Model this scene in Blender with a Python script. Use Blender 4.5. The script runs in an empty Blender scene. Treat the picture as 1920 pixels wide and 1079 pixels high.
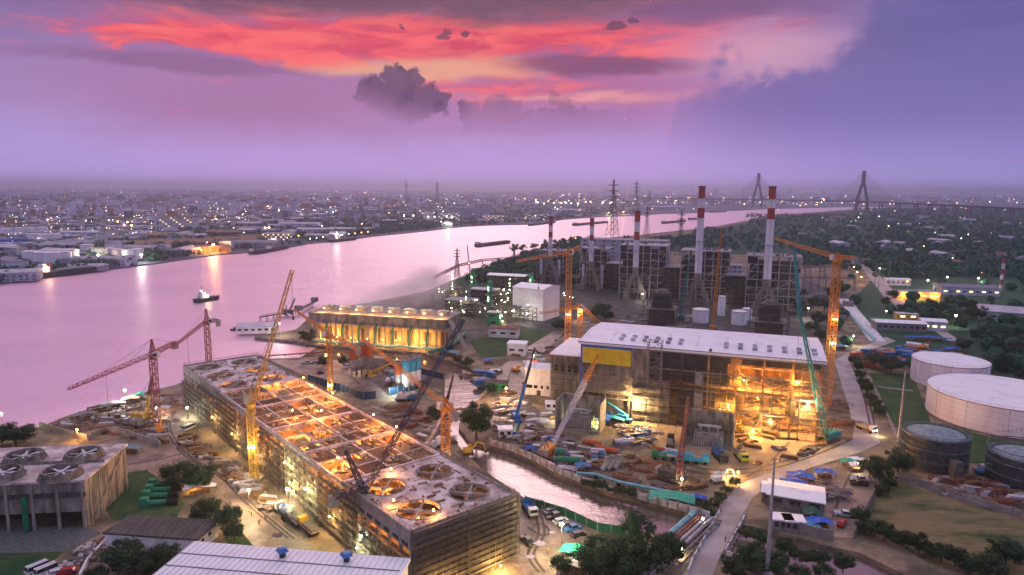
import bpy, math, random
from mathutils import Vector, Matrix
from mathutils.geometry import tessellate_polygon
random.seed(7)
R = math.radians
# ------------------------------------------------------------------ camera
CH, CF, PITCH, ROLL = 90.0, 1280.0, math.atan((539.5-354)/1280), R(0.45)
FW = Vector((0, math.cos(PITCH), -math.sin(PITCH)))
U0 = Vector((0, math.sin(PITCH), math.cos(PITCH))); X0 = Vector((1, 0, 0))
RT = X0*math.cos(ROLL)+U0*math.sin(ROLL); UP = -X0*math.sin(ROLL)+U0*math.cos(ROLL)
scene = bpy.context.scene; col = scene.collection
cd = bpy.data.cameras.new('camera'); cam = bpy.data.objects.new('camera', cd); col.objects.link(cam)
cd.sensor_width = 36; cd.lens = 36*CF/1920; cd.clip_start = 1; cd.clip_end = 90000
m3 = Matrix((RT, UP, -FW)).transposed(); cam.matrix_world = Matrix.Translation((0, 0, CH)) @ m3.to_4x4()
scene.camera = cam
def G(x, y, z=0.0):                      # where the sight line through a photo point meets height z
    d = FW*CF+RT*(x-960)+UP*(539.5-y); return Vector((0, 0, CH))+d*((z-CH)/d.z)
def PD(x, y, d):                         # ... and where it reaches distance d
    v = FW*CF+RT*(x-960)+UP*(539.5-y); return Vector((0, 0, CH))+v*(d/v.y)
def PX(p):
    v = Vector(p)-Vector((0, 0, CH)); f = v.dot(FW)
    return (960+CF*v.dot(RT)/f, 539.5-CF*v.dot(UP)/f)
# ------------------------------------------------------------------ sky
def lin(c): 
    return tuple(((v/255/12.92) if v <= 10 else ((v/255+.055)/1.055)**2.4) for v in c)
w = bpy.data.worlds.new('World'); scene.world = w; w.use_nodes = True
nt = w.node_tree; nt.nodes.clear()
class Nd:
    def __init__(s, o): s.o = o
    def __add__(a, b): return mth('ADD', a, b)
    __radd__ = __add__
    def __sub__(a, b): return mth('SUBTRACT', a, b)
    def __rsub__(a, b): return mth('SUBTRACT', b, a)
    def __mul__(a, b): return mth('MULTIPLY', a, b)
    __rmul__ = __mul__
    def __truediv__(a, b): return mth('DIVIDE', a, b)
def put(sock, v):
    if isinstance(v, Nd): nt.links.new(v.o, sock)
    else: sock.default_value = v
def mth(op, *a, clamp=False):
    n = nt.nodes.new('ShaderNodeMath'); n.operation = op; n.use_clamp = clamp
    for i, v in enumerate(a): put(n.inputs[i], v)
    return Nd(n.outputs[0])
def sm(v, lo, hi):
    n = nt.nodes.new('ShaderNodeMapRange'); n.interpolation_type = 'SMOOTHSTEP'
    put(n.inputs[0], v); put(n.inputs[1], lo); put(n.inputs[2], hi); put(n.inputs[3], 0.0); put(n.inputs[4], 1.0)
    return Nd(n.outputs[0])
def mixc(f, a, b):
    n = nt.nodes.new('ShaderNodeMix'); n.data_type = 'RGBA'
    put(n.inputs[0], f)
    for s, v in ((n.inputs[6], a), (n.inputs[7], b)):
        put(s, v if isinstance(v, Nd) else (*lin(v), 1))
    return Nd(n.outputs[2])
def cxyz(x, y, z):
    n = nt.nodes.new('ShaderNodeCombineXYZ')
    for i, v in enumerate((x, y, z)): put(n.inputs[i], v)
    return Nd(n.outputs[0])
def noise(vec, scale, det=4, rough=.55, dist=0):
    n = nt.nodes.new('ShaderNodeTexNoise'); put(n.inputs['Vector'], vec); n.inputs['Scale'].default_value = scale
    n.inputs['Detail'].default_value = det; n.inputs['Roughness'].default_value = rough; n.inputs['Distortion'].default_value = dist
    return Nd(n.outputs['Fac'])
def ramp(v, pts):
    n = nt.nodes.new('ShaderNodeValToRGB'); put(n.inputs[0], v); e = n.color_ramp.elements; n.color_ramp.interpolation = 'B_SPLINE'
    e[0].position = pts[0][0]; e[0].color = (*lin(pts[0][1]), 1); e[1].position = pts[-1][0]; e[1].color = (*lin(pts[-1][1]), 1)
    for p, c in pts[1:-1]:
        q = e.new(p); q.color = (*lin(c), 1)
    return Nd(n.outputs[0])
def curve(v, pts, x0, x1, y0, y1):
    n = nt.nodes.new('ShaderNodeFloatCurve'); put(n.inputs[1], (v-x0)/(x1-x0))
    c = n.mapping.curves[0]
    P = [((x-x0)/(x1-x0), (y-y0)/(y1-y0)) for x, y in pts]
    c.points[0].location = P[0]; c.points[1].location = P[-1]
    for p in P[1:-1]: c.points.new(*p)
    for p in c.points: p.handle_type = 'AUTO'
    n.mapping.update(); return Nd(n.outputs[0])*(y1-y0)+y0
def voro(vec, scale, smooth=.4):
    n = nt.nodes.new('ShaderNodeTexVoronoi'); n.feature = 'SMOOTH_F1'; n.inputs['Smoothness'].default_value = smooth; put(n.inputs['Vector'], vec); n.inputs['Scale'].default_value = scale
    return Nd(n.outputs['Distance'])
def sky_dir(px, py):
    d = (FW*CF+RT*(px-960)+UP*(539.5-py)).normalized()
    return math.degrees(math.atan2(d.x, d.y)), math.degrees(math.asin(d.z))
tc = nt.nodes.new('ShaderNodeTexCoord'); sx = nt.nodes.new('ShaderNodeSeparateXYZ'); nt.links.new(tc.outputs['Generated'], sx.inputs[0])
dx, dy, dz = (Nd(sx.outputs[i]) for i in range(3))
A0 = mth('ARCTAN2', dx, dy)*(180/math.pi); E0 = mth('ARCSINE', dz)*(180/math.pi)
base = cxyz(A0*.1, E0*.1, 0.0)
n1 = noise(cxyz(A0*.05, E0*.22, 3.0), 1.6, 5, .6); n2 = noise(cxyz(A0*.042+(n1-.5)*.25, E0*.17, 9.0), 4.2, 7, .56, .6); n3 = noise(cxyz(A0*.1, E0*.12, 5.0), 5.5, 7, .6)
A = A0+(n2-.5)*2.2; E = E0+(n1-.5)*2.0+(n2-.5)*1.4
def blob(px, py, sx_, sy_, soft=1.0):     # soft elliptical patch of sky, sizes in photo pixels (about 22 to a degree)
    a, e = sky_dir(px, py)
    u = (A-a)/(sx_/23.0); v = (E-e)/(sy_/22.0)
    return mth('EXPONENT', (u*u+v*v)*-1.0*soft)
EN = mth('DIVIDE', E, 90.0, clamp=True)
cen = ramp(EN, [(0, (196, 166, 240)), (.03, (192, 158, 228)), (.06, (178, 142, 206)), (.10, (166, 120, 178)), (.135, (176, 104, 140)), (.165, (150, 96, 120)), (.21, (215, 140, 170)), (.32, (255, 172, 208)), (.5, (218, 194, 232)), (1, (232, 234, 246))])
rgt = ramp(EN, [(0, (178, 164, 236)), (.04, (158, 144, 216)), (.09, (116, 112, 182)), (.17, (98, 100, 160)), (.3, (215, 160, 205)), (.5, (186, 172, 214)), (1, (232, 234, 246))])
lft = ramp(EN, [(0, (190, 170, 244)), (.03, (184, 162, 232)), (.09, (160, 136, 192)), (.13, (132, 108, 158)), (.17, (112, 92, 134)), (.3, (225, 165, 210)), (.5, (188, 172, 214)), (1, (232, 234, 246))])
c = mixc(sm(A0, 8.0, 34.0), cen, rgt); c = mixc(sm(A0, -22.0, -38.0), c, lft)
c = mixc(sm(n1, .5, .75)*.22*sm(E0, 3.0, 8.0), c, (120, 96, 150))
c = mixc(sm(n1, .5, .3)*.15*sm(E0, 3.0, 8.0), c, (205, 165, 205))
n5 = noise(cxyz(A0*.05+(n2-.5)*.5, E0*.2+(n1-.5)*.2, 4.0), 5.0, 5, .52, .3)
red = mth('ADD', blob(560, 74, 360, 38), mth('ADD', blob(1000, 70, 340, 52), blob(1380, 75, 150, 42)*.55))
red = red+blob(900, 165, 170, 42)*.7+blob(300, 70, 190, 20)*.45
redm = sm(red+(n2-.5)*1.5+(n5-.5)*1.3+(n3-.5)*.5, .30, 1.05)*mth('SUBTRACT', 1.0, sm(A0, 10.0, 20.0)*.5)
redc = mixc(sm(n2, .36, .64), (214, 66, 98), (255, 104, 108)); redc = mixc(sm(n5, .44, .7)*.5, redc, (255, 128, 112)); redc = mixc(sm(n5, .46, .26)*.35, redc, (196, 62, 96)); redc = mixc(sm(A0, 8.0, 20.0)*.5, redc, (238, 96, 142))
c = mixc(blob(480, 195, 460, 62)*.62, c, (168, 108, 146)); c = mixc(blob(1080, 175, 300, 45)*.6, c, (190, 92, 130))
c = mixc(redm*.96, c, redc)
c = mixc(sm(blob(850, 132, 190, 27)+blob(640, 128, 160, 14)*.4+(n2-.5)*.4, .15, .95)*.85, c, (232, 168, 142))
c = mixc(blob(1440, 100, 150, 46)*.85, c, (212, 160, 188))
c = mixc(blob(1090, 186, 170, 8)*.9, c, (238, 160, 160))
c = mixc(sm(blob(700, -12, 760, 50)+(n2-.5)*.9, .3, .9)*.92, c, (112, 78, 98))
c = mixc(sm(blob(1120, 122, 210, 22)+(n2-.5)*.5, .3, .85)*.85, c, (128, 76, 112))
c = mixc(sm(blob(1330, 22, 240, 34)+(n2-.5)*.7, .3, .9)*.7, c, (118, 84, 132))
c = mixc(sm(blob(330, 118, 260, 22)+(n2-.5)*.6, .3, .9)*.7, c, (138, 96, 138))
for bx, by, bs, bh in ((1150, 50, 24, 13), (1183, 40, 16, 9), (836, 62, 17, 10), (872, 60, 10, 8), (750, 56, 9, 5)):
    c = mixc(sm(blob(bx, by, bs, bh)+(n3-.5)*1.2, .45, .75)*.8, c, (96, 66, 92))
# heaped clouds: unions of round billows with ragged edges, fading into the haze below
n4 = noise(cxyz(A0*.1, E0*.1, 1.0), 9.0, 6, .6); n6 = noise(cxyz(A0*.1, E0*.1, 7.0), 9.0, 6, .6)
wv = cxyz(A0*.1+(n4-.5)*.15, E0*.1+(n6-.5)*.15, 2.0); puff = voro(wv, 9.0)
PW = cxyz(A0+(n4-.5)*1.5, E0+(n6-.5)*1.5, 0.0)
def billows(L, extra=None):
    d = extra
    for x, y, r in L:
        a, e = sky_dir(x, y); n = nt.nodes.new('ShaderNodeVectorMath'); n.operation = 'DISTANCE'; put(n.inputs[0], PW); n.inputs[1].default_value = (a, e, 0)
        v = Nd(n.outputs['Value'])-r/22.5; d = v if d is None else mth('MINIMUM', d, v)
    return d+(puff-.38)*.6+(n5-.5)*.8
def curve2(pts, y0=0.0, y1=22.0):
    P = [sky_dir(x, y) for x, y in pts]; return curve(A0, P, P[0][0], P[-1][0], y0, y1)
bot = curve2([(-60, 195), (600, 190), (660, 192), (700, 208), (760, 226), (860, 240), (1000, 244), (1200, 260), (1400, 290), (2000, 300)])
d1 = billows([(728, 140, 20), (745, 152, 28), (708, 160, 24), (778, 154, 24), (686, 172, 22), (800, 172, 20), (750, 185, 46), (824, 192, 24), (700, 186, 26), (668, 180, 8), (790, 190, 34), (940, 196, 22), (922, 200, 18), (960, 206, 22), (1036, 190, 17), (1060, 200, 20), (880, 212, 28)], E0+(n4-.5)*2.4+(n6-.5)*.8-curve2([(-60, 420), (840, 330), (880, 206), (1000, 202), (1240, 204), (1300, 212), (1400, 330), (2000, 420)], -4.0, 22.0))
rt_ = E0+(n4-.5)*2.6+(n5-.5)*2.0-curve2([(-60, 420), (1200, 400), (1270, 188), (1320, 162), (1400, 148), (1480, 128), (1540, 108), (1580, 76), (1620, 24), (1680, -40), (2000, -60)], -4.0, 22.0)
d2 = billows([(1362, 92, 16), (1350, 114, 18), (1384, 104, 12), (1338, 142, 24), (1408, 150, 20), (1440, 148, 20)], rt_)
colr = mixc(sm(puff, .2, .6)*.4, (84, 60, 98), (132, 94, 128)); c = mixc(sm(d1, .10, -.22)*sm(E0-bot, -1.0, 2.2)*mth('ADD', sm(A0, -3.0, -5.0)*.56, .36*sm(A0, 13.0, 4.0)), c, colr)
colr = mixc(sm(E0, 4.0, 13.0), (126, 110, 176), (98, 92, 150)); colr = mixc(sm(n1, .4, .65)*.4, colr, (122, 112, 178)); c = mixc(sm(d2*mth('SUBTRACT', 1.0, sm(A0, 20.0, 27.0)*.6), .3, -1.1)*sm(E0-bot, -2.5, 4.5)*sm(A0, 6.0, 20.0)*.85, c, colr)
back = sm(mth('ABSOLUTE', A0), 60.0, 110.0)
c = mixc(back*.8, c, ramp(EN, [(0, (132, 130, 200)), (.3, (150, 152, 202)), (1, (232, 234, 246))]))
bg = nt.nodes.new('ShaderNodeBackground'); put(bg.inputs[0], c); bg.inputs[1].default_value = 1.0
out = nt.nodes.new('ShaderNodeOutputWorld'); nt.links.new(bg.outputs[0], out.inputs[0])
w.cycles.sampling_method = 'MANUAL'; w.cycles.sample_map_resolution = 512
sl = bpy.data.lights.new('sun', 'SUN'); sl.energy = 0.5; sl.angle = R(20); sl.color = (1, .72, .66)
so = bpy.data.objects.new('sun', sl); col.objects.link(so); so.rotation_euler = Vector((.05, -1, -.55)).to_track_quat('-Z', 'Y').to_euler()
scene.view_settings.view_transform = 'Standard'; scene.view_settings.look = 'None'; scene.view_settings.exposure = 0.0; scene.view_settings.gamma = 1
cy = scene.cycles
cy.use_denoising = True; cy.denoising_prefilter = 'ACCURATE'; cy.max_bounces = 5; cy.diffuse_bounces = 2; cy.glossy_bounces = 2; cy.transmission_bounces = 2; cy.volume_bounces = 1; cy.transparent_max_bounces = 8
cy.use_light_tree = True; cy.sample_clamp_indirect = 2.0; cy.sample_clamp_direct = 60.0; cy.adaptive_threshold = .006; cy.volume_step_rate = 4; cy.volume_max_steps = 64
# ------------------------------------------------------------------ materials
def mat(name, c1, c2=None, rough=.75, metal=0.0, scale=.4, bump=0.0, stretch=None, rand=0.0, spec=.3, det=5, lohi=(.38, .62), fine=0):
    global nt
    m = bpy.data.materials.new(name); m.use_nodes = True; nt = m.node_tree
    b = nt.nodes['Principled BSDF']; b.inputs['Roughness'].default_value = rough; b.inputs['Metallic'].default_value = metal
    b.inputs['Specular IOR Level'].default_value = spec
    t = nt.nodes.new('ShaderNodeTexCoord'); v = Nd(t.outputs['Object'])
    if stretch:
        mp = nt.nodes.new('ShaderNodeMapping'); mp.inputs['Scale'].default_value = stretch; nt.links.new(v.o, mp.inputs[0]); v = Nd(mp.outputs[0])
    def rgb(c): 
        n = nt.nodes.new('ShaderNodeRGB'); n.outputs[0].default_value = (*c, 1); return Nd(n.outputs[0])
    c2 = c2 or tuple(x*.72 for x in c1)
    n = noise(v, scale, det, .6); cc = mixc(sm(n, *lohi), rgb(c1), rgb(c2))
    if fine:
        hv = nt.nodes.new('ShaderNodeHueSaturation'); put(hv.inputs['Value'], noise(v, fine, 6, .7)*1.3+.35); nt.links.new(cc.o, hv.inputs['Color']); cc = Nd(hv.outputs[0])
    if rand:
        oi = nt.nodes.new('ShaderNodeObjectInfo'); hs = nt.nodes.new('ShaderNodeHueSaturation')
        put(hs.inputs['Value'], (Nd(oi.outputs['Random'])-.5)*rand+1.0); put(hs.inputs['Hue'], (Nd(oi.outputs['Random'])-.5)*rand*.12+.5); nt.links.new(cc.o, hs.inputs['Color']); cc = Nd(hs.outputs[0])
    put(b.inputs['Base Color'], cc)
    if bump:
        bn = nt.nodes.new('ShaderNodeBump'); bn.inputs['Strength'].default_value = bump; bn.inputs['Distance'].default_value = .3; put(bn.inputs['Height'], noise(v, scale*4, 4)); nt.links.new(bn.outputs[0], b.inputs['Normal'])
    return m
def emis(name, c, s):
    m = bpy.data.materials.new(name); m.use_nodes = True; n = m.node_tree; n.nodes.clear()
    e = n.nodes.new('ShaderNodeEmission'); e.inputs[0].default_value = (*c, 1); e.inputs[1].default_value = s
    o = n.nodes.new('ShaderNodeOutputMaterial'); n.links.new(e.outputs[0], o.inputs[0])
    m.cycles.emission_sampling = 'NONE'; return m
M = {}
def dm(k, *a, **kw): M[k] = mat(k, *a, **kw)
dm('dirt', (.30, .22, .145), (.10, .082, .058), .85, scale=.09, bump=.3, det=9, fine=.9)
dm('mud', (.34, .245, .19), (.15, .11, .088), .45, scale=.12, bump=.2, det=8, fine=.7)
dm('sand', (.48, .34, .21), (.30, .20, .12), .9, scale=.1, bump=.3, det=8, fine=.8)
dm('far_land', (.06, .085, .11), (.15, .15, .19), .9, scale=.006, det=8)
dm('grass', (.02, .07, .02), (.055, .09, .03), .95, scale=.15, bump=.3, fine=.8)
dm('plain', (.015, .06, .035), (.03, .095, .045), .95, scale=.008, det=8)
dm('dry_field', (.20, .16, .075), (.035, .07, .02), .95, scale=.08, bump=.2, stretch=(.6, 1.6, 1), det=8, lohi=(.42, .66), fine=.5)
dm('gravel', (.16, .17, .165), (.09, .10, .10), .9, scale=1.2, bump=.4, det=9)
dm('road', (.44, .39, .385), (.32, .275, .265), .7, scale=.12, det=9)
dm('asphalt', (.10, .09, .09), (.04, .038, .04), .8, scale=.12, det=8, fine=.5)
dm('concrete', (.36, .32, .29), (.24, .21, .185), .8, scale=.25, bump=.15, det=8, fine=1.5)
dm('deck', (.72, .62, .60), (.36, .28, .25), .6, scale=.22, bump=.1, det=9, fine=1.0)
dm('old_concrete', (.33, .29, .24), (.13, .115, .095), .9, scale=.35, det=9, stretch=(1, 1, .35))
dm('pale_wall', (.62, .56, .55), (.34, .29, .27), .8, scale=.5, det=8, fine=1.5)
dm('timber', (.24, .13, .06), (.12, .065, .035), .8, scale=1.5, det=6)
dm('plywood', (.20, .115, .055), (.09, .055, .03), .7, scale=.5, det=6)
dm('scaffold', (.17, .13, .10), (.08, .065, .055), .6, .2, scale=1)
dm('scaffold_pale', (.42, .36, .26), (.26, .22, .16), .6, .2, scale=1)
dm('white_roof', (.92, .91, .92), (.74, .71, .73), .5, scale=.16, det=9, lohi=(.45, .75))
dm('white_wall', (.84, .81, .83), (.62, .59, .6), .7, scale=.3, stretch=(1, 1, .3))
dm('tank_white', (.88, .85, .90), (.68, .63, .68), .55, scale=.14, det=9, stretch=(1, 1, .22), lohi=(.42, .75))
dm('clean_white', (.84, .82, .85), (.76, .73, .77), .6, scale=.3, det=4)
dm('grey_roof', (.34, .33, .37), (.22, .21, .25), .7, scale=.3, rand=.5)
dm('pale_roof', (.5, .47, .52), (.38, .35, .4), .6, scale=.1, rand=.7)
dm('rust_roof', (.30, .14, .09), (.2, .1, .07), .8, scale=.3, rand=.4)
dm('teal_roof', (.14, .3, .38), None, .6, scale=.3, rand=.4)
dm('house_wall', (.48, .49, .56), (.28, .29, .35), .85, scale=.15, rand=.8)
dm('tan_roof', (.26, .17, .10), (.17, .11, .07), .8, scale=.1, rand=.3)
dm('dark_roof', (.055, .05, .048), (.11, .1, .09), .85, scale=.6, det=8, stretch=(3, .4, 1))
dm('dark', (.03, .028, .03), (.05, .045, .045), .8, scale=.3)
dm('steel_dark', (.06, .055, .055), (.10, .085, .08), .6, .2, scale=.6, rand=.3)
dm('steel_mid', (.27, .25, .25), (.17, .15, .15), .55, .2, scale=.5)
dm('pale_steel', (.5, .47, .46), (.34, .31, .3), .55, .1, scale=.5)
dm('boiler', (.085, .065, .05), (.04, .033, .03), .75, scale=.18, det=8, stretch=(1, 1, 2))
dm('duct', (.30, .25, .21), (.2, .165, .14), .7, scale=.3)
dm('crane_orange', (.72, .28, .03), (.55, .2, .025), .5, scale=.6)
dm('crane_yellow', (.72, .42, .05), (.5, .28, .04), .5, scale=.6)
dm('crane_red', (.40, .09, .08), (.28, .06, .06), .5, scale=.6)
dm('crane_navy', (.015, .03, .07), (.03, .045, .08), .5, scale=.6)
dm('crane_teal', (.02, .34, .34), (.02, .22, .24), .5, scale=.6)
dm('crane_white', (.7, .66, .68), None, .5, scale=.6)
dm('crane_blue', (.04, .17, .42), (.03, .11, .28), .5, scale=.6)
dm('crane_lime', (.45, .55, .08), None, .5, scale=.6)
dm('chim_white', (.78, .75, .78), (.62, .6, .63), .6, scale=.25, stretch=(1, 1, .2))
dm('chim_red', (.42, .07, .05), (.3, .045, .035), .6, scale=.25)
dm('tarp_blue', (.02, .10, .50), (.03, .16, .62), .6, scale=.8, bump=.5)
dm('tarp_green', (.02, .45, .27), (.02, .33, .22), .6, scale=.8, bump=.5)
dm('fence_blue', (.006, .04, .10), (.01, .055, .13), .6, scale=.3)
dm('fence_green', (.01, .10, .07), None, .7, scale=.3)
dm('green_metal', (.015, .22, .11), (.01, .15, .08), .5, scale=.6)
dm('orange_paint', (.62, .12, .03), None, .6, scale=.6)
dm('blue_paint', (.02, .16, .42), None, .5, scale=.6)
dm('cyan_paint', (.05, .36, .55), None, .5, scale=.6)
dm('yellow_cloth', (.85, .62, .03), (.75, .5, .02), .8, scale=.5)
dm('leaf', (.010, .034, .014), (.03, .075, .024), .8, scale=2.2, rand=.5)
dm('leaf_far', (.012, .07, .04), (.02, .10, .05), .9, scale=.03, rand=.4)
dm('bark', (.09, .06, .04), None, .9, scale=2)
dm('rubber', (.012, .012, .012), None, .9)
dm('glass', (.02, .025, .035), None, .12, spec=.8)
dm('car_black', (.02, .02, .025), None, .3, spec=.6); dm('car_white', (.7, .7, .72), None, .3, spec=.6); dm('car_silver', (.35, .36, .38), None, .3, .5); dm('car_red', (.5, .03, .02), None, .3); dm('car_blue', (.05, .2, .5), None, .3)
dm('pipe_cyan', (.25, .55, .6), None, .5, scale=.5); dm('pipe_grey', (.45, .43, .46), None, .45, .3, scale=.5); dm('pipe_rust', (.33, .12, .08), None, .6, scale=.5)
dm('ship_hull', (.02, .03, .04), None, .5); dm('ship_deck', (.12, .2, .17), (.2, .2, .2), .6, scale=.1)
dm('skin', (.35, .2, .14)); dm('vest', (.7, .25, .05)); dm('cloth_dark', (.04, .05, .09)); dm('helmet', (.75, .6, .1), rough=.4)
dm('rebar', (.20, .105, .06), (.12, .065, .045), .7, scale=2)
dm('pile_grey', (.14, .115, .11), (.22, .17, .15), .95, scale=.4, bump=.5)
dm('scaff_teal', (.085, .14, .13), (.05, .08, .08), .7, scale=.8)
dm('dome_blue', (.26, .33, .36), (.18, .22, .25), .8, scale=.5, det=8)
dm('net', (.10, .085, .08), (.17, .14, .12), .9, scale=.8)
dm('glow_wall', (.5, .26, .10), (.3, .15, .06), .8, scale=.4)  # orange lamp glow put into the colour of walls in lit bays
M['lamp_w'] = emis('lamp_w', (1, .93, .72), 60); M['lamp_o'] = emis('lamp_o', (1, .5, .12), 50); M['lamp_g'] = emis('lamp_g', (.7, 1, .6), 40)
M['far_w'] = emis('far_w', (1, .88, .75), 24); M['far_o'] = emis('far_o', (1, .5, .2), 40); M['far_g'] = emis('far_g', (.65, 1, .85), 18)
M['win_lit'] = emis('win_lit', (1, .7, .3), 3.0); M['head_lit'] = emis('head_lit', (1, .85, .5), 40); M['win_orange'] = emis('win_orange', (1, .42, .08), 2.5)
def water_mat(name, cbase, rough, bump, sc, fac=.55, tint=(1, .93, .97)):
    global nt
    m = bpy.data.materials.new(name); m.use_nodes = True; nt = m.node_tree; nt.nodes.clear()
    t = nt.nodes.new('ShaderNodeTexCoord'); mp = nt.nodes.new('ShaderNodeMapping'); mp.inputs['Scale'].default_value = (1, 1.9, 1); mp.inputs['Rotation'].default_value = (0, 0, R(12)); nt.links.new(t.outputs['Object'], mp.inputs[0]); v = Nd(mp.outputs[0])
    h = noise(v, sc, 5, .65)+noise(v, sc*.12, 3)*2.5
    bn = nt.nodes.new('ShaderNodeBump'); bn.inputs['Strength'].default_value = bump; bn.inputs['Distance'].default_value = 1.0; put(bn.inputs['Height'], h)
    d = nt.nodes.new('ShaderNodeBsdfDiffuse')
    nn = noise(v, .008, 5, .6); cc = mixc(sm(nn, .35, .65), Nd_rgb(cbase), Nd_rgb(tuple(x*.86 for x in cbase))); put(d.inputs[0], cc)
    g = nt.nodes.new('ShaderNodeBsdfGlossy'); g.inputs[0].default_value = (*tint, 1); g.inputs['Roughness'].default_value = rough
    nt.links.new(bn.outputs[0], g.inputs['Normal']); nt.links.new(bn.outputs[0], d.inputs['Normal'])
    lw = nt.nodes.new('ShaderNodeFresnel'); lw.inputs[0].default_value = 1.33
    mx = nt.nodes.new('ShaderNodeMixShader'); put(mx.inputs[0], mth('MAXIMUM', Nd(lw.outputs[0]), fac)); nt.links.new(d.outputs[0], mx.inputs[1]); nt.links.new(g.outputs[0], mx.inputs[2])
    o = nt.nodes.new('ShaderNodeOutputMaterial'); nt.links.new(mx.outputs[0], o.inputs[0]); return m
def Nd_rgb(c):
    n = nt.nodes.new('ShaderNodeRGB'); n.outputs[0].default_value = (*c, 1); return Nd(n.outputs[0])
M['river'] = water_mat('river', (.93, .50, .62), .32, .8, .22, .45)  # pink of the reflected sky is put into the river's base colour
dm('rut', (.10, .07, .055), (.055, .042, .035), .6, scale=.8, det=8); dm('puddle', (.06, .05, .045), None, .06, spec=.9)
M['canal'] = water_mat('canal', (.13, .095, .08), .1, .08, .45, .24)
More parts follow.
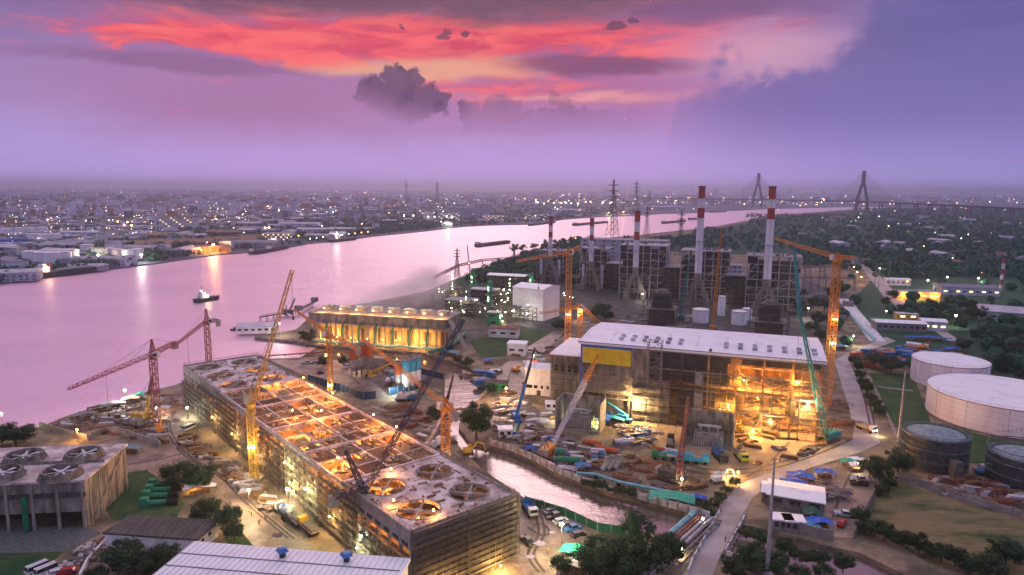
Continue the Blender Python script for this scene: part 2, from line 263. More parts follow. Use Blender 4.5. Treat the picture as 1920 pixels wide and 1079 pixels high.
# ------------------------------------------------------------------ mesh builder
class MB:
    def __init__(s): s.v = []; s.f = []; s.mi = []; s.cur = 0
    def face(s, idx): s.f.append(idx); s.mi.append(s.cur)
    def quad(s, *p):
        n = len(s.v); s.v += [tuple(q) for q in p]; s.face(tuple(range(n, n+len(p)))); return s
    def box(s, x0, y0, z0, x1, y1, z1):
        n = len(s.v); s.v += [(x0, y0, z0), (x1, y0, z0), (x1, y1, z0), (x0, y1, z0), (x0, y0, z1), (x1, y0, z1), (x1, y1, z1), (x0, y1, z1)]
        for f in ((0, 3, 2, 1), (4, 5, 6, 7), (0, 1, 5, 4), (1, 2, 6, 5), (2, 3, 7, 6), (3, 0, 4, 7)): s.face(tuple(n+i for i in f))
        return s
    def rbox(s, c, sz, a=0.0):            # box on its base centre, turned about z
        ca, sa = math.cos(a), math.sin(a); n = len(s.v); hx, hy = sz[0]/2, sz[1]/2
        for z in (0, sz[2]):
            for x, y in ((-hx, -hy), (hx, -hy), (hx, hy), (-hx, hy)): s.v.append((c[0]+x*ca-y*sa, c[1]+x*sa+y*ca, c[2]+z))
        for f in ((0, 3, 2, 1), (4, 5, 6, 7), (0, 1, 5, 4), (1, 2, 6, 5), (2, 3, 7, 6), (3, 0, 4, 7)): s.face(tuple(n+i for i in f))
        return s
    def beam(s, p, q, w, h=None):
        p, q = Vector(p), Vector(q); d = q-p
        if d.length < 1e-6: return s
        d.normalize(); up = Vector((0, 0, 1)) if abs(d.z) < .95 else Vector((0, 1, 0))
        x = d.cross(up).normalized()*w/2; y = x.cross(d).normalized()*(h or w)/2; n = len(s.v)
        for o in (p, q):
            for k in (-x-y, x-y, x+y, -x+y): s.v.append(tuple(o+k))
        for f in ((0, 3, 2, 1), (4, 5, 6, 7), (0, 1, 5, 4), (1, 2, 6, 5), (2, 3, 7, 6), (3, 0, 4, 7)): s.face(tuple(n+i for i in f))
        return s
    def tube(s, p, q, r1, r2=None, n=12, caps=True):
        p, q = Vector(p), Vector(q); r2 = r1 if r2 is None else r2; d = (q-p).normalized()
        a = d.orthogonal().normalized(); b = d.cross(a); k = len(s.v)
        for o, r in ((p, r1), (q, r2)):
            for i in range(n):
                t = 2*math.pi*i/n; s.v.append(tuple(o+a*(r*math.cos(t))+b*(r*math.sin(t))))
        for i in range(n):
            j = (i+1) % n; s.face((k+i, k+j, k+n+j, k+n+i))
        if caps: s.face(tuple(k+i for i in range(n))[::-1]); s.face(tuple(k+n+i for i in range(n)))
        return s
    def path(s, pts, r, n=8):
        for a, b in zip(pts, pts[1:]): s.tube(a, b, r, r, n)
        return s
    def prism(s, poly, z0, z1):
        n = len(s.v); k = len(poly)
        a = sum(poly[i][0]*poly[(i+1) % k][1]-poly[(i+1) % k][0]*poly[i][1] for i in range(k))
        if a < 0: poly = poly[::-1]
        s.v += [(p[0], p[1], z0) for p in poly]+[(p[0], p[1], z1) for p in poly]
        for i in range(k): s.face((n+i, n+(i+1) % k, n+k+(i+1) % k, n+k+i))
        for t in tessellate_polygon([[Vector((p[0], p[1], 0)) for p in poly]]):
            e = [poly[i] for i in t]; ar = (e[1][0]-e[0][0])*(e[2][1]-e[0][1])-(e[2][0]-e[0][0])*(e[1][1]-e[0][1])
            t = t if ar > 0 else t[::-1]; s.face(tuple(n+k+i for i in t))
        return s
    def ring(s, c, r0, r1, z0, z1, n=28):
        k = len(s.v)
        for r, z in ((r0, z0), (r1, z0), (r1, z1), (r0, z1)):
            for i in range(n):
                t = 2*math.pi*i/n; s.v.append((c[0]+r*math.cos(t), c[1]+r*math.sin(t), z))
        for m in range(4):
            for i in range(n):
                j = (i+1) % n; m2 = (m+1) % 4; s.face((k+m*n+i, k+m*n+j, k+m2*n+j, k+m2*n+i))
        return s
    def lathe(s, c, prof, n=28, cap=True):
        k = len(s.v)
        for r, z in prof:
            for i in range(n):
                t = 2*math.pi*i/n; s.v.append((c[0]+r*math.cos(t), c[1]+r*math.sin(t), c[2]+z))
        for m in range(len(prof)-1):
            for i in range(n):
                j = (i+1) % n; s.face((k+m*n+i, k+m*n+j, k+(m+1)*n+j, k+(m+1)*n+i))
        if cap: s.face(tuple(k+(len(prof)-1)*n+i for i in range(n)))
        return s
    def truss(s, p, q, w0, w1=None, n=10, t=.14, brace=1, tri=False):      # square lattice between two points
        p, q = Vector(p), Vector(q); w1 = w0 if w1 is None else w1; d = (q-p); L = d.length; d.normalize()
        up = Vector((0, 0, 1)) if abs(d.z) < .9 else Vector((0, 1, 0)); x = d.cross(up).normalized(); y = x.cross(d).normalized()
        cs = ((-.5, -.5), (.5, -.5), (0, .5)) if tri else ((-.5, -.5), (.5, -.5), (.5, .5), (-.5, .5))
        P = [[p+d*(L*i/n)+x*(a*(w0+(w1-w0)*i/n))+y*(b*(w0+(w1-w0)*i/n)) for a, b in cs] for i in range(n+1)]
        m = len(cs)
        for k in range(m): s.beam(P[0][k], P[n][k], t*1.25)
        for i in range(n+1):
            for k in range(m): s.beam(P[i][k], P[i][(k+1) % m], t*.8)
            if i < n:
                for k in range(m):
                    if (i+k) % 2: s.beam(P[i][k], P[i+1][(k+1) % m], t*.8)
                    else: s.beam(P[i][(k+1) % m], P[i+1][k], t*.8)
        return s
    def gable(s, x0, y0, x1, y1, z0, z1, zr, ov=.4):      # roof with its ridge along x
        ym = (y0+y1)/2; x0 -= ov; x1 += ov; y0 -= ov; y1 += ov; th = .25
        s.quad((x0, y0, z1), (x1, y0, z1), (x1, ym, zr), (x0, ym, zr)); s.quad((x0, ym, zr), (x1, ym, zr), (x1, y1, z1), (x0, y1, z1))
        s.quad((x0, y0, z1-th), (x1, y0, z1-th), (x1, y0, z1), (x0, y0, z1)); s.quad((x0, y1, z1-th), (x1, y1, z1-th), (x1, y1, z1), (x0, y1, z1))
        s.quad((x0, y0, z1-th), (x0, y0, z1), (x0, ym, zr), (x0, y1, z1), (x0, y1, z1-th)); s.quad((x1, y0, z1-th), (x1, y0, z1), (x1, ym, zr), (x1, y1, z1), (x1, y1, z1-th))
        return s
    def mesh(s, name, mats):
        me = bpy.data.meshes.new(name); me.from_pydata(s.v, [], s.f); mats = mats if isinstance(mats, (list, tuple)) else [mats]
        for m in mats: me.materials.append(M[m] if isinstance(m, str) else m)
        if len(mats) > 1: me.polygons.foreach_set('material_index', s.mi)
        me.update(); return me
    def build(s, name, mats, parent=None, label=None):
        o = bpy.data.objects.new(name, s.mesh(name, mats)); col.objects.link(o)
        if parent: o.parent = parent
        if label: o['label'] = label
        return o
THINGS = []
def tag(o, label, cat, group=None):
    o['label'] = label; o['category'] = cat
    if group: o['group'] = group
    THINGS.append(o); return o
def thing(name, label, cat, loc=(0, 0, 0), rz=0.0, group=None):
    o = bpy.data.objects.new(name, None); col.objects.link(o); o.location = loc; o.rotation_euler = (0, 0, rz); o.empty_display_size = .5
    return tag(o, label, cat, group)
def kind(o, k): o['kind'] = k; return o
def copy_tree(o, parent=None):
    c = o.copy(); col.objects.link(c)
    if parent: c.parent = parent
    for ch in KIDS.setdefault(o.name, [x for x in o.children]): copy_tree(ch, c)
    return c
KIDS = {}
def dup(o, loc, rz=0.0, label=None, group=None, scale=None):
    c = copy_tree(o); c.location = loc; c.rotation_euler = (0, 0, rz)
    if scale: c.scale = (scale,)*3 if isinstance(scale, (int, float)) else scale
    if label: c['label'] = label
    if group: c['group'] = group
    THINGS.append(c); return c
def point(parent, loc, power, c=(1, .55, .2), r=.4):
    l = bpy.data.lights.new('lamp_light', 'POINT'); l.energy = power; l.color = c; l.shadow_soft_size = r
    o = bpy.data.objects.new('lamp_light', l); col.objects.link(o); o.location = loc; o.parent = parent; return o
ORD = 'first second third fourth fifth sixth seventh eighth ninth tenth eleventh twelfth thirteenth fourteenth fifteenth sixteenth seventeenth eighteenth nineteenth twentieth'.split()
def ordinal(i):
    if i < 20: return ORD[i]
    tens = ['twenty', 'thirty', 'forty', 'fifty', 'sixty', 'seventy', 'eighty', 'ninety']; T, u = divmod(i+1, 10)
    if T > 9: return 'one hundred and '+ordinal(i-100) if i > 99 else 'hundredth'
    return tens[T-2]+'-'+ORD[u-1] if u else {2: 'twentieth', 3: 'thirtieth', 4: 'fortieth', 5: 'fiftieth', 6: 'sixtieth', 7: 'seventieth', 8: 'eightieth', 9: 'ninetieth'}[T]
PLACES = [('white tank cluster across the river', 95, 480), ('tan sloping warehouse', 440, 440), ('cream layered block', 330, 425), ('blue-sided tank', 30, 455), ('grey wharf sheds', 640, 425), ('white quay silo', 803, 412),
          ('riverside tree belt', 760, 425), ('far factory blocks', 870, 400), ('floodlit docks', 1010, 392), ('great river-crossing pylon', 1148, 395), ('bend of the river', 1260, 385), ('tall bridge pylon over the river', 1420, 385), ('bridge pylon on the wooded bank', 1616, 385),
          ('bridge approach piers', 1800, 395), ('red-roofed hamlet', 1600, 415), ('switchyard masts', 1560, 520), ('low flat-roofed depot', 1720, 530), ('wooded plain', 1700, 460), ('dark eastern woods', 1850, 460), ('long white quay roof', 235, 398), ('western housing', 60, 410), ('dark housing belt', 520, 400),
          ('glowing shed', 1820, 545), ('red striped mast', 1882, 515), ('grassy marsh', 1450, 450), ('scaffolded round tanks', 1780, 870), ('big white oil tanks', 1800, 720), ('dry field', 1750, 990), ('blue tarpaulin camp', 1490, 950), ('pipe bridge', 1330, 1000), ('walled canal', 1080, 940),
          ('car park', 1060, 980), ('shaded canal-side grove', 1180, 1000), ('white roof with skylights', 330, 1050), ('fan-topped cooling tower', 120, 880), ('half-built cooling tower', 600, 820), ('red rubble yard', 200, 790), ('batching plant', 720, 700), ('lit cooling tower', 700, 610), ('white office block', 1030, 710),
          ('open steel frame', 1400, 720), ('lattice crawler boom', 1050, 790), ('teal crawler crane', 1550, 810), ('transformer bay', 1325, 810), ('blue hoarding', 660, 745), ('round canal tree', 893, 790), ('river pier', 540, 600), ('red and white stacks', 1300, 520), ('refinery pipework', 950, 570)]
def near(p):
    x, y = PX(p) if len(p) == 3 else p
    return min(PLACES, key=lambda q: (q[1]-x)**2+((q[2]-y)*(3 if y < 450 else 1.3))**2)[0]
AUTO = []
def auto(o, desc, cat, group):             # label finished at the end, when all likes are known
    tag(o, desc, cat, group); AUTO.append((o, desc)); return o
# ------------------------------------------------------------------ the setting
def poly(name, px, m, z0, z1, k='structure', extra_first=(), extra_last=()):
    P = [Vector(e) for e in extra_first]+[G(x, y) for x, y in px]+[Vector(e) for e in extra_last]
    return kind(MB().prism([(p.x, p.y) for p in P], z0, z1).build(name, m), k)
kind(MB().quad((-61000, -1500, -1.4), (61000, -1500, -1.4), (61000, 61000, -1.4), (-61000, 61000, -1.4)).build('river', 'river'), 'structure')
T = G(1690, 388.5)
poly('far_bank_ground', [(-400, 590), (0, 532), (60, 522), (200, 505), (265, 497), (290, 494), (400, 478), (480, 472), (540, 464), (575, 457), (640, 451), (700, 443), (760, 437), (800, 433), (840, 428), (880, 424), (930, 422), (985, 421), (1035, 415), (1062, 411), (1120, 407), (1200, 404), (1240, 401), (1290, 400), (1370, 395.5), (1440, 392), (1500, 390.5), (1580, 388.5), (1640, 387.5)], 'far_land', -4, 0,
     extra_last=[T, (61000, 8000, 0), (61000, 61000, 0), (-61000, 61000, 0), (-61000, 1500, 0)])
SB = [(1640, 391), (1600, 392.5), (1530, 398), (1440, 404), (1400, 414), (1330, 427), (1240, 436), (1200, 441), (1150, 445), (1090, 452), (1040, 460), (990, 470), (965, 480), (930, 496), (890, 508), (850, 525), (800, 546), (700, 566), (600, 582), (575, 600), (555, 618), (515, 626), (478, 630), (478, 634), (552, 641), (600, 649), (700, 655), (800, 664), (830, 674), (880, 690), (905, 705), (924, 725), (900, 748), (866, 768), (860, 802), (882, 830), (918, 836), (958, 846), (1000, 864), (1040, 886), (1090, 906), (1150, 926), (1200, 937), (1290, 962), (1330, 974), (1400, 985), (1455, 997), (1560, 1026), (1610, 1036), (1680, 1070), (1760, 1110), (1900, 1190)]
poly('plant_ground', SB, 'dirt', -4, 0, extra_first=[T], extra_last=[(700, 40, 0), (61000, 40, 0), (61000, 8000, 0)])
SA = [(-400, 900), (0, 803), (75, 801), (130, 778), (200, 758), (262, 738), (330, 722), (380, 700), (430, 686), (500, 673), (560, 671), (640, 668), (700, 671), (760, 676), (800, 690), (835, 702), (831, 745), (843, 770), (843, 815), (868, 845), (905, 880), (940, 905), (985, 935), (1060, 957), (1120, 985), (1170, 992), (1265, 1006), (1340, 1040), (1420, 1085), (1500, 1150), (1700, 1300)]
poly('site_ground', SA, 'dirt', -4, 0, extra_last=[(300, 20, 0), (300, -1400, 0), (-61000, -1400, 0), (-61000, 100, 0)])
cw = [(560, 668), (600, 645), (700, 650), (800, 658), (850, 672), (925, 700), (940, 760), (960, 845), (1000, 860), (1090, 900), (1200, 930), (1330, 965), (1455, 990), (1610, 1030), (1760, 1100), (1950, 1250), (1500, 1160), (1340, 1050), (1265, 1016), (1170, 1002), (1060, 967), (985, 945), (905, 890), (838, 820), (826, 745), (820, 706), (760, 684)]
poly('canal_water', cw, 'canal', -1.39, -1.25)
def sheet(name, px, m, z): return poly(name, px, m, z-.02, z)
sheet('wooded_plain_ground', [(1250, 446), (1330, 432), (1410, 415), (1450, 406), (1600, 395.5), (1700, 391), (2600, 400), (2600, 540), (1700, 512), (1500, 478), (1360, 478), (1250, 472)], 'plain', .05)
sheet('refinery_ground', [(640, 590), (720, 568), (800, 550), (850, 532), (930, 520), (930, 640), (845, 650), (835, 610)], 'asphalt', .05)
sheet('power_station_ground', [(935, 560), (1000, 515), (1240, 500), (1500, 520), (1600, 560), (1560, 640), (1330, 640), (1100, 605), (1040, 640), (960, 640)], 'asphalt', .05)
sheet('eastern_grass', [(1600, 560), (1640, 520), (1700, 512), (2700, 545), (2700, 800), (1930, 760), (1860, 700), (1800, 660), (1640, 650)], 'plain', .05)
sheet('bank_grass', [(845, 528), (930, 500), (990, 474), (1090, 455), (1250, 474), (1240, 500), (1000, 515), (935, 560), (860, 560)], 'plain', .06)
sheet('yard_path', [(1130, 770), (1260, 770), (1380, 795), (1560, 812), (1600, 836), (1500, 876), (1400, 899), (1350, 905), (1330, 885), (1270, 850), (1180, 830)], 'sand', .06)
sheet('lawn', [(1630, 700), (1712, 702), (1745, 792), (1900, 832), (2100, 850), (2100, 880), (1800, 868), (1712, 836), (1672, 790)], 'grass', .06)
sheet('dry_field', [(1650, 915), (1690, 903), (1740, 925), (1920, 978), (2100, 1030), (2250, 1200), (1900, 1100), (1740, 1056), (1625, 985)], 'dry_field', .06)
sheet('pump_lawn', [(232, 880), (262, 872), (300, 900), (345, 945), (330, 975), (215, 975), (190, 950)], 'grass', .07)
sheet('verge_grass', [(455, 975), (478, 960), (540, 1030), (600, 1075), (480, 1079), (420, 1010)], 'grass', .07)
sheet('gravel_ground', [(-60, 985), (165, 990), (190, 1000), (120, 1035), (-60, 1040)], 'gravel', .08)
sheet('corner_lawn', [(-60, 1040), (120, 1035), (70, 1079), (-60, 1120)], 'grass', .08)
sheet('site_track', [(300, 748), (340, 728), (352, 762), (335, 800), (372, 850), (430, 892), (470, 935), (545, 1000), (610, 1040), (520, 1079), (455, 1000), (418, 930), (395, 900), (330, 872), (235, 888), (236, 862), (300, 842), (318, 812), (290, 772)], 'mud', .1)
sheet('batching_yard_ground', [(500, 676), (690, 676), (700, 700), (690, 760), (830, 790), (800, 800), (700, 765), (600, 715)], 'mud', .09)
sheet('parking_ground', [(975, 965), (1000, 945), (1100, 990), (1110, 1020), (1050, 1079), (940, 1079), (965, 1010)], 'mud', .09)
sheet('plant_lawn', [(880, 640), (960, 610), (1040, 625), (1030, 650), (960, 668), (900, 672)], 'grass', .07)
rl = [(1262, 1110), (1280, 1079), (1330, 996), (1350, 948), (1372, 920), (1402, 902), (1440, 889), (1500, 866), (1560, 846), (1598, 826), (1602, 800), (1590, 760), (1572, 700), (1562, 676)]
rr = [(1590, 672), (1602, 700), (1625, 760), (1645, 800), (1650, 832), (1610, 850), (1520, 878), (1450, 908), (1410, 935), (1390, 972), (1352, 1040), (1337, 1079), (1320, 1110)]
poly('road', rl+rr, 'road', -1.2, .12)
sheet('substation_road', [(1562, 676), (1590, 672), (1680, 640), (1660, 632)], 'road', .11)
sheet('eastern_street', [(1590, 470), (1600, 468), (1690, 560), (1800, 640), (1780, 640), (1660, 560)], 'road', .08)
sheet('plant_street', [(925, 700), (975, 660), (1040, 620), (1060, 622), (1000, 680), (960, 790), (920, 800)], 'mud', .09)
sheet('camp_yard', [(1500, 900), (1560, 870), (1610, 860), (1660, 880), (1640, 930), (1600, 1010), (1560, 1010), (1530, 930)], 'mud', .09)
def ribbon(name, px, w_, m, z):
    P = [G(x, y) for x, y in px]; Q = []
    for a, b_, c_, d_ in zip([P[0]]+P[:-1], P, P[1:]+[P[-1]], (P[2:]+[P[-1]]*2)):
        for k in range(5):
            t = k/5; Q.append(.5*((2*b_)+(c_-a)*t+(2*a-5*b_+4*c_-d_)*t*t+(3*b_-a-3*c_+d_)*t**3))
    m_ = MB(); L = []
    for i, p in enumerate(Q[:-4]):
        d = (Q[i+1]-p); d = d.normalized() if d.length > 1e-6 else Vector((1, 0, 0)); n = Vector((-d.y, d.x, 0)); L.append((p+n*w_, p-n*w_))
    for (a, b_), (c_, d_) in zip(L, L[1:]): m_.quad((a.x, a.y, z), (b_.x, b_.y, z), (d_.x, d_.y, z), (c_.x, c_.y, z))
    return kind(m_.build(name, m), 'structure')
for i, px in enumerate([[(318, 745), (326, 765), (312, 800), (340, 850), (412, 895), (462, 945), (540, 1010)], [(322, 745), (331, 766), (318, 800), (348, 850), (420, 895), (470, 943), (552, 1012)], [(345, 850), (300, 862), (240, 872)], [(1180, 810), (1230, 850), (1300, 885), (1400, 888), (1500, 865), (1590, 828)], [(1186, 806), (1240, 845), (1310, 878), (1400, 880), (1500, 857), (1585, 820)], [(1480, 830), (1440, 870), (1400, 895)], [(1000, 955), (1010, 1000), (990, 1040), (1010, 1075)], [(1010, 955), (1021, 1000), (1001, 1040), (1022, 1075)], [(990, 990), (1015, 1005), (1030, 1000), (1020, 985), (1000, 985)], [(560, 690), (640, 700), (680, 725)], [(705, 755), (740, 772), (800, 780)], [(960, 690), (945, 740), (935, 790)], [(1600, 690), (1618, 740), (1632, 800)], [(1607, 688), (1626, 740), (1640, 800)], [(1600, 880), (1580, 920), (1560, 975)]]): ribbon('rut_path', px, .35, 'rut', .13+.002*i)
for i, (x, y, w_) in enumerate([(330, 790, 9), (345, 835, 12), (322, 760, 7), (455, 920, 10), (520, 1005, 12), (1010, 1020, 14), (995, 1045, 10), (1035, 1000, 8), (1240, 845, 9), (1420, 870, 12), (1520, 850, 10), (930, 780, 8), (600, 700, 9), (720, 765, 9), (1590, 925, 9), (1560, 960, 8)]):
    rp = random.Random(i); poly('puddle_water', [(x+w_*math.cos(a)*rp.uniform(.6, 1.2), y+w_*.38*math.sin(a)*rp.uniform(.6, 1.2)) for a in [k*.524 for k in range(12)]], 'puddle', .1, .165)
# air: closed box of thin haze round the whole place
hm = bpy.data.materials.new('haze'); hm.use_nodes = True; hn = hm.node_tree; hn.nodes.clear()
pv = hn.nodes.new('ShaderNodeVolumePrincipled'); ho = hn.nodes.new('ShaderNodeOutputMaterial'); hn.links.new(pv.outputs[0], ho.inputs['Volume'])
pv.inputs['Color'].default_value = (.80, .88, 1.0, 1); pv.inputs['Density'].default_value = .00012; pv.inputs['Anisotropy'].default_value = .78
kind(MB().box(-62000, -2500, -6, 62000, 62000, 200).build('haze', hm), 'stuff')
# ------------------------------------------------------------------ cranes
def slab_mb(): return MB()
def tower_crane(base, hz, tip, ctip, mats, label, apex=6, width=1.9, lamp=None, group='tower cranes over the works', luff=False):
    t = thing('tower_crane', label, 'tower crane', base, 0, group); B = Vector(base); tp = Vector(tip)-B; ct = Vector(ctip)-B
    m = MB(); m.truss((0, 0, .4), (0, 0, hz-1.5), width, n=max(6, int(hz/2)), t=.2); m.build('mast', mats, t)
    MB().rbox((0, 0, 0), (width*2.4, width*2.4, .8)).build('footing', 'concrete', t)
    MB().tube((0, 0, hz-1.5), (0, 0, hz), width*.65, width*.8, 14).build('slewing_ring', mats, t)
    ax = Vector((0, 0, hz+apex)); s = Vector((0, 0, hz+.6))
    if apex: MB().truss(s, ax, width*.9, .25, n=5, t=.16).build('apex', mats, t)
    d = (tp-s); d.z = 0; d.normalize()
    m = MB(); m.truss(s+d*1.2, tp, 1.6 if not luff else 1.1, .9, n=max(10, int((tp-s).length/2.2)), t=.12, tri=not luff); m.build('jib', mats, t)
    m = MB(); m.truss(s-d*.8, ct, 1.5, 1.2, n=6, t=.16); m.build('counter_jib', mats, t)
    cw_ = MB(); cw_.rbox(ct+Vector((0, 0, -2.4)), (2.4, 1.6, 2.8), math.atan2(d.y, d.x)); cw_.build('counterweight', 'concrete', t)
    if apex:
        tb = MB(); tb.beam(ax, s.lerp(tp, .65)+Vector((0, 0, .5)), .07); tb.beam(ax, s.lerp(tp, .32)+Vector((0, 0, .5)), .07); tb.beam(ax, ct, .08); tb.build('tie_rope', 'steel_dark', t)
    n = Vector((-d.y, d.x, 0)); c = s+n*1.9+d*.6
    cb = MB().rbox(c+Vector((0, 0, -1.3)), (1.7, 1.5, 2.1), math.atan2(d.y, d.x)).build('cab', 'crane_white', t)
    MB().rbox(c+d*.88+Vector((0, 0, -.6)), (.06, 1.2, 1.0), math.atan2(d.y, d.x)).build('window', 'glass', cb)
    hk = MB(); q = s.lerp(tp, .98 if luff else .6); drop = min(q.z-4, 14); hk.tube(q, q-Vector((0, 0, drop)), .05, n=5); hk.rbox(q-Vector((0, 0, drop+1)), (.6, .4, 1.1)); hk.build('hook', 'steel_dark', t)
    if lamp:
        for z, cc in lamp:
            lm = MB(); 
            for a in (-.6, .6): lm.lathe((a, -width*.6-.3, z), [(.05, 0), (.3, .15), (.3, .4), (.05, .55)], 8)
            lm.build('floodlight', 'lamp_o' if cc[2] < .4 else 'lamp_w', t); point(t, (0, -width*.6-1.8, z), 1500, cc)
    return t
W_, O_ = (1, .85, .55), (1, .5, .15)
b = G(296, 806); tower_crane(b, 28.5, G(128, 729, 28.5), G(328, 643, 28.5), 'crane_red', 'red and white hammerhead tower crane standing in the rubble yard by the river')
b = G(394, 716); tower_crane(b, 28.5, G(322, 652, 28.0), G(409, 602, 28.5), 'crane_red', 'red tower crane behind the far end of the half-built cooling tower')
b = G(477, 902); tower_crane(b, 25, PD(548, 507, 212), PD(462, 742, 196), 'crane_yellow', 'yellow luffing tower crane beside the long scaffolded wall, boom raised over the river', apex=4, lamp=[(11, W_)], luff=True)
b = G(620, 737); tower_crane(b, 26, G(552, 580, 26), G(672, 655, 26), 'crane_orange', 'orange tower crane at the blue hoarding around the batching plant', lamp=[(3.5, W_)], apex=3)
b = G(836, 868); tower_crane(b, 19.5, PD(682, 637, 250), PD(852, 775, 204), 'crane_orange', 'thick orange tower crane at the canal side of the roof deck, boom over the yard', apex=3, width=2.6, lamp=[(1.5, W_)], luff=True)
b = G(685, 1037); t6 = tower_crane(b, 17, PD(868, 600, 172), PD(625, 932, 157), 'crane_navy', 'navy blue luffing tower crane rising in front of the half-built cooling tower', apex=0, width=2.1, lamp=[(5, (1, .95, .6))], luff=True)
m = MB(); q = PD(648, 845, 158)-Vector(b); m.truss((-.5, 0, 17.5), q, 1.3, .6, n=7, t=.16); m.beam(q, PD(740, 815, 165)-Vector(b), .07); m.beam(q, PD(628, 925, 157)-Vector(b), .08); m.build('gantry', 'crane_navy', t6)
b = G(1549, 766); tower_crane(b, 63, PD(1453, 447, 335), PD(1603, 484, 262), 'crane_orange', 'very tall orange tower crane beside the east end of the white-roofed steel frame', apex=2.5, width=2.6, lamp=[(38, O_), (28, W_)])
b = G(1063, 692); tower_crane(b, 59, G(968, 490, 58.5), PD(1087, 463, 345), 'crane_orange', 'tall orange tower crane at the west end of the white-roofed steel frame', apex=2.5, width=2.6, lamp=[(28, O_), (12, O_)])
b = G(1085, 700); tower_crane(b, 33, G(1010, 588, 33), PD(1130, 612, 328), 'crane_orange', 'shorter orange tower crane with a bright lamp in front of the white roof', apex=2, width=2.2, lamp=[(31, O_)])

def crawler(base, tip, mats, label, az=0.0, knee=None, tracks=True, w=1.5, boom2=None, body='crane_blue', bm='steel_dark', back=True, group='crawler cranes on the works'):
    B = Vector(base); t = thing('crawler_crane', label, 'crawler crane', base, 0, group)
    tp = Vector(tip)-B; d = tp.copy(); d.z = 0; a = math.atan2(d.y, d.x) if d.length > 1 else az; ux = Vector((math.cos(a), math.sin(a), 0)); uy = Vector((-ux.y, ux.x, 0))
    for s in (-1, 1):
        k = MB(); c = uy*2.2*s; k.rbox(c+Vector((0, 0, .1)), (6.5, .9, 1.0), a)
        for i in range(7): k.rbox(c+ux*(i-3)*.9, (.5, 1.0, 1.2), a)
        k.build('track', 'steel_dark', t)
    MB().rbox(-ux*1.5+Vector((0, 0, 1.3)), (6.5, 3.2, 2.0), a).build('engine_house', body, t)
    MB().rbox(-ux*5.2+Vector((0, 0, 1.4)), (1.2, 3.6, 1.9), a).build('counterweight', 'concrete', t)
    cb = MB().rbox(ux*2+uy*1.6+Vector((0, 0, 1.3)), (1.7, 1.3, 2.1), a).build('cab', body, t)
    MB().rbox(ux*2.88+uy*1.6+Vector((0, 0, 2.1)), (.06, 1.05, 1.1), a).build('window', 'glass', cb)
    s = ux*1.6+Vector((0, 0, 1.8)); L = (tp-s).length
    if knee:
        kn = s.lerp(tp, knee); MB().truss(s, kn, w*.5, w, n=max(5, int(L*knee/2)), t=.16).build('boom', mats[0], t); MB().truss(kn, tp, w, .5, n=max(5, int(L*(1-knee)/2)), t=.16).build('boom_tip', mats[1], t)
    else: MB().truss(s, tp, w, .5, n=max(6, int(L/2)), t=.16).build('boom', mats[0], t)
    g = -ux*3+Vector((0, 0, 6.5)); r = MB(); r.beam(-ux*1+Vector((0, 0, 3)), g, .25); r.beam(-ux*4+Vector((0, 0, 3)), g, .2); r.beam(g, tp, .07); r.build('gantry', 'steel_dark', t)
    dr = min(tp.z-3, 22); hk = MB(); hk.tube(tp, tp-Vector((0, 0, dr)), .05, n=5); hk.rbox(tp-Vector((0, 0, dr+.8)), (.5, .5, 1)); hk.build('hook', 'steel_dark', t)
    if boom2:
        q = Vector(boom2)-B; MB().truss(tp, q, 1.0, .5, n=10, t=.13).build('luffing_jib', mats[-1], t)
    return t
crawler(G(1030, 852), PD(1122, 665, 262), ('crane_white', 'crane_orange'), 'crawler crane with a white lattice boom and orange tip leaning on the yellow sheet', knee=.68, w=1.7, body='crane_orange')
crawler(G(1553, 826), PD(1500, 592, 229), ('crane_teal',), 'teal crawler crane with a tall teal lattice boom at the east corner of the frame', w=2.0, body='crane_teal', boom2=PD(1489, 465, 233))
crawler(G(1336, 622), PD(1353, 427, 345), ('crane_orange',), 'crawler crane whose orange lattice boom stands upright behind the white roof', w=2.4, body='crane_orange')
crawler(G(1275, 600), PD(1296, 470, 380), ('crane_teal',), 'crawler crane with a thin green boom beside the dark coal structure', w=1.6, body='crane_teal')
crawler(G(267, 790), PD(285, 706, 252), ('crane_yellow', 'steel_dark'), 'small yellow crawler crane under the red tower crane', knee=.55, w=1.0, body='crane_yellow')
crawler(G(1262, 902), PD(1291, 745, 200), ('crane_red',), 'dark red crawler crane with an upright lattice boom beside the transformer bay', w=1.7, body='steel_dark')
crawler(G(1290, 775), PD(1333, 655, 250), ('crane_orange', 'steel_dark'), 'crane with an orange boom foot against the dark bays of the frame', knee=.35, w=1.1, body='steel_mid')
crawler(G(540, 590), PD(553, 560, 470), ('steel_mid',), 'small derrick crane on the river pier', w=1.0, body='steel_mid')
crawler(G(882, 520), PD(876, 460, 640), ('steel_dark',), 'thin dark lattice crane among the refinery pipework', w=1.4, body='steel_dark')
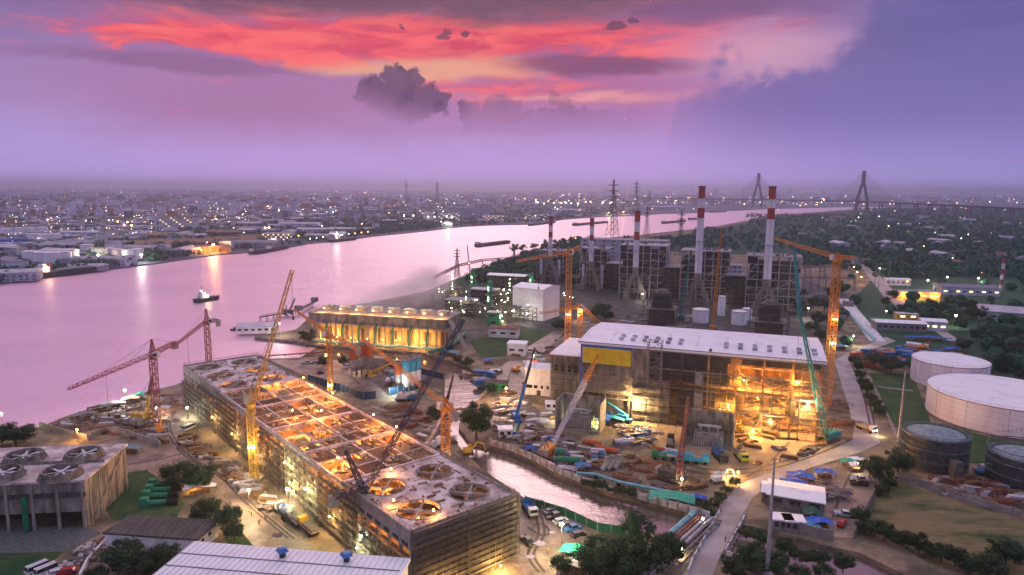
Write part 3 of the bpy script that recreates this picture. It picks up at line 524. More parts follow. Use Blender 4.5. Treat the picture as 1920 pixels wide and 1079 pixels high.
def mobile(base, tip, az, label, cm='crane_blue', bm='crane_blue', L=11, tipm=None, group='mobile cranes on the works', name='mobile_crane'):
    t = thing(name, label, 'mobile crane', base, az, group); B = Vector(base); rt = Matrix.Rotation(-az, 4, 'Z'); tp = rt @ (Vector(tip)-B)
    MB().box(-L/2, -1.3, .9, L/2, 1.3, 1.6).build('chassis', cm, t)
    for x in [-L/2+1.2+i*(L-2.4)/3 for i in range(4)]:
        for s in (-1, 1): MB().tube((x, s*1.25-.2, .6), (x, s*1.25+.2, .6), .6, n=12).build('wheel', 'rubber', t)
    cb = MB().box(L/2-2.2, -1.3, 1.6, L/2-.1, 1.3, 3.0).build('cab', cm, t); MB().box(L/2-.12, -1.1, 2.0, L/2-.05, 1.1, 2.8).build('windscreen', 'glass', cb)
    MB().box(-3.6, -1.4, 1.6, .4, 1.4, 3.1).build('upper_works', bm, t)
    s = Vector((-2.5, 0, 3)); a = s.lerp(tp, .45); b2 = s.lerp(tp, .75)
    MB().beam(s, a, 1.0, 1.1).build('boom', bm, t); MB().beam(a, b2, .75, .85).build('boom_section', tipm or bm, t); MB().beam(b2, tp, .5, .6).build('boom_section', tipm or bm, t)
    if tp.z > 8: hk = MB(); hk.tube(tp, tp-Vector((0, 0, min(10, tp.z-2))), .05, n=5); hk.build('hook', 'steel_dark', t)
    return t
mobile(G(967, 788), PD(1003, 652, 268), R(100), 'blue mobile crane with a long raised black and blue boom west of the office block', tipm='dark')
mobile(G(812, 842), PD(834, 772, 222), R(60), 'mobile crane with a white raised boom beside the thick orange tower crane', cm='crane_white', bm='crane_white')
mobile(G(838, 775), PD(850, 704, 262), R(80), 'mobile crane with a black raised boom at the canal footbridge', cm='steel_mid', bm='dark')
mobile(G(1160, 790), PD(1128, 748, 262), R(150), 'mobile crane with a low cyan boom behind the blue tarpaulin', bm='cyan_paint')
mobile(G(1297, 868), PD(1240, 848, 214), R(-12), 'cyan and blue mobile crane with its boom lowered forward beside the dark red lattice boom', cm='cyan_paint', bm='cyan_paint')
mobile(G(1252, 862), PD(1222, 838, 222), R(172), 'green mobile crane with a white and red lowered boom beside the cyan crane', cm='green_metal', bm='crane_white', tipm='orange_paint')
mobile(G(1349, 861), PD(1353, 826, 213), R(-85), 'navy mobile crane parked in front of the transformer bay', cm='crane_navy', bm='crane_blue', L=9)
mobile(G(1389, 861), PD(1391, 834, 212), R(-88), 'lime yellow mobile crane parked east of the navy one', cm='crane_lime', bm='steel_mid', L=8)
mobile(G(1860, 890), PD(1892, 869, 204), R(0), 'blue mobile crane with a white boom between the two scaffolded round tanks', cm='crane_blue', bm='crane_white')
mobile(G(760, 752), PD(778, 738, 262), R(20), 'blue and white lorry crane on the batching yard track', cm='crane_blue', bm='crane_white', L=9)
mobile(G(250, 800), PD(234, 792, 252), R(160), 'low grey mobile crane parked among the red rubble stacks', cm='steel_mid', bm='steel_mid', L=8)
# ------------------------------------------------------------------ the half-built cooling tower
P1, P2, P3 = G(769, 1001, 16), G(966, 931, 16), G(344, 687, 16)
u = Vector((P3.x-P1.x, P3.y-P1.y, 0)); LB = u.length; ang = math.atan2(u.y, u.x); HB = 16.0; WB = 30.0
ct = thing('cooling_tower', 'long half-built concrete cooling tower wrapped in scaffolding and lit orange inside', 'cooling tower', (P1.x, P1.y, 0), ang)
# local: x runs 0..LB away from the near end, y runs 0 (track side) to -WB (canal side)
def deck(x0, x1, name='roof_deck', rings=()):
    m = MB(); st = 1.0
    def inside(x, y): return any((x-rx)**2+(y-ry)**2 < 5.1**2 for rx, ry in rings)
    nx = int((x1-x0)/st); ny = int(WB/st)
    for i in range(nx):
        j = 0
        while j < ny:
            if inside(x0+(i+.5)*st, -(j+.5)*st): j += 1; continue
            k = j
            while k < ny and not inside(x0+(i+.5)*st, -(k+.5)*st): k += 1
            m.box(x0+i*st, -k*st, HB-.6, x0+(i+1)*st, -j*st, HB); j = k
    return m.build(name, 'deck', ct)
RG1 = [(8.5, -7.5), (8.5, -22), (24, -7.5), (24, -22)]; x2 = LB-48
RG2 = [(x2+8, -7.5), (x2+8, -22), (x2+24, -7.5), (x2+24, -22), (x2+40, -7.5), (x2+40, -22)]
deck(0, 33, rings=RG1); deck(x2, LB, rings=RG2)
for i, (x, y) in enumerate(RG1+RG2):
    r = MB().ring((x, y), 4.9, 5.25, HB-.8, HB+.14, 36).build('fan_ring', 'concrete', ct)
    s = MB()
    for k in range(4):
        a = k*math.pi/4*2+.78; 
        if k < 2: s.beam((x-5.1*math.cos(a), y-5.1*math.sin(a), HB-.5), (x+5.1*math.cos(a), y+5.1*math.sin(a), HB-.5), .45, .7)
    s.lathe((x, y, HB-.9), [(1.0, 0), (1.0, .8)], 12); s.build('fan_beam', 'concrete', r)
for a, c_ in ((0, 33), (x2, LB)):
    MB().box(a, -.35, HB-4.2, c_, 0, HB+.5).build('parapet_wall', 'concrete', ct); MB().box(a, -WB, HB-4.2, c_, -WB+.35, HB+.5).build('parapet_wall', 'concrete', ct)
MB().box(.0, -WB+.352, HB-4.2, .35, -.352, HB+.5).build('parapet_wall', 'concrete', ct); MB().box(LB-.35, -WB+.352, HB-4.2, LB, -.352, HB+.5).build('parapet_wall', 'concrete', ct)
m = MB()
for a, c_ in ((0, 33), (x2, LB)):
    x = a+1
    while x < c_-2: MB().box(x, .02, HB-3.6, x+2.6, .08, HB-2.7).build('louvre_opening', 'dark', ct); x += 4
MB().box(0, -WB, -.5, LB, 0, .18).build('base_slab', 'concrete', ct)
nb = 36; step = LB/nb; cols_ = []
for i in range(nb+1):                                # columns: the track side and canal side one by one, inner rows joined in frames
    x = min(max(i*step, .4), LB-.4)
    for y in (-.5, -WB+.5): MB().box(x-.35, y-.35, .18, x+.35, y+.35, HB-.7 if (x < 33 or x > x2) else HB-1.2).build('column', 'concrete', ct)
for y in (-8, -15, -22):
    m = MB()
    for i in range(0, nb+1, 2):
        x = min(max(i*step, .6), LB-.6); m.box(x-.35, y-.35, .18, x+.35, y+.35, HB-1.6)
    m.box(.4, y-.3, HB-1.9, LB-.4, y+.3, HB-1.3)
    m.build('inner_frame', 'old_concrete', ct)
for k, zf in enumerate((5.0, 9.5)):
    MB().box(1.2, -WB+1.2, zf-.3, LB-1.2, -1.2, zf).build('floor', 'plywood' if k else 'old_concrete', ct)
# open middle: main beams, shuttering boards at changing levels, rebar mats, wells
g = MB(); sx_ = (x2-33)/12
for i in range(13):
    x = 33+i*sx_; big = i % 3 == 0; wd = .45 if big else .16; g.box(x-wd, -WB, HB-1.2, x+wd, 0, HB+(.25 if big else -.3))
for y in (-.3, -WB+.3): g.box(33, y-.3, HB-1.15, x2, y+.3, HB+.3)
for y in (-7.5, -15, -22.5): g.box(33, y-.17, HB-1.15, x2, y+.17, HB-.33)
g.box(33+4*sx_, -15.4, HB-1.1, 33+7*sx_, -14.8, HB+.22); g.box(33+7*sx_, -22.9, HB-1.1, 33+9*sx_, -22.2, HB+.22)
g.build('roof_beam', 'deck', ct)
rnd = random.Random(3); WELL = {(4, 0), (5, 0), (4, 1), (5, 1), (7, 2), (8, 2), (8, 3), (1, 0), (10, 1), (2, 3), (11, 2), (11, 3)}; MAT = {(3, 2), (6, 0), (6, 3), (9, 0), (9, 1), (0, 1), (10, 3)}
for i in range(12):
    for j in range(4):
        X = 33+i*sx_+.2; Y = -7.5*j-.2; m = MB()
        if (i, j) in WELL:
            for k in range(5): m.beam((X+k*1.9, Y, 11.5), (X+k*1.9, Y-7, 11.5), .16); m.beam((X, Y-1.6*k-.3, 12.2), (X+sx_-.5, Y-1.6*k-.3, 12.2), .12); m.beam((X+k*1.9, Y-rnd.uniform(0, 6), 9.6), (X+k*1.9, Y-rnd.uniform(0, 6), HB), .09)
            m.rbox((X+rnd.uniform(2, 6), Y-rnd.uniform(2, 5), 9.6), (2.5, 1.2, 1.1), rnd.uniform(0, 2)); m.build('prop_frame', 'scaffold_pale', ct)
        elif (i, j) in MAT:
            for k in range(14): m.beam((X+k*sx_/14, Y, HB-.5), (X+k*sx_/14, Y-7, HB-.5), .08)
            for k in range(10): m.beam((X, Y-.7*k-.3, HB-.45), (X+sx_-.4, Y-.7*k-.3, HB-.45), .08)
            m.box(X, Y-7.1, HB-.95, X+sx_-.4, Y, HB-.85); m.build('rebar_mat', 'rebar', ct)
        else:
            nn = 11; zz = HB-rnd.choice([.5, .7, 1.0])
            for k in range(nn):
                if rnd.random() < .07: continue
                e = rnd.choice([0, 0, 0, 0, 1.5, 3]); m.box(X, Y-7.1*(k+1)/nn+.04, zz-.1+rnd.uniform(0, .16), X+sx_-.4-e, Y-7.1*k/nn, zz+.1+rnd.uniform(0, .12))
            for k in range(rnd.randint(1, 5)): m.rbox((X+rnd.uniform(1, sx_-2), Y-rnd.uniform(1, 6), zz+.2), (rnd.uniform(.6, 3.2), rnd.uniform(.2, .9), rnd.uniform(.1, .5)), rnd.uniform(0, 3))
            m.build('shuttering_panel', rnd.choice(['plywood', 'timber', 'plywood', 'rebar', 'plywood', 'old_concrete']), ct)
for i in (0, 3, 6, 9, 12): MB().box(33+i*sx_-.15, -WB+1, 9.6, 33+i*sx_+.15, -1, HB-1.25).build('partition_wall', 'glow_wall', ct)
# scaffolding: standards, ledgers and boards on three sides, split in bays
def scaff(p, q, h, name='scaffold', m_='scaffold', out=1.3, par=None, dz=2.0, dx=2.4, net=False, start=0):
    p, q = Vector(p), Vector(q); d = q-p; L = d.length; d.normalize(); n = Vector((d.y, -d.x, 0)); k = max(1, int(L/dx)); m = MB()
    for i in range(k+1):
        for o in (.25, out): a = p+d*(L*i/k)+n*o; m.beam(a+Vector((0, 0, start)), a+Vector((0, 0, h)), .09)
    z = start+dz
    lv = 0
    while z <= h:
        for o in (.25, out): m.beam(p+n*o+Vector((0, 0, z)), q+n*o+Vector((0, 0, z)), .08); m.beam(p+n*o+Vector((0, 0, z+1)), q+n*o+Vector((0, 0, z+1)), .06)
        m.beam(p+n*(out*.6)+Vector((0, 0, z-.08)), q+n*(out*.6)+Vector((0, 0, z-.08)), .7, .06)
        for i in range(lv % 2, k, 4): m.beam(p+d*(L*i/k)+n*out+Vector((0, 0, z-dz)), p+d*(L*(i+1)/k)+n*out+Vector((0, 0, z)), .06)
        z += dz; lv += 1
    o = m.build(name, m_, par); return o
nsc = 8
for i in range(nsc): 
    a, b_ = LB*i/nsc+.2, LB*(i+1)/nsc-.2
    scaff((b_, .1, 0), (a, .1, 0), 10.6 if i in (0, 7) else 15.5+(i % 3)*.7, par=ct, m_='scaffold_pale' if i in (2, 4) else 'scaffold', dz=2.0 if i % 2 else 2.6, dx=3.0)
    scaff((a, -WB-.1, 0), (b_, -WB-.1, 0), 16.3, par=ct)
for j in range(2): scaff((-.1, -WB*j/2-.2, 0), (-.1, -WB*(j+1)/2+.2, 0), 17.2, par=ct, m_='scaffold', dz=1.5, dx=1.8)
MB().box(-.06, -WB+.3, .2, -.02, -.3, HB-4.3).build('debris_net', 'net', ct)
scaff((LB+.1, -WB+.2, 0), (LB+.1, -.2, 0), 16.3, par=ct)
m = MB()
for k in range(260):
    x = rnd.choice([rnd.uniform(1, 32), rnd.uniform(x2+1, LB-1)]); y = rnd.uniform(-WB+1, -1)
    if any((x-rx)**2+(y-ry)**2 < 36 for rx, ry in RG1+RG2): continue
    m.cur = k % 4; m.rbox((x, y, HB), (rnd.uniform(.3, 2.6), rnd.uniform(.12, .7), rnd.uniform(.06, .5)), rnd.choice([0, 0, 1.57, 1.57, rnd.uniform(0, 3)]))
kind(m.build('loose_timber', ['timber', 'scaffold_pale', 'pipe_rust', 'rebar'], ct), 'stuff')
m = MB()
for k in range(420):
    x = rnd.uniform(34, x2-1); y = rnd.uniform(-WB+1, -1); m.rbox((x, y, HB-1.0), (rnd.uniform(.4, 2.8), rnd.uniform(.1, .8), rnd.uniform(.15, .9)), rnd.uniform(0, 3))
kind(m.build('rubbish', 'scaffold_pale', ct), 'stuff')
m = MB(); 
for (a, c_) in ((0, 33), (x2, LB)):
    for y in (-.2, -WB+.2):
        x = a
        while x < c_: m.beam((x, y, HB+.5), (x, y, HB+1.6), .06); x += 2.5
        m.beam((a, y, HB+1.55), (c_, y, HB+1.55), .05); m.beam((a, y, HB+1.05), (c_, y, HB+1.05), .05)
y = 0
while y > -WB: m.beam((.2, y, HB+.5), (.2, y, HB+1.6), .06); y -= 2.5
m.beam((.2, 0, HB+1.55), (.2, -WB, HB+1.55), .05); m.build('railing', 'scaffold', ct)
def ctlamp(x, y, z, pw, c, r=.22, vis=True):
    if vis: MB().lathe((x, y, z), [(.03, -.25), (r, -.1), (r, .12), (.03, .25)], 8).build('work_lamp', 'lamp_o' if c[2] < .4 else 'lamp_w', ct)
    point(ct, (x, y, z-.45), pw, c, .3)
OR = (1, .36, .06)
for x, y in ((20, -6), (42, -5), (55, -18), (70, -6), (84, -13), (97, -22), (112, -7), (125, -20), (64, -25), (90, -4), (77, -20), (48, -10)): ctlamp(x, y, 13.4, 10500, OR)
for x, y in ((41, -3), (86, -9), (80, -16), (108, -25), (66, -27), (52, -27), (120, -27), (95, -27)): ctlamp(x, y, HB+3.4, 4600, OR)
for x, y in ((8.5, -7.5), (x2+8, -7.5), (x2+10, -22), (x2+20, -20)): ctlamp(x, y, 13.0, 6500, OR)
for x, y in ((13, -3.5), (3, -8), (29, -12)): ctlamp(x, y, HB+1.8, 900, OR)
for x in (36, 62, 88, 112, 134): ctlamp(x, 2.2, 6.5, 3600, (1, .62, .2)); 
for x, z in ((64, 12), (50, 9), (20, 5)): ctlamp(x, 2.6, z, 2600, (.95, 1, .5))
for x in (20, 50, 78, 104): ctlamp(x, -15, 7.6, 5200, OR)
for y in (-8, -22): ctlamp(-4, y, 2.2, 7000, (1, .6, .18))
# ------------------------------------------------------------------ white-roofed steel frame (turbine hall under construction)
Q1, Q2 = G(1090, 640, 30), G(1545, 678, 30); u = Q2-Q1; u.z = 0; LT = u.length; at = math.atan2(u.y, u.x); DT = 41.0
tb = thing('power_hall', 'vast white-roofed steel hall under construction with scaffolded bays glowing orange', 'power plant hall', (Q1.x, Q1.y, 0), at)
HT = 30.0
def on_roof(x, y): return HT+.35+1.2*(1-abs(y-DT/2)/(DT/2))
rf = MB().quad((-1, -1, HT), (LT+1, -1, HT), (LT+1, DT/2, HT+1.4), (-1, DT/2, HT+1.4)).quad((-1, DT/2, HT+1.4), (LT+1, DT/2, HT+1.4), (LT+1, DT+1, HT), (-1, DT+1, HT)).quad((-1, -1, HT-.9), (LT+1, -1, HT-.9), (LT+1, -1, HT), (-1, -1, HT)).quad((-1, DT+1, HT-.9), (-1, -1, HT-.9), (-1, -1, HT), (-1, DT/2, HT+1.4), (-1, DT+1, HT)).quad((LT+1, DT+1, HT-.9), (LT+1, -1, HT-.9), (LT+1, -1, HT), (LT+1, DT/2, HT+1.4), (LT+1, DT+1, HT)).quad((-1, -1, HT-.9), (LT+1, -1, HT-.9), (LT+1, DT+1, HT-.9), (-1, DT+1, HT-.9)).build('roof', 'white_roof', tb)
for x in [14+4.6*i for i in range(6)]+[54+5.2*i for i in range(7)]:
    for y in (6, 11): MB().box(x, y, on_roof(x, y)-.4, x+1.7, y+1.1, on_roof(x, y)+.75).build('skylight', 'pale_roof', rf)
gt = MB(); gt.beam((-1, -1.05, HT+.1), (LT+1, -1.05, HT+.1), .25); gt.beam((-1.05, -1, HT+.1), (-1.05, DT, HT+.1), .25)
y = 0
for x in range(0, int(LT), 11): gt.beam((x, 1, HT+.1), (x, DT/2, HT+1.5), .06)
gt.build('gutter', 'steel_mid', rf)
for i in range(10):
    x = LT*i/9
    for y in (.4, 14, 27, DT-.4): MB().box(min(max(x, .4), LT-.4)-.4, y-.4, 0, min(max(x, .4), LT-.4)+.4, y+.4, HT-.9).build('column', 'glow_wall' if x > 48 else 'steel_dark', tb)  # columns in the lit bays carry the orange glow in their colour
m = MB()
for z in (8, 15, 22, 28.8):
    for y in (.4, 14, 27, DT-.4): m.box(.8, y-.25, z-.5, LT-.8, y+.25, z)
m.build('floor_beam', 'steel_mid', tb)
MB().box(0, 0, 0, LT, DT, .15).build('ground_slab', 'concrete', tb)
for z in (8, 15): MB().box(1, 3.5 if z > 8 else 1.5, z-.02, LT-1, DT-1, z+.25).build('floor', 'old_concrete', tb)
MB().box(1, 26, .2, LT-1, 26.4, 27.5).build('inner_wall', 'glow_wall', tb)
# facade: clad wall on the west third, dark bays in the middle, open glowing bays east
MB().box(0, -.25, 17, 27, .0, HT-1).build('wall_panel', 'old_concrete', tb)
MB().box(0, -.25, 9.5, 21, 0, 17).build('wall_panel', 'concrete', tb)
MB().box(.8, -.75, 21.6, 20, -.28, 28.0).build('yellow_sheet', 'yellow_cloth', tb)
MB().box(.3, -.68, 28.0, 20.4, -.3, 28.8).build('blue_edge', 'tarp_blue', tb); MB().box(.0, -.6, 12, .75, -.27, 28.7).build('blue_edge', 'tarp_blue', tb)
MB().box(21.2, -.24, 0.2, 35.5, .0, 17).build('wall_panel', 'old_concrete', tb)
MB().box(27.2, .6, 17, 56, .9, HT-1).build('shade_sheet', 'dark', tb)  # dark sheets stand in for shade inside unlit bays and under the roof
MB().box(.5, 2, .2, 20.5, 2.3, 9.4).build('shade_sheet', 'dark', tb)
MB().box(38, .9, .2, 52, 1.2, 15.8).build('shade_sheet', 'steel_dark', tb)
MB().box(56, .62, 26.0, LT-.5, .8, HT-1).build('shade_sheet', 'dark', tb)
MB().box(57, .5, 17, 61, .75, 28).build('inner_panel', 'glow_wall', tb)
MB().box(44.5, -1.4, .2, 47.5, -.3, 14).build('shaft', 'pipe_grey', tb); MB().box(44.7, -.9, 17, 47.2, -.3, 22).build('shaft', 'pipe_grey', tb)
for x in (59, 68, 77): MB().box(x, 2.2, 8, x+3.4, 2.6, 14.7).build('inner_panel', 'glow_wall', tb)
for i in range(6): scaff((35.5+i*9.2, -.4, 0), (44.5+i*9.2, -.4, 0), 21 if i < 1 else 23.5 if i < 5 else 27, par=tb, m_='scaffold_pale' if i % 2 else 'scaffold', dx=3.0, dz=3.0, out=1.8)
scaff((21.3, -.4, 0), (35, -.4, 0), 17, par=tb, dz=2.4, dx=3.4)
scaff((1, -.9, 8), (20.5, -.9, 8), 13, par=tb, dz=2.2, m_='scaffold_pale')
m = MB(); m.truss((29.5, -2.6, 0), (29.5, -2.6, HT+3), 5.0, n=11, t=.2); m.build('hoist_tower', 'steel_mid', tb)
scaff((LT+.4, 0, 0), (LT+.4, DT*.5, 0), 27, par=tb, dz=3, dx=3)
for i in range(5):
    m = MB(); r_ = random.Random(i)
    for k in range(26): 
        x = r_.uniform(55, LT-1); z = r_.choice([.3, 8.4, 15.4])+r_.uniform(0, 4); y = r_.uniform(2.6, 12)
        m.beam((x, y, z), (x+r_.uniform(-4, 4), y, z+r_.uniform(-2, 3)), r_.uniform(.1, .5))
    m.box(56, 3, .2, 56.4, 3.4, 20); kind(m.build('pipework', ['glow_wall', 'steel_dark', 'pipe_rust', 'timber', 'scaffold_pale'][i], tb), 'stuff')
def blamp(par, x, y, z, pw, c, vis=True, r=.28):
    if vis: MB().lathe((x, y, z), [(.03, -.3), (r, -.1), (r, .15), (.03, .3)], 8).build('work_lamp', 'lamp_o' if c[2] < .4 else 'lamp_w', par)
    point(par, (x, y, z-.55), pw, c, .4)
for x, z in ((54, 6), (62, 6), (70, 5.5), (79, 6), (86, 5), (58, 13.2), (67, 13), (76, 13), (85, 13), (60, 20), (70, 20.5), (81, 20)): blamp(tb, x, 6.5, z, 10500, (1, .37, .065), vis=(int(x) % 3 == 0))
for x, z, c in ((72, 7, (1, .7, .3)), (84, 14.5, (.95, 1, .6)), (57, 11, (1, .55, .15)), (62, 21, (1, .5, .12)), (80, 22, (1, .5, .12)), (66, 2.5, (1, .6, .15))): blamp(tb, x, -2.6, z, 6000, c)
# low annex to the west
an = thing('annex', 'pale-roofed lower annex at the west end of the white-roofed hall', 'annex building', (Q1.x, Q1.y, 0), at)
MB().box(-14, 6, 0, -1.6, 37, 22).build('wall', 'old_concrete', an); MB().box(-14.6, 5.4, 22.02, -1.4, 37.6, 22.6).build('roof', 'white_roof', an)
for i in range(4): MB().box(-12.5+i*2.8, 5.86, 15, -11+i*2.8, 5.97, 18).build('window', 'glass', an)
scaff((-14, 5.9, 0), (-2.8, 5.9, 0), 21, par=an, dz=2.4)
# ------------------------------------------------------------------ chimneys with duct legs, boilers
def stack(px, py, h, r, label, bands, zf=26, sp=8):
    b_ = G(px, py); t = thing('chimney', label, 'chimney', b_, at, 'red and white chimneys of the power station')
    def rr(z): return r*(1.18-.18*z/h)
    z0 = zf/h
    m = MB().lathe((0, 0, 0), [(r*1.1, zf-8), (r*1.25, zf)], 16, cap=False)
    for s in (-1, 1):
        q0 = [(s*sp*.62, -2.6, 5), (s*sp*1.15, -2.6, 5), (s*sp*1.15, 2.6, 5), (s*sp*.62, 2.6, 5)]; q1 = [(s*.1, -r, zf-3), (s*r*1.3, -r, zf-6), (s*r*1.3, r, zf-6), (s*.1, r, zf-3)]; q2_ = [(x, y, z-5) for x, y, z in q0]
        for A1, B1 in ((q2_, q0), (q0, q1)):
            for k in range(4): m.quad(A1[k], A1[(k+1) % 4], B1[(k+1) % 4], B1[k])
    m.build('flue_duct', 'duct', t)
    m = MB()
    for x in (-sp*1.5, -sp*.4, sp*.4, sp*1.5): m.beam((x, -4, 0), (x, -4, zf*.72), .45)
    for z in (zf*.24, zf*.48, zf*.72): m.beam((-sp*1.5, -4, z), (sp*1.5, -4, z), .4)
    for s in (-1, 1): m.beam((0, -3.6, zf*.3), (s*sp*.8, -3.6, 4), .4)
    m.beam((0, -3.6, 2), (0, -3.6, zf*.7), .5); m.build('duct_frame', 'steel_mid', t)
    for z1, c_ in bands:
        MB().lathe((0, 0, 0), [(rr(h*z0), h*z0), (rr(h*z1), h*z1)], 24).build('red_band' if c_ == 'r' else 'white_shaft', 'chim_red' if c_ == 'r' else 'chim_white', t); z0 = z1
    MB().lathe((0, 0, 0), [(rr(h)+.01, h-.02), (rr(h)+.35, h+.1), (rr(h)+.35, h+.8), (rr(h)-.5, h+.8), (rr(h)-.5, h-.5)], 24).build('rim', 'steel_dark', t)
    for z in (bands[-2][0]*h, h*.55, zf): MB().ring((0, 0), rr(z)+.02, rr(z)+.9, z, z+.25, 20).build('gallery', 'steel_mid', t)
    m = MB()
    for k in (-.25, .25): m.beam((k, -rr(0)-.2, 2), (k, -rr(h)-.2, h), .07)
    m.build('ladder', 'steel_mid', t); return t
stack(1031, 530, 63, 1.9, 'short red and white chimney, furthest upriver of the five, lamp on its rim', [(.55, 'w'), (.70, 'w'), (.78, 'r'), (.88, 'w'), (1, 'r')])
stack(1107, 545, 64, 1.8, 'short thin red and white chimney, second from the river end of the row', [(.55, 'w'), (.70, 'w'), (.78, 'r'), (.90, 'w'), (1, 'r')])
stack(1190, 560, 72, 2.2, 'middle red and white chimney in front of the grid-framed boiler house', [(.5, 'w'), (.68, 'w'), (.77, 'r'), (.89, 'w'), (1, 'r')])
stack(1306, 575, 92.3, 2.5, 'tall red and white chimney next to the orange lattice boom', [(.5, 'w'), (.745, 'w'), (.83, 'r'), (.91, 'w'), (1, 'r')])
stack(1434, 590, 92.3, 2.5, 'tall red and white chimney at the inland end of the row', [(.5, 'w'), (.755, 'w'), (.84, 'r'), (.91, 'w'), (1, 'r')])
def boiler(px, py, W, D, H, label, nx=5, nz=7, duct=True, legs=False, cx=None):
    b_ = G(px, py); t = thing('boiler_house', label, 'boiler house', b_, at, 'boiler houses behind the white-roofed hall')
    MB().box(-W/2+2, 4, 0, W/2-2, D-1, H-5).build('boiler_body', 'boiler', t)
    MB().box(-W/2+5, 1.5, 0, -W/2+W*.42, 3.9, H-9).build('boiler_casing', 'dark', t); MB().box(W*.02, 1.5, H*.3, W/2-3, 3.9, H-4).build('boiler_casing', 'steel_dark', t)
    m = MB()
    for i in range(nx+1):
        x = -W/2+W*i/nx
        for y in (0, D*.5, D): m.beam((x, y, 0), (x, y, H), .6)
    for k in range(1, nz+1):
        z = H*k/nz
        for y in (0, D): m.beam((-W/2, y, z), (W/2, y, z), .42)
        for x in (-W/2, W/2): m.beam((x, 0, z), (x, D, z), .5)
    for k in range(nx): m.beam((-W/2+W*k/nx, -.1, H*(k % nz)/nz), (-W/2+W*(k+1)/nx, -.1, H*((k % nz)+1)/nz), .3)
    m.build('steel_frame', 'pale_steel', t)
    m = MB()
    for k in range(1, nz): m.box(-W/2+.5, .4, H*k/nz-.1, W/2-.5, 3.4, H*k/nz+.05)
    m.build('platform', 'steel_dark', t); rp = random.Random(px*7)
    for q_, mm in ((0, 'boiler'), (1, 'dark'), (2, 'steel_dark'), (3, 'duct')):
        m = MB()
        for i in range(nx):
            for k in range(nz):
                if rp.random() < (.3, .34, .2, .05)[q_]: y_ = .5+q_*.35; m.box(-W/2+W*i/nx+.4, y_, H*k/nz+.3, -W/2+W*(i+1)/nx-.4, y_+.25, H*(k+rp.choice([.6, .95]))/nz)
        for k in range(nz): m.box(-W/2+.3, .52+q_*.35, H*k/nz+.4, W/2-.3, .7+q_*.35, H*k/nz+.5)
        m.box(-W/2+.3, .54+q_*.35, .4, -W/2+.5, .68+q_*.35, H-.6); m.build('cladding', mm, t)
    MB().box(-W/2-.5, -.5, H, W/2+.5, D+.5, H+.5).build('roof', 'grey_roof', t)
    m = MB(); r_ = random.Random(px)
    for k in range(46): x, y, z = r_.uniform(-W/2, W/2-4), r_.uniform(.2, 3.4), r_.uniform(3, H-4); m.tube((x, y, z), (x+r_.uniform(2, 7), y, z+r_.choice([0, 0, 5])), r_.uniform(.25, .7), n=8)
    for k in range(7): x, y = r_.uniform(-W/2+2, W/2-3), r_.uniform(2, D-3); m.rbox((x, y, H+.5), (r_.uniform(1, 4), r_.uniform(1, 3), r_.uniform(.6, 2.6)))
    kind(m.build('pipework', 'duct', t), 'stuff')
    if duct:
        cx = 0 if cx is None else cx; m = MB(); f = -9; m.box(cx-6.5, f, 6, cx+6.5, f+6, 12)
        for s in (-1, 1): m.quad((cx+s*6.5, f, 12), (cx+s*1.2, f, 12), (cx+s*.3, f+2, 20), (cx+s*1.8, f+2, 20)); m.quad((cx+s*6.5, f+6, 12), (cx+s*1.2, f+6, 12), (cx+s*.3, f+4, 20), (cx+s*1.8, f+4, 20)); m.quad((cx+s*6.5, f, 12), (cx+s*6.5, f+6, 12), (cx+s*1.8, f+4, 20), (cx+s*1.8, f+2, 20))
        m.box(cx-1.8, f+2, 20, cx+1.8, f+4, 27); m.build('flue_duct', 'duct', t)
        m = MB()
        for x in (cx-10, cx-6, cx, cx+6, cx+10):
            for y in (f-1, f+7): m.beam((x, y, 0), (x, y, 17), .5)
        for z in (5, 9, 13, 17): m.beam((cx-10, f-1, z), (cx+10, f-1, z), .4); m.beam((cx-10, f+7, z), (cx+10, f+7, z), .4)
        m.build('duct_frame', 'steel_mid', t)
        for s in (-1, 1): MB().tube((cx+s*4, f+2, 0), (cx+s*2.6, f+2, 6), 1.6, 1.1).build('fan_casing', 'pipe_grey', t)
    if legs:
        for s in (-1, 1): MB().tube((s*9, -3, 0), (s*9, -3, 22), 1.1, n=14).build('white_vessel', 'chim_white', t)
    return t
boiler(1033, 528, 24, 22, 30, 'dark boiler house with two white vessels behind the short river-end chimney', 4, 6, legs=True, duct=False)
boiler(1112, 540, 26, 22, 36, 'dark boiler house with two white vessels behind the thin second chimney', 4, 6, legs=True, duct=False)
boiler(1203, 556, 39, 26, 43, 'large pale-gridded boiler house behind the middle chimney', 6, 7, duct=False)
boiler(1318, 566, 38, 26, 41, 'large dark boiler house behind the chimney next to the orange boom', 6, 7, duct=False)
boiler(1446, 584, 38, 26, 41, 'large dark boiler house behind the inland-end chimney', 5, 7, duct=False)
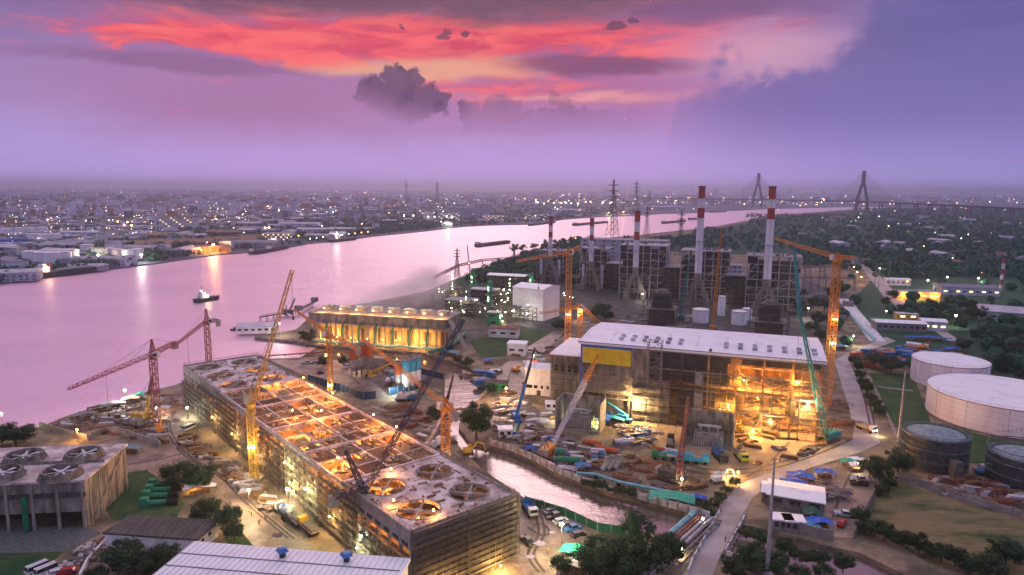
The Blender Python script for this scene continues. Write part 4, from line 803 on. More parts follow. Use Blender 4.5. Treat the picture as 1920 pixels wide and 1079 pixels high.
def shed(name, px, py, W, D, H, label, cat='building', a=at, roof='grey_roof', wall='house_wall', rise=0, wins=0, group=None, door=False, lit=None, base=None, z0=0):
    b_ = base or G(px, py); t = thing(name, label, cat, b_, a, group)
    wl = MB().box(-W/2, 0, z0, W/2, D, H).build('wall', wall, t)
    if rise:
        MB().gable(-W/2, 0, W/2, D, z0, H+.02, H+rise).build('roof', roof, t)
        MB().quad((-W/2+.02, .1, H-.1), (-W/2+.02, D-.1, H-.1), (-W/2+.02, D/2, H+rise-.1)).quad((W/2-.02, .1, H-.1), (W/2-.02, D-.1, H-.1), (W/2-.02, D/2, H+rise-.1)).build('gable_wall', wall, t)
    else: MB().box(-W/2-.3, -.3, H+.02, W/2+.3, D+.3, H+.4).build('roof', roof, t)
    for i in range(wins):
        x = -W/2+W*(i+.5)/wins
        nf = max(1, int(H/3.6))
        for f in range(nf):
            zz = z0+(H-z0)*(f+.42)/nf; w_ = min(1.6, W/wins*.28)
            MB().box(x-w_, -.07, zz, x+w_, -.015, zz+1.25).build('window', 'win_lit' if lit and (i+f) % lit == 0 else 'glass', wl)
    if door: MB().box(-.9, -.09, 0, .9, -.012, 2.3).build('door', 'steel_dark', wl)
    return t
shed('boiler_annex', 1259, 560, 16, 20, 26, 'brown bunker bay between the middle boiler house and the dark one', 'boiler annex', wall='boiler', wins=3)
shed('boiler_annex', 1378, 575, 16, 20, 24, 'brown bunker bay between the two largest dark boiler houses', 'boiler annex', wall='boiler', wins=3)
shed('boiler_annex', 1150, 545, 14, 20, 24, 'brown bunker bay between the thin chimney and the gridded boiler house', 'boiler annex', wall='boiler', wins=2)
shed('turbine_hall', 1166, 506, 90, 26, 38, 'long grey flat-topped turbine hall rising behind the chimneys', 'turbine hall', wall='pale_roof', roof='grey_roof', base=PD(1166, 520, 705)-Vector((0, 0, PD(1166, 520, 705).z)), wins=9)
shed('panel_building', 1363, 480, 26, 14, 20, 'red and white striped clad building behind the orange lattice boom', 'building', wall='pale_roof', base=PD(1366, 480, 640)-Vector((0, 0, PD(1366, 480, 640).z)), wins=6)
# coal bunkers: black stepped towers
for px, py, lb in ((1238, 612, 'black stepped coal tower in front of the middle and dark boiler houses'), (1440, 640, 'black stepped coal tower under the inland-end chimney')):
    t = thing('coal_tower', lb, 'industrial tower', G(px, py), at)
    MB().box(-8, 0, 0, 8, 12, 12).build('lower_stage', 'steel_dark', t); MB().box(-6, 2, 12.02, 6, 10, 20).build('upper_stage', 'dark', t); MB().box(-10, -3, 11.6, 10, 14, 11.95).build('platform', 'steel_mid', t); MB().lathe((0, 6, 20), [(5, .02), (5.5, 2), (3, 4)], 16).build('hopper', 'steel_dark', t)
    m = MB()
    for x in (-11, -5.5, 0, 5.5, 11):
        for y in (-4, 14): m.beam((x, y, 0), (x, y, 17), .45)
    for z in (4, 8, 13, 17): m.beam((-11, -4, z), (11, -4, z), .35); m.beam((-11, 14, z), (11, 14, z), .35)
    for s in range(12): m.beam((-10+s*1.2, -3.6, s*1.0), (-8.8+s*1.2, -3.6, s*1.0+1), .3)
    m.build('steel_frame', 'steel_dark', t)
def tank(px, py, r, h, label, name='storage_tank', wall='tank_white', roof='white_roof', dome=.6, base=None, group='white storage tanks', stair=True):
    b_ = base or G(px, py); t = thing(name, label, 'storage tank', b_, 0, group)
    MB().lathe((0, 0, 0), [(r, 0), (r, h)], 48, cap=False).build('shell', wall, t); MB().lathe((0, 0, h), [(r+.12, -.25), (r+.12, .05), (r*.6, dome*.65), (.5, dome)], 48).build('roof', roof, t)
    m = MB(); m.ring((0, 0), r+.12, r+.22, h-.35, h-.1, 48)
    for k in range(0, 48, 2): a = 2*math.pi*k/48; m.beam(((r+.15)*math.cos(a), (r+.15)*math.sin(a), h), ((r+.15)*math.cos(a), (r+.15)*math.sin(a), h+1), .06)
    m.ring((0, 0), r+.12, r+.18, h+.95, h+1.0, 48); m.build('rim_rail', 'pipe_rust', t)
    if r > 10:
        m = MB(); [m.ring((0, 0), r+.01, r+.05, h*k/5, h*k/5+.06, 48) for k in (1, 2, 3, 4)]; [m.beam(((r+.03)*math.cos(a), (r+.03)*math.sin(a), .1), ((r+.03)*math.cos(a), (r+.03)*math.sin(a), h-.3), .09) for a in [k*.52 for k in range(12)]]; m.build('weld_seam', 'pipe_grey', t)
    if stair:
        m = MB(); n_ = 26
        for k in range(n_): a = -2.4+1.2*k/n_; z = h*k/n_; m.rbox(((r+.6)*math.cos(a), (r+.6)*math.sin(a), z), (.9, .3, .12), a)
        m.build('stair', 'steel_mid', t)
    return t
c1, c2 = G(1783, 724), G(1858, 822)
tank(0, 0, 16, 11, 'large low white oil tank, the smaller and more distant of the pair beyond the lawn', base=Vector((209.3, 317.3, 0)))
tank(0, 0, 26.6, 10.7, 'largest low white oil tank, cut by the edge of the view', base=Vector((198.7, 266.3, 0)))
def conc_tank(c_, r, h, label):
    t = thing('concrete_tank', label, 'storage tank', c_, 0, 'round concrete tanks wrapped in scaffolding')
    MB().lathe((0, 0, 0), [(r, 0), (r, h)], 40, cap=False).build('shell', 'pile_grey', t); MB().lathe((0, 0, h), [(r+.3, -.3), (r+.3, .05), (r*.6, 1.1), (.5, 1.6)], 40).build('dome_roof', 'dome_blue', t)
    m = MB(); n_ = 30
    for ro in (r+.5, r+1.7):
        for k in range(n_): a = 2*math.pi*k/n_; m.beam((ro*math.cos(a), ro*math.sin(a), 0), (ro*math.cos(a), ro*math.sin(a), h+.8), .1)
    z = 1.9
    while z < h+1:
        m.ring((0, 0), r+.5, r+1.7, z-.05, z+.03, n_); m.ring((0, 0), r+1.66, r+1.74, z+.9, z+1.0, n_); z += 1.9
    m.build('scaffold', 'scaff_teal', t)
    for k in (2, 4, 6): MB().ring((0, 0), r+1.75, r+1.85, k*1.9-.25, k*1.9+.1, 40).build('edge_board', 'steel_mid', t)
    MB().box(-1.5, -r-5, 0, 1.5, -r-2, 6).build('stair_tower', 'net', t); return t
conc_tank(Vector((140.7, 217, 0)), 8.2, 11, 'round domed concrete tank fully wrapped in dark scaffolding at the end of the lawn')
conc_tank(Vector((160.8, 203.5, 0)), 8.4, 9, 'lower scaffolded concrete tank cut by the edge of the view')
for px, py, r, h in ((1313, 604, 5.5, 9), (1385, 608, 5, 9), (1400, 600, 3.4, 8), (1352, 592, 2.6, 14)): tank(px, py, r, h, {1313: 'small white tank under the tall chimney next to the orange boom', 1385: 'small white tank between the orange boom and the black coal tower', 1400: 'smallest white tank touching the black coal tower', 1352: 'narrow pale upright vessel behind the orange boom'}[px], stair=False, dome=.8)
# ------------------------------------------------------------------ lit cooling tower by the river
L1, L2 = G(585, 640), G(835, 657); u = L2-L1; al = math.atan2(u.y, u.x); LL = u.length
lc = thing('cooling_tower', 'old concrete cooling tower by the river with glowing fan stacks and green risers', 'cooling tower', (L1.x, L1.y, 0), al)
HL, DL = 17.0, 24.0
MB().box(-1, -1.2, 12.2, LL+1, DL+1.2, HL).build('upper_wall', 'old_concrete', lc); MB().box(-1.4, -1.6, HL+.02, LL+1.4, DL+1.6, HL+.6).build('roof_slab', 'concrete', lc)
MB().box(.5, 6, 0, LL-.5, 6.4, 12.1).build('fill_wall', 'old_concrete', lc)
for i in range(8): MB().box(LL*(i+.55)/8, 5.7, 1, LL*(i+.95)/8, 5.95, 9 if i % 2 else 8).build('dark_opening', 'dark', lc)
MB().box(-.5, -.5, 0, LL+.5, DL, 1.0).build('basin', 'concrete', lc)
for i in range(17): MB().box(LL*i/16-.4, -.3, 1.02, LL*i/16+.4, .5, 12.15).build('column', 'concrete', lc)
m = MB()
for i in range(25): m.beam((LL*i/24, -1.65, HL+.6), (LL*i/24, -1.65, HL+1.7), .09)
for z in (HL+1.1, HL+1.7): m.beam((-1, -1.65, z), (LL+1, -1.65, z), .08)
m.box(-1.2, -2.4, 11.6, LL+1.2, -1.25, 12.1); m.build('railing', 'steel_mid', lc)
for i in range(8):
    x = LL*(i+.5)/8; s = MB().lathe((x, DL/2, HL+.6), [(4.0, 0), (3.5, 1.2), (3.6, 2.4), (3.2, 2.4), (3.1, .6)], 26, cap=False).build('fan_stack', 'concrete', lc)
    point(lc, (x+2.5, -1.0, HL+3.2), 4500, (1, .45, .1), .5); point(lc, (x-1.5, DL/2+1, HL+4.6), 800, (1, .9, .8), .6)
    m = MB().lathe((x+2.5, 1.5, HL+2.6), [(.05, 0), (.35, .2), (.35, .5), (.05, .7)], 8); m.build('lamp', 'lamp_o', lc)
    if i: MB().path([(LL*i/8, -2.6, 1.2), (LL*i/8, -2.6, 7), (LL*i/8+.8, -2.6, 9), (LL*i/8+.8, -2.6, 11.5), (LL*i/8+.8, -.9, 12.6)], .55, 10).build('riser_pipe', 'green_metal', lc)
MB().path([(2, -3.6, 1.4), (LL+2, -3.6, 1.4)], .7, 10).build('header_pipe', 'pipe_cyan', lc)
for i, (x, pw) in enumerate(((8, 11000), (16, 8000), (25, 3000), (35, 2500), (44, 5000), (53, 4000), (62, 15000), (70, 13000))): point(lc, (x, 2.2, 3.2), pw, (1, .4, .07), .4); MB().lathe((x, .9, 3.2), [(.05, 0), (.3, .2), (.05, .4)], 8).build('lamp', 'lamp_o', lc)
for x in (14, 34, 50, 68): point(lc, (x, -9, 4), 3800, (1, .55, .15), .5); MB().tube((x, -9, 0), (x, -9, 4.2), .1, n=6).build('lamp_pole', 'steel_mid', lc)
# stair ramp
MB().quad((LL+1.4, 0, HL), (LL+12, 0, 0), (LL+12, 6, 0), (LL+1.4, 6, HL)).build('ramp', 'concrete', lc)
# steam over it
sm_ = bpy.data.materials.new('steam'); sm_.use_nodes = True; nt = sm_.node_tree; nt.nodes.clear()
pv = nt.nodes.new('ShaderNodeVolumePrincipled'); pv.inputs['Color'].default_value = (1, .97, 1, 1); o_ = nt.nodes.new('ShaderNodeOutputMaterial'); nt.links.new(pv.outputs[0], o_.inputs['Volume'])
t_ = nt.nodes.new('ShaderNodeTexCoord'); s_ = nt.nodes.new('ShaderNodeSeparateXYZ'); nt.links.new(t_.outputs['Object'], s_.inputs[0]); xx, yy, zz = (Nd(s_.outputs[i]) for i in range(3))
gn = noise(Nd(t_.outputs['Object']), 2.2, 4, .6)
rr_ = mth('SQRT', xx*xx+yy*yy+zz*zz); put(pv.inputs['Density'], sm(gn+(1.0-rr_)*.7, .6, 1.1)*.11); pv.inputs['Anisotropy'].default_value = .3
def steam(loc, sc, rot):
    o = MB().lathe((0, 0, 0), [(.05, -1), (.5, -.87), (.87, -.5), (1, 0), (.87, .5), (.5, .87), (.05, 1)], 20); o.face(tuple(range(20))[::-1]); o = o.build('steam', sm_); o.location = loc; o.scale = sc; o.rotation_euler = (0, rot, 0); kind(o, 'stuff')
q = PD(735, 556, 420); steam(q, (46, 13, 15), R(-14))
q = PD(800, 530, 440); steam(q, (24, 12, 20), R(0))
# ------------------------------------------------------------------ fan-topped cooling tower (near west)
F1, F2 = G(157, 899, 13.5), G(235, 833, 13.5); u = F2-F1; u.z = 0; DW = u.length; af = math.atan2(u.y, u.x)-math.pi/2
fc = thing('cooling_tower', 'weathered concrete cooling tower topped with round fans beside the pump lawn', 'cooling tower', (F1.x, F1.y, 0), af)
HW, LW = 13.5, 46.0       # local x from -LW to 0, y from 0 to DW
MB().box(-LW, 0, 4.6, 0, .3, 10.1).build('front_wall', 'old_concrete', fc); MB().box(-LW, -.15, 10.1, .1, DW, 12.9).build('upper_wall', 'old_concrete', fc); MB().box(-LW, -.5, 12.92, .5, DW+.4, HW).build('roof_deck', 'deck', fc)
MB().box(-.35, .31, 0, 0, DW, 10.08).build('side_wall', 'old_concrete', fc); MB().box(-LW, DW*.5, 0, -.4, DW*.5+.3, 10).build('inner_wall', 'dark', fc); MB().box(-LW, -.45, 8.9, .3, -.16, 10.05).build('band', 'steel_dark', fc)
for i in range(8):
    x = -.5-6.2*i; MB().box(x-.35, -.55, 0, x+.35, -.02, 12.85).build('pilaster', 'concrete', fc)
for i in range(5): MB().box(.02, 2+i*(DW-3)/4.2, 0, .3, 2.6+i*(DW-3)/4.2, 12.85).build('pilaster', 'concrete', fc)
MB().tube((.3, 3, 1), (.3, DW-3, 12.5), .3).build('brace', 'old_concrete', fc)
MB().path([(-14.5, -1, .6), (-14.5, -1, 9.4)], .7, 12).build('green_pipe', 'green_metal', fc)
for k, (px, py) in enumerate(((157, 846), (113, 880), (45, 850), (3, 882), (-60, 853), (-100, 885))):
    q = G(px, py, 15.4)-Vector(F1); cc = Vector((q.x*math.cos(-af)-q.y*math.sin(-af), q.x*math.sin(-af)+q.y*math.cos(-af)))
    m = MB(); m.lathe((cc.x, cc.y, HW), [(5.2, 0), (4.6, .9), (4.4, 1.9), (4.1, 1.9), (4.1, .2)], 40, cap=False)
    for j in range(40): a = 2*math.pi*j/40; m.beam((cc.x+5.35*math.cos(a), cc.y+5.35*math.sin(a), HW), (cc.x+4.5*math.cos(a), cc.y+4.5*math.sin(a), HW+1.8), .14)
    s = m.build('fan_stack', 'old_concrete', fc)
    m = MB(); m.lathe((cc.x, cc.y, HW+.9), [(.8, 0), (.8, .5), (.3, .7)], 14)
    for j in range(6):
        a = j*math.pi/3+k*.4; d_ = Vector((math.cos(a), math.sin(a), 0)); n_ = Vector((-d_.y, d_.x, 0)); p_ = Vector((cc.x, cc.y, HW+1.15))
        m.quad(p_+d_*.8-n_*.25, p_+d_*3.9-n_*.5-Vector((0, 0, .1)), p_+d_*3.9+n_*.4+Vector((0, 0, .1)), p_+d_*.8+n_*.25)
    m.build('fan_blade', 'crane_white', s)
    MB().lathe((cc.x, cc.y, HW+.3), [(4.05, 0), (.1, .02)], 30).build('fan_well', 'dark', s)
MB().box(-LW, DW*.45, HW+.02, .2, DW*.45+.15, HW+.9).build('railing', 'steel_mid', fc)
# ------------------------------------------------------------------ near white roof with skylights at the bottom edge
a1, a2, a0 = G(365, 1015, 12), G(768, 1047, 12), G(278, 1079, 12); u = a2-a1; u.z = 0; an_ = math.atan2(u.y, u.x); n_ = Vector((math.sin(an_), -math.cos(an_), 0)); v = (a0-a1); v.z = 0
wr = thing('warehouse', 'white ribbed warehouse roof with two blue vents at the bottom edge', 'warehouse', (a1.x, a1.y, 0), an_)
MB().box(.3, -40, 0, u.length-.3, -.3, 11.5).build('wall', 'white_wall', wr); r0 = MB().quad((-.2, -40, 13.1), (u.length+.2, -40, 13.1), (u.length+.2, 0, 12), (-.2, 0, 12)).quad((-.2, 0, 11.4), (u.length+.2, 0, 11.4), (u.length+.2, 0, 12), (-.2, 0, 12)).quad((u.length+.2, -40, 12), (u.length+.2, 0, 11.4), (u.length+.2, 0, 12), (u.length+.2, -40, 13.1)).quad((-.2, -40, 12), (-.2, 0, 11.4), (-.2, 0, 12), (-.2, -40, 13.1)).build('roof', 'white_roof', wr)
m = MB(); 
for y in (-5.4, -10.4): m.beam((-.2, y, 12.0-y*.0275+.1), (u.length-.5 if y > -6 else u.length*.6, y, 12.0-y*.0275+.1), .16)
m.build('roof_joint', 'steel_mid', r0); m = MB(); [m.beam((x, 0, 12.03), (x, -40, 13.13), .07) for x in [i*1.3 for i in range(int(u.length/1.3)+1)]]; m.build('roof_rib', 'pale_roof', r0)
for px, py in ((530, 1032), (650, 1040)):
    q = G(px, py+12, 12.2)-Vector(a1); cc = Vector((q.x*math.cos(-an_)-q.y*math.sin(-an_), q.x*math.sin(-an_)+q.y*math.cos(-an_)))
    vt = MB(); vt.rbox((cc.x, cc.y, 12.1), (1.0, 1.0, 1.3)); vt = vt.build('roof_vent', 'crane_navy', r0)
# (the vents' blue caps are separate sub-parts)
    MB().lathe((cc.x, cc.y, 13.45), [(1.5, 0), (1.0, .7), (.9, .72)], 4).build('vent_cap', 'car_blue', wr)
# ------------------------------------------------------------------ assorted named buildings
sb = thing('outbuilding', 'low outbuilding with a dark stained flat roof behind the white ribbed roof', 'outbuilding', (0, 0, 0), 0)
R4 = [G(247, 966, 4.3), G(407, 976, 4.3), G(369, 1011, 4.3), G(196, 999, 4.3)]; C_ = [(p.x, p.y) for p in R4]
MB().prism(C_, 0, 3.9).build('wall', 'white_wall', sb); ce = Vector((sum(p[0] for p in C_)/4, sum(p[1] for p in C_)/4)); MB().prism([(ce.x+(p[0]-ce.x)*1.04, ce.y+(p[1]-ce.y)*1.04) for p in C_], 3.92, 4.35).build('roof', 'dark_roof', sb)
p, q = R4[2], R4[1]; d_ = (q-p).normalized(); 
for k in (.25, .6): c_ = p.lerp(q, k); MB().rbox((c_.x+d_.y*.05, c_.y-d_.x*.05, 2.2), (1.2, .12, .9), math.atan2(d_.y, d_.x)).build('window', 'glass', sb)
ob = shed('office_block', 1010, 742, 12.5, 10, 12, 'white two-storey office block with a pale gabled roof in the works yard', 'office', a=R(-14), roof='white_roof', wall='white_wall', rise=1.6, door=True)
wl_ = ob.children[0]
for x, w_ in ((-4.4, 1.5), (-1.4, .8), (1.4, .5), (4, .5)): MB().box(x-w_, -.08, 3.2, x+w_, -.015, 4.6).build('window', 'glass', wl_)
o2 = shed('office_annex', 1047, 748, 8, 8, 7.5, 'lean-to white annex with a bright yellow-lit roof beside the office block', 'office', a=R(-24), roof='white_roof', wall='white_wall', rise=.6, wins=2); point(o2, (0, 5, 11), 900, (1, .95, .5), .3)
_p, _q = G(1018, 603), G(961, 596)
shed('switch_house', 0, 0, (_p-_q).length, 24, 22, 'tall white windowless plant building with roof domes west of the boilers', 'building', a=math.atan2((_p-_q).y, (_p-_q).x), base=(_p+_q)/2, roof='white_roof', wall='clean_white', rise=2)
shed('plant_shed', 948, 552, 34, 14, 16, 'white-roofed open plant shed among the refinery lights', 'shed', a=R(-18), roof='white_roof', wall='steel_dark', wins=6, rise=1.2)
shed('plant_shed', 905, 572, 20, 12, 12, 'darker plant shed beside the vertical green column', 'shed', a=R(-18), roof='pale_roof', wall='steel_dark', wins=4, rise=1)
shed('plant_shed', 860, 590, 22, 14, 10, 'slatted grey plant shed just inland of the lit cooling tower', 'shed', a=R(-18), roof='grey_roof', wall='steel_dark', wins=5)
shed('pump_house', 943, 634, 18, 9, 5.5, 'white pump house with a red roof line below the refinery', 'building', a=R(-10), roof='rust_roof', wall='white_wall', wins=3)
shed('pump_house', 925, 612, 8, 6, 9, 'green and white cube-shaped pump house', 'building', a=R(-10), roof='white_wall', wall='green_metal', wins=1)
shed('store_hut', 968, 668, 10, 8, 6.5, 'small white cube hut beside the muddy plant street', 'hut', a=R(-10), roof='white_roof', wall='white_wall', wins=2)
shed('canopy', 990, 590, 12, 8, 9, 'small pale canopy among the pipes', 'shed', a=R(-20), roof='white_roof', wall='steel_dark', wins=2)
shed('depot', 1690, 622, 30, 12, 5.5, 'long low white-roofed depot on the east side', 'depot', a=R(-12), roof='white_roof', wall='steel_mid', rise=.9, wins=8)
shed('depot', 1752, 622, 14, 12, 6.5, 'short white gabled depot with bright lamps at the end of the long one', 'depot', a=R(-18), roof='white_roof', wall='house_wall', rise=1.2, wins=3, lit=1)
shed('substation_building', 1684, 536, 22, 10, 6, 'white gabled shed north of the glowing shed', 'shed', a=R(-10), roof='white_roof', wall='white_wall', rise=1, wins=5)
gs = shed('glowing_shed', 1722, 562, 34, 12, 6, 'open shed glowing fierce orange beside the dark trees', 'shed', a=R(-8), roof='pale_roof', wall='glow_wall', wins=7, lit=1)
for x in (-12, 0, 12): point(gs, (x, -3, 4), 9000, (1, .4, .1), .5)
shed('grey_warehouse', 1820, 555, 46, 20, 7, 'grey gabled warehouse with lit openings beyond the glowing shed', 'warehouse', a=R(-10), roof='grey_roof', wall='house_wall', rise=2, wins=9, lit=2)
shed('grey_warehouse', 1890, 605, 34, 26, 7, 'dusky gabled warehouse at the edge of the view above the oil tanks', 'warehouse', a=R(-30), roof='pale_roof', wall='house_wall', rise=3, wins=6)
shed('lit_hut', 1702, 600, 14, 7, 4, 'small hut with a brightly lit front behind the long low depot', 'hut', a=R(-8), roof='pale_roof', wall='glow_wall', wins=2, lit=1)
rv = shed('boat_house', 481, 626, 24, 9, 4.5, 'white riverside house on piles at the mouth of the canal', 'house', a=R(8), roof='pale_roof', wall='white_wall', rise=1.6, wins=6)
# two transformer bays in front of the hall
for px, py, lb in ((1327, 842, 'walled grey transformer bay east of the works yard'), (1083, 808, 'walled dark transformer bay behind the blue tarpaulin')):
    t = thing('transformer_bay', lb, 'transformer bay', G(px, py), at, 'walled transformer bays')
    MB().box(-8, 0, 0, 8, 9, .3).build('plinth', 'concrete', t); MB().box(-8, 9, 0, 8, 9.6, 11).build('back_wall', 'old_concrete', t); MB().box(-8.6, -1, 0, -8, 9.6, 11).build('side_wall', 'concrete', t); MB().box(8, -1, 0, 8.6, 9.6, 11).build('side_wall', 'concrete', t)
    MB().box(-5, 2, .3, 5, 6, 5).build('transformer_tank', 'steel_mid', t); m = MB()
    for i in range(13): m.box(-5+i*.8, .9, .6, -4.6+i*.8, 1.98, 4.2)
    m.build('radiator_fin', 'pipe_grey', t)
    for x in (-3, 0, 3): MB().lathe((x, 4, 5), [(.35, 0), (.2, .3), (.35, .6), (.2, .9), (.35, 1.2), (.12, 2.4)], 10).build('bushing', 'pipe_grey', t)
    MB().tube((-4, 5, 6.6), (4, 5, 6.6), .6).build('conservator', 'pipe_grey', t)
# tall steel monopoles
for px, py, h, lb in ((1685, 829, 27, 'tall tapering steel pole rising from the lawn by the scaffolded tank'), (1437, 1092, 30, 'tall tapering steel pole at the bottom edge beside the camp')):
    t = thing('steel_pole', lb, 'pole', G(px, py), 0, 'tall steel poles'); MB().tube((0, 0, 0), (0, 0, h), .55, .22, 14).build('shaft', 'pipe_grey', t); MB().lathe((0, 0, 0), [(.9, 0), (.9, .3), (.56, .35)], 12).build('base_flange', 'steel_mid', t); MB().beam((-.6, 0, h), (.6, 0, h), .15).build('cap', 'steel_dark', t)
t = thing('radio_mast', 'slim red and white striped mast on the east side', 'mast', G(1876, 545), 0)
for i in range(6): MB().truss((0, 0, i*5), (0, 0, i*5+5), 1.6, n=3, t=.3).build('mast_section', 'chim_red' if i % 2 else 'chim_white', t)
# ------------------------------------------------------------------ trees
def crown_mesh(seed, n, r=1.0, leaf=.11, clumps=26, flat=.85):
    q = random.Random(seed); m = MB(); cs = []
    for i in range(clumps):
        while True:
            p = Vector((q.uniform(-1, 1), q.uniform(-1, 1), q.uniform(-.8, 1)))
            if .25 < p.length < 1: break
        cs.append((Vector((p.x*.8, p.y*.8, p.z*flat*.8)), q.uniform(.16, .36)))
    for i in range(n):
        c, s = q.choice(cs); d = Vector((q.gauss(0, 1), q.gauss(0, 1), q.gauss(0, 1))).normalized(); p = c+d*s*q.uniform(.6, 1.05)
        nrm = (d+Vector((q.uniform(-.6, .6), q.uniform(-.6, .6), q.uniform(0, .9)))).normalized(); a = nrm.orthogonal().normalized(); b_ = nrm.cross(a); t = q.uniform(0, 6.28); e = a*math.cos(t)+b_*math.sin(t); f = nrm.cross(e); L = leaf*q.uniform(.6, 1.3)
        m.quad(p-e*L, p-f*L*.6, p+e*L, p+f*L*.6)
    return m
def trunk_mesh(seed, h, r):
    q = random.Random(seed); m = MB(); m.tube((0, 0, -.1), (0, 0, h*.45), r, r*.7, 9)
    for i in range(6):
        a = q.uniform(0, 6.28); m.tube((0, 0, h*(.3+.04*i)), (math.cos(a)*h*.26, math.sin(a)*h*.26, h*q.uniform(.55, .8)), r*.45, r*.12, 6)
    m.tube((0, 0, h*.45), (q.uniform(-.3, .3), 0, h*.8), r*.7, r*.15, 7); return m
TP = []
for k in range(4):      # near-tree kinds, unit height 10
    TP.append((crown_mesh(k+1, 5200, leaf=.05, clumps=34+k*6).mesh('crown', 'leaf'), trunk_mesh(k, 10, .28).mesh('trunk', 'bark')))
TF = [(crown_mesh(20+k, 420, leaf=.15, clumps=18).mesh('crown', 'leaf_far'), trunk_mesh(k, 10, .3).mesh('trunk', 'bark')) for k in range(3)]
def tree(loc, h, w_, label, far=False, k=0, group=None, autol=None):
    t = bpy.data.objects.new('tree', None); col.objects.link(t); t.location = loc; t.rotation_euler = (0, 0, random.uniform(0, 6))
    if autol: auto(t, autol, 'tree', group)
    else: tag(t, label, 'tree', group)
    cm, tm = (TF if far else TP)[k % (3 if far else 4)]
    c_ = bpy.data.objects.new('crown', cm); col.objects.link(c_); c_.parent = t; c_.location = (0, 0, h*.56); c_.scale = (w_/2, w_/2, h*.46)
    r_ = bpy.data.objects.new('trunk', tm); col.objects.link(r_); r_.parent = t; r_.scale = (h/10,)*3; return t
for i, (px, py, h, w_, lb) in enumerate([(893, 824, 15.5, 13.5, 'big round dark tree alone on the canal bank'), (30, 836, 9, 16, 'broad dark tree at the river edge beyond the fan-topped tower'), (5, 832, 8, 11, 'smaller dark tree cut by the edge above the fan-topped tower'),
    (338, 912, 8, 13, 'flat-topped acacia over the pump lawn'), (375, 918, 8, 13, 'flat-topped acacia beside the muddy site track'), (385, 985, 8.5, 11, 'leafy tree behind the dark-roofed outbuilding'), (425, 1000, 8.5, 9, 'leafy tree at the track side of the outbuilding'), (440, 1015, 6, 6, 'pale-lit small tree beside the verge'),
    (235, 1072, 8.5, 12, 'dense tree in front of the dark-roofed outbuilding'), (300, 1085, 9, 12, 'dense tree squeezed against the white ribbed roof'), (262, 1092, 8, 10, 'dense tree at the bottom edge by the ribbed roof'), (182, 1098, 5, 6, 'small light green bush-like tree by the rubble trough'),
    (1128, 1070, 9.5, 10.5, 'large dark tree behind the green awnings'), (1168, 1080, 10.5, 12, 'largest dark tree of the canal-side grove'), (1215, 1084, 11, 11, 'dark tree of the grove next to the pipe bridge'), (1195, 1022, 10, 10, 'tree leaning over the walled canal water'), (1255, 1066, 10, 9, 'low dark tree under the pipe bridge end'), (1110, 1095, 12, 12, 'dark tree at the bottom edge behind the awnings'), (1165, 1105, 12, 13, 'dark tree at the very bottom of the grove'), (1052, 1079, 6, 6, 'small bright tree lit green by the car park lamp'),
    (1648, 905, 9.5, 11, 'round dark tree at the corner of the dry field'), (1682, 892, 10, 11, 'dark tree touching the scaffolded round tank'), (1630, 895, 7, 8, 'smaller dark tree over the camp entrance'),
    (816, 790, 7, 8, 'dark tree beside the thick orange crane'), (577, 644, 9, 13, 'dark round tree on the spit by the lit cooling tower'), (606, 690, 7, 7, 'dark tree behind the blue hoarding'), (645, 688, 6, 7, 'dark tree beside the red silos'), (875, 690, 6, 9, 'bushy tree at the canal bend wall'), (858, 682, 5, 7, 'small bushy tree by the canal bend'),
    (924, 740, 5, 5, 'small tree on the bank wall opposite the batching plant'), (1405, 1062, 7, 9, 'leafy tree at the pond beside the road'), (1440, 1079, 7, 10, 'leafy tree at the foot of the bottom steel pole'), (1375, 1088, 6, 8, 'leafy tree at the road edge, bottom of the view'), (1885, 1062, 8, 11, 'light green tree at the lower corner of the dry field'), (1850, 1090, 7, 9, 'dark tree at the bottom edge of the dry field')]):
    tree(G(px, py), h, w_, lb, k=i)
hedge = [(1622, 1000), (1640, 1008), (1658, 1015), (1680, 1024), (1700, 1030), (1722, 1038), (1745, 1046), (1765, 1055), (1790, 1064), (1812, 1075), (1835, 1082), (1610, 985), (1655, 930), (1668, 918)]
for i, p in enumerate(hedge): tree(G(*p), 4.2+i % 3, 6, None, k=i, group='bushy trees along the dry field', autol='bushy dark tree in the line along the dry field')
for i, p in enumerate([(1400, 1010), (1425, 1022), (1470, 1045), (1500, 1055), (1535, 1062), (1460, 1070), (1500, 1085), (1545, 1090), (1580, 1075), (1420, 1040), (1395, 1075)]): tree(G(*p), 3.5+i % 3, 6, None, k=i, group='bushes round the pond by the road', autol='bushy tree round the pond beside the road')
for i, p in enumerate([(1100, 912), (1115, 916), (1130, 920), (1148, 924), (1166, 929), (1184, 933), (1362, 925), (1350, 940), (1340, 955), (1330, 968), (1376, 912), (1320, 958)]): tree(G(*p), 2.4+i % 3*.6, 4.6, None, k=i, group='bushes along the canal wall and road edge', autol='low bush along the canal wall or road edge')
for i, p in enumerate([(1612, 712), (1618, 728), (1625, 742), (1632, 756), (1640, 772), (1610, 698), (1648, 782), (1600, 686)]): tree(G(*p), 5.5+i % 3, 6.5, None, k=i, group='trees between the haul road and the lawn', autol='dark tree between the haul road and the lawn')
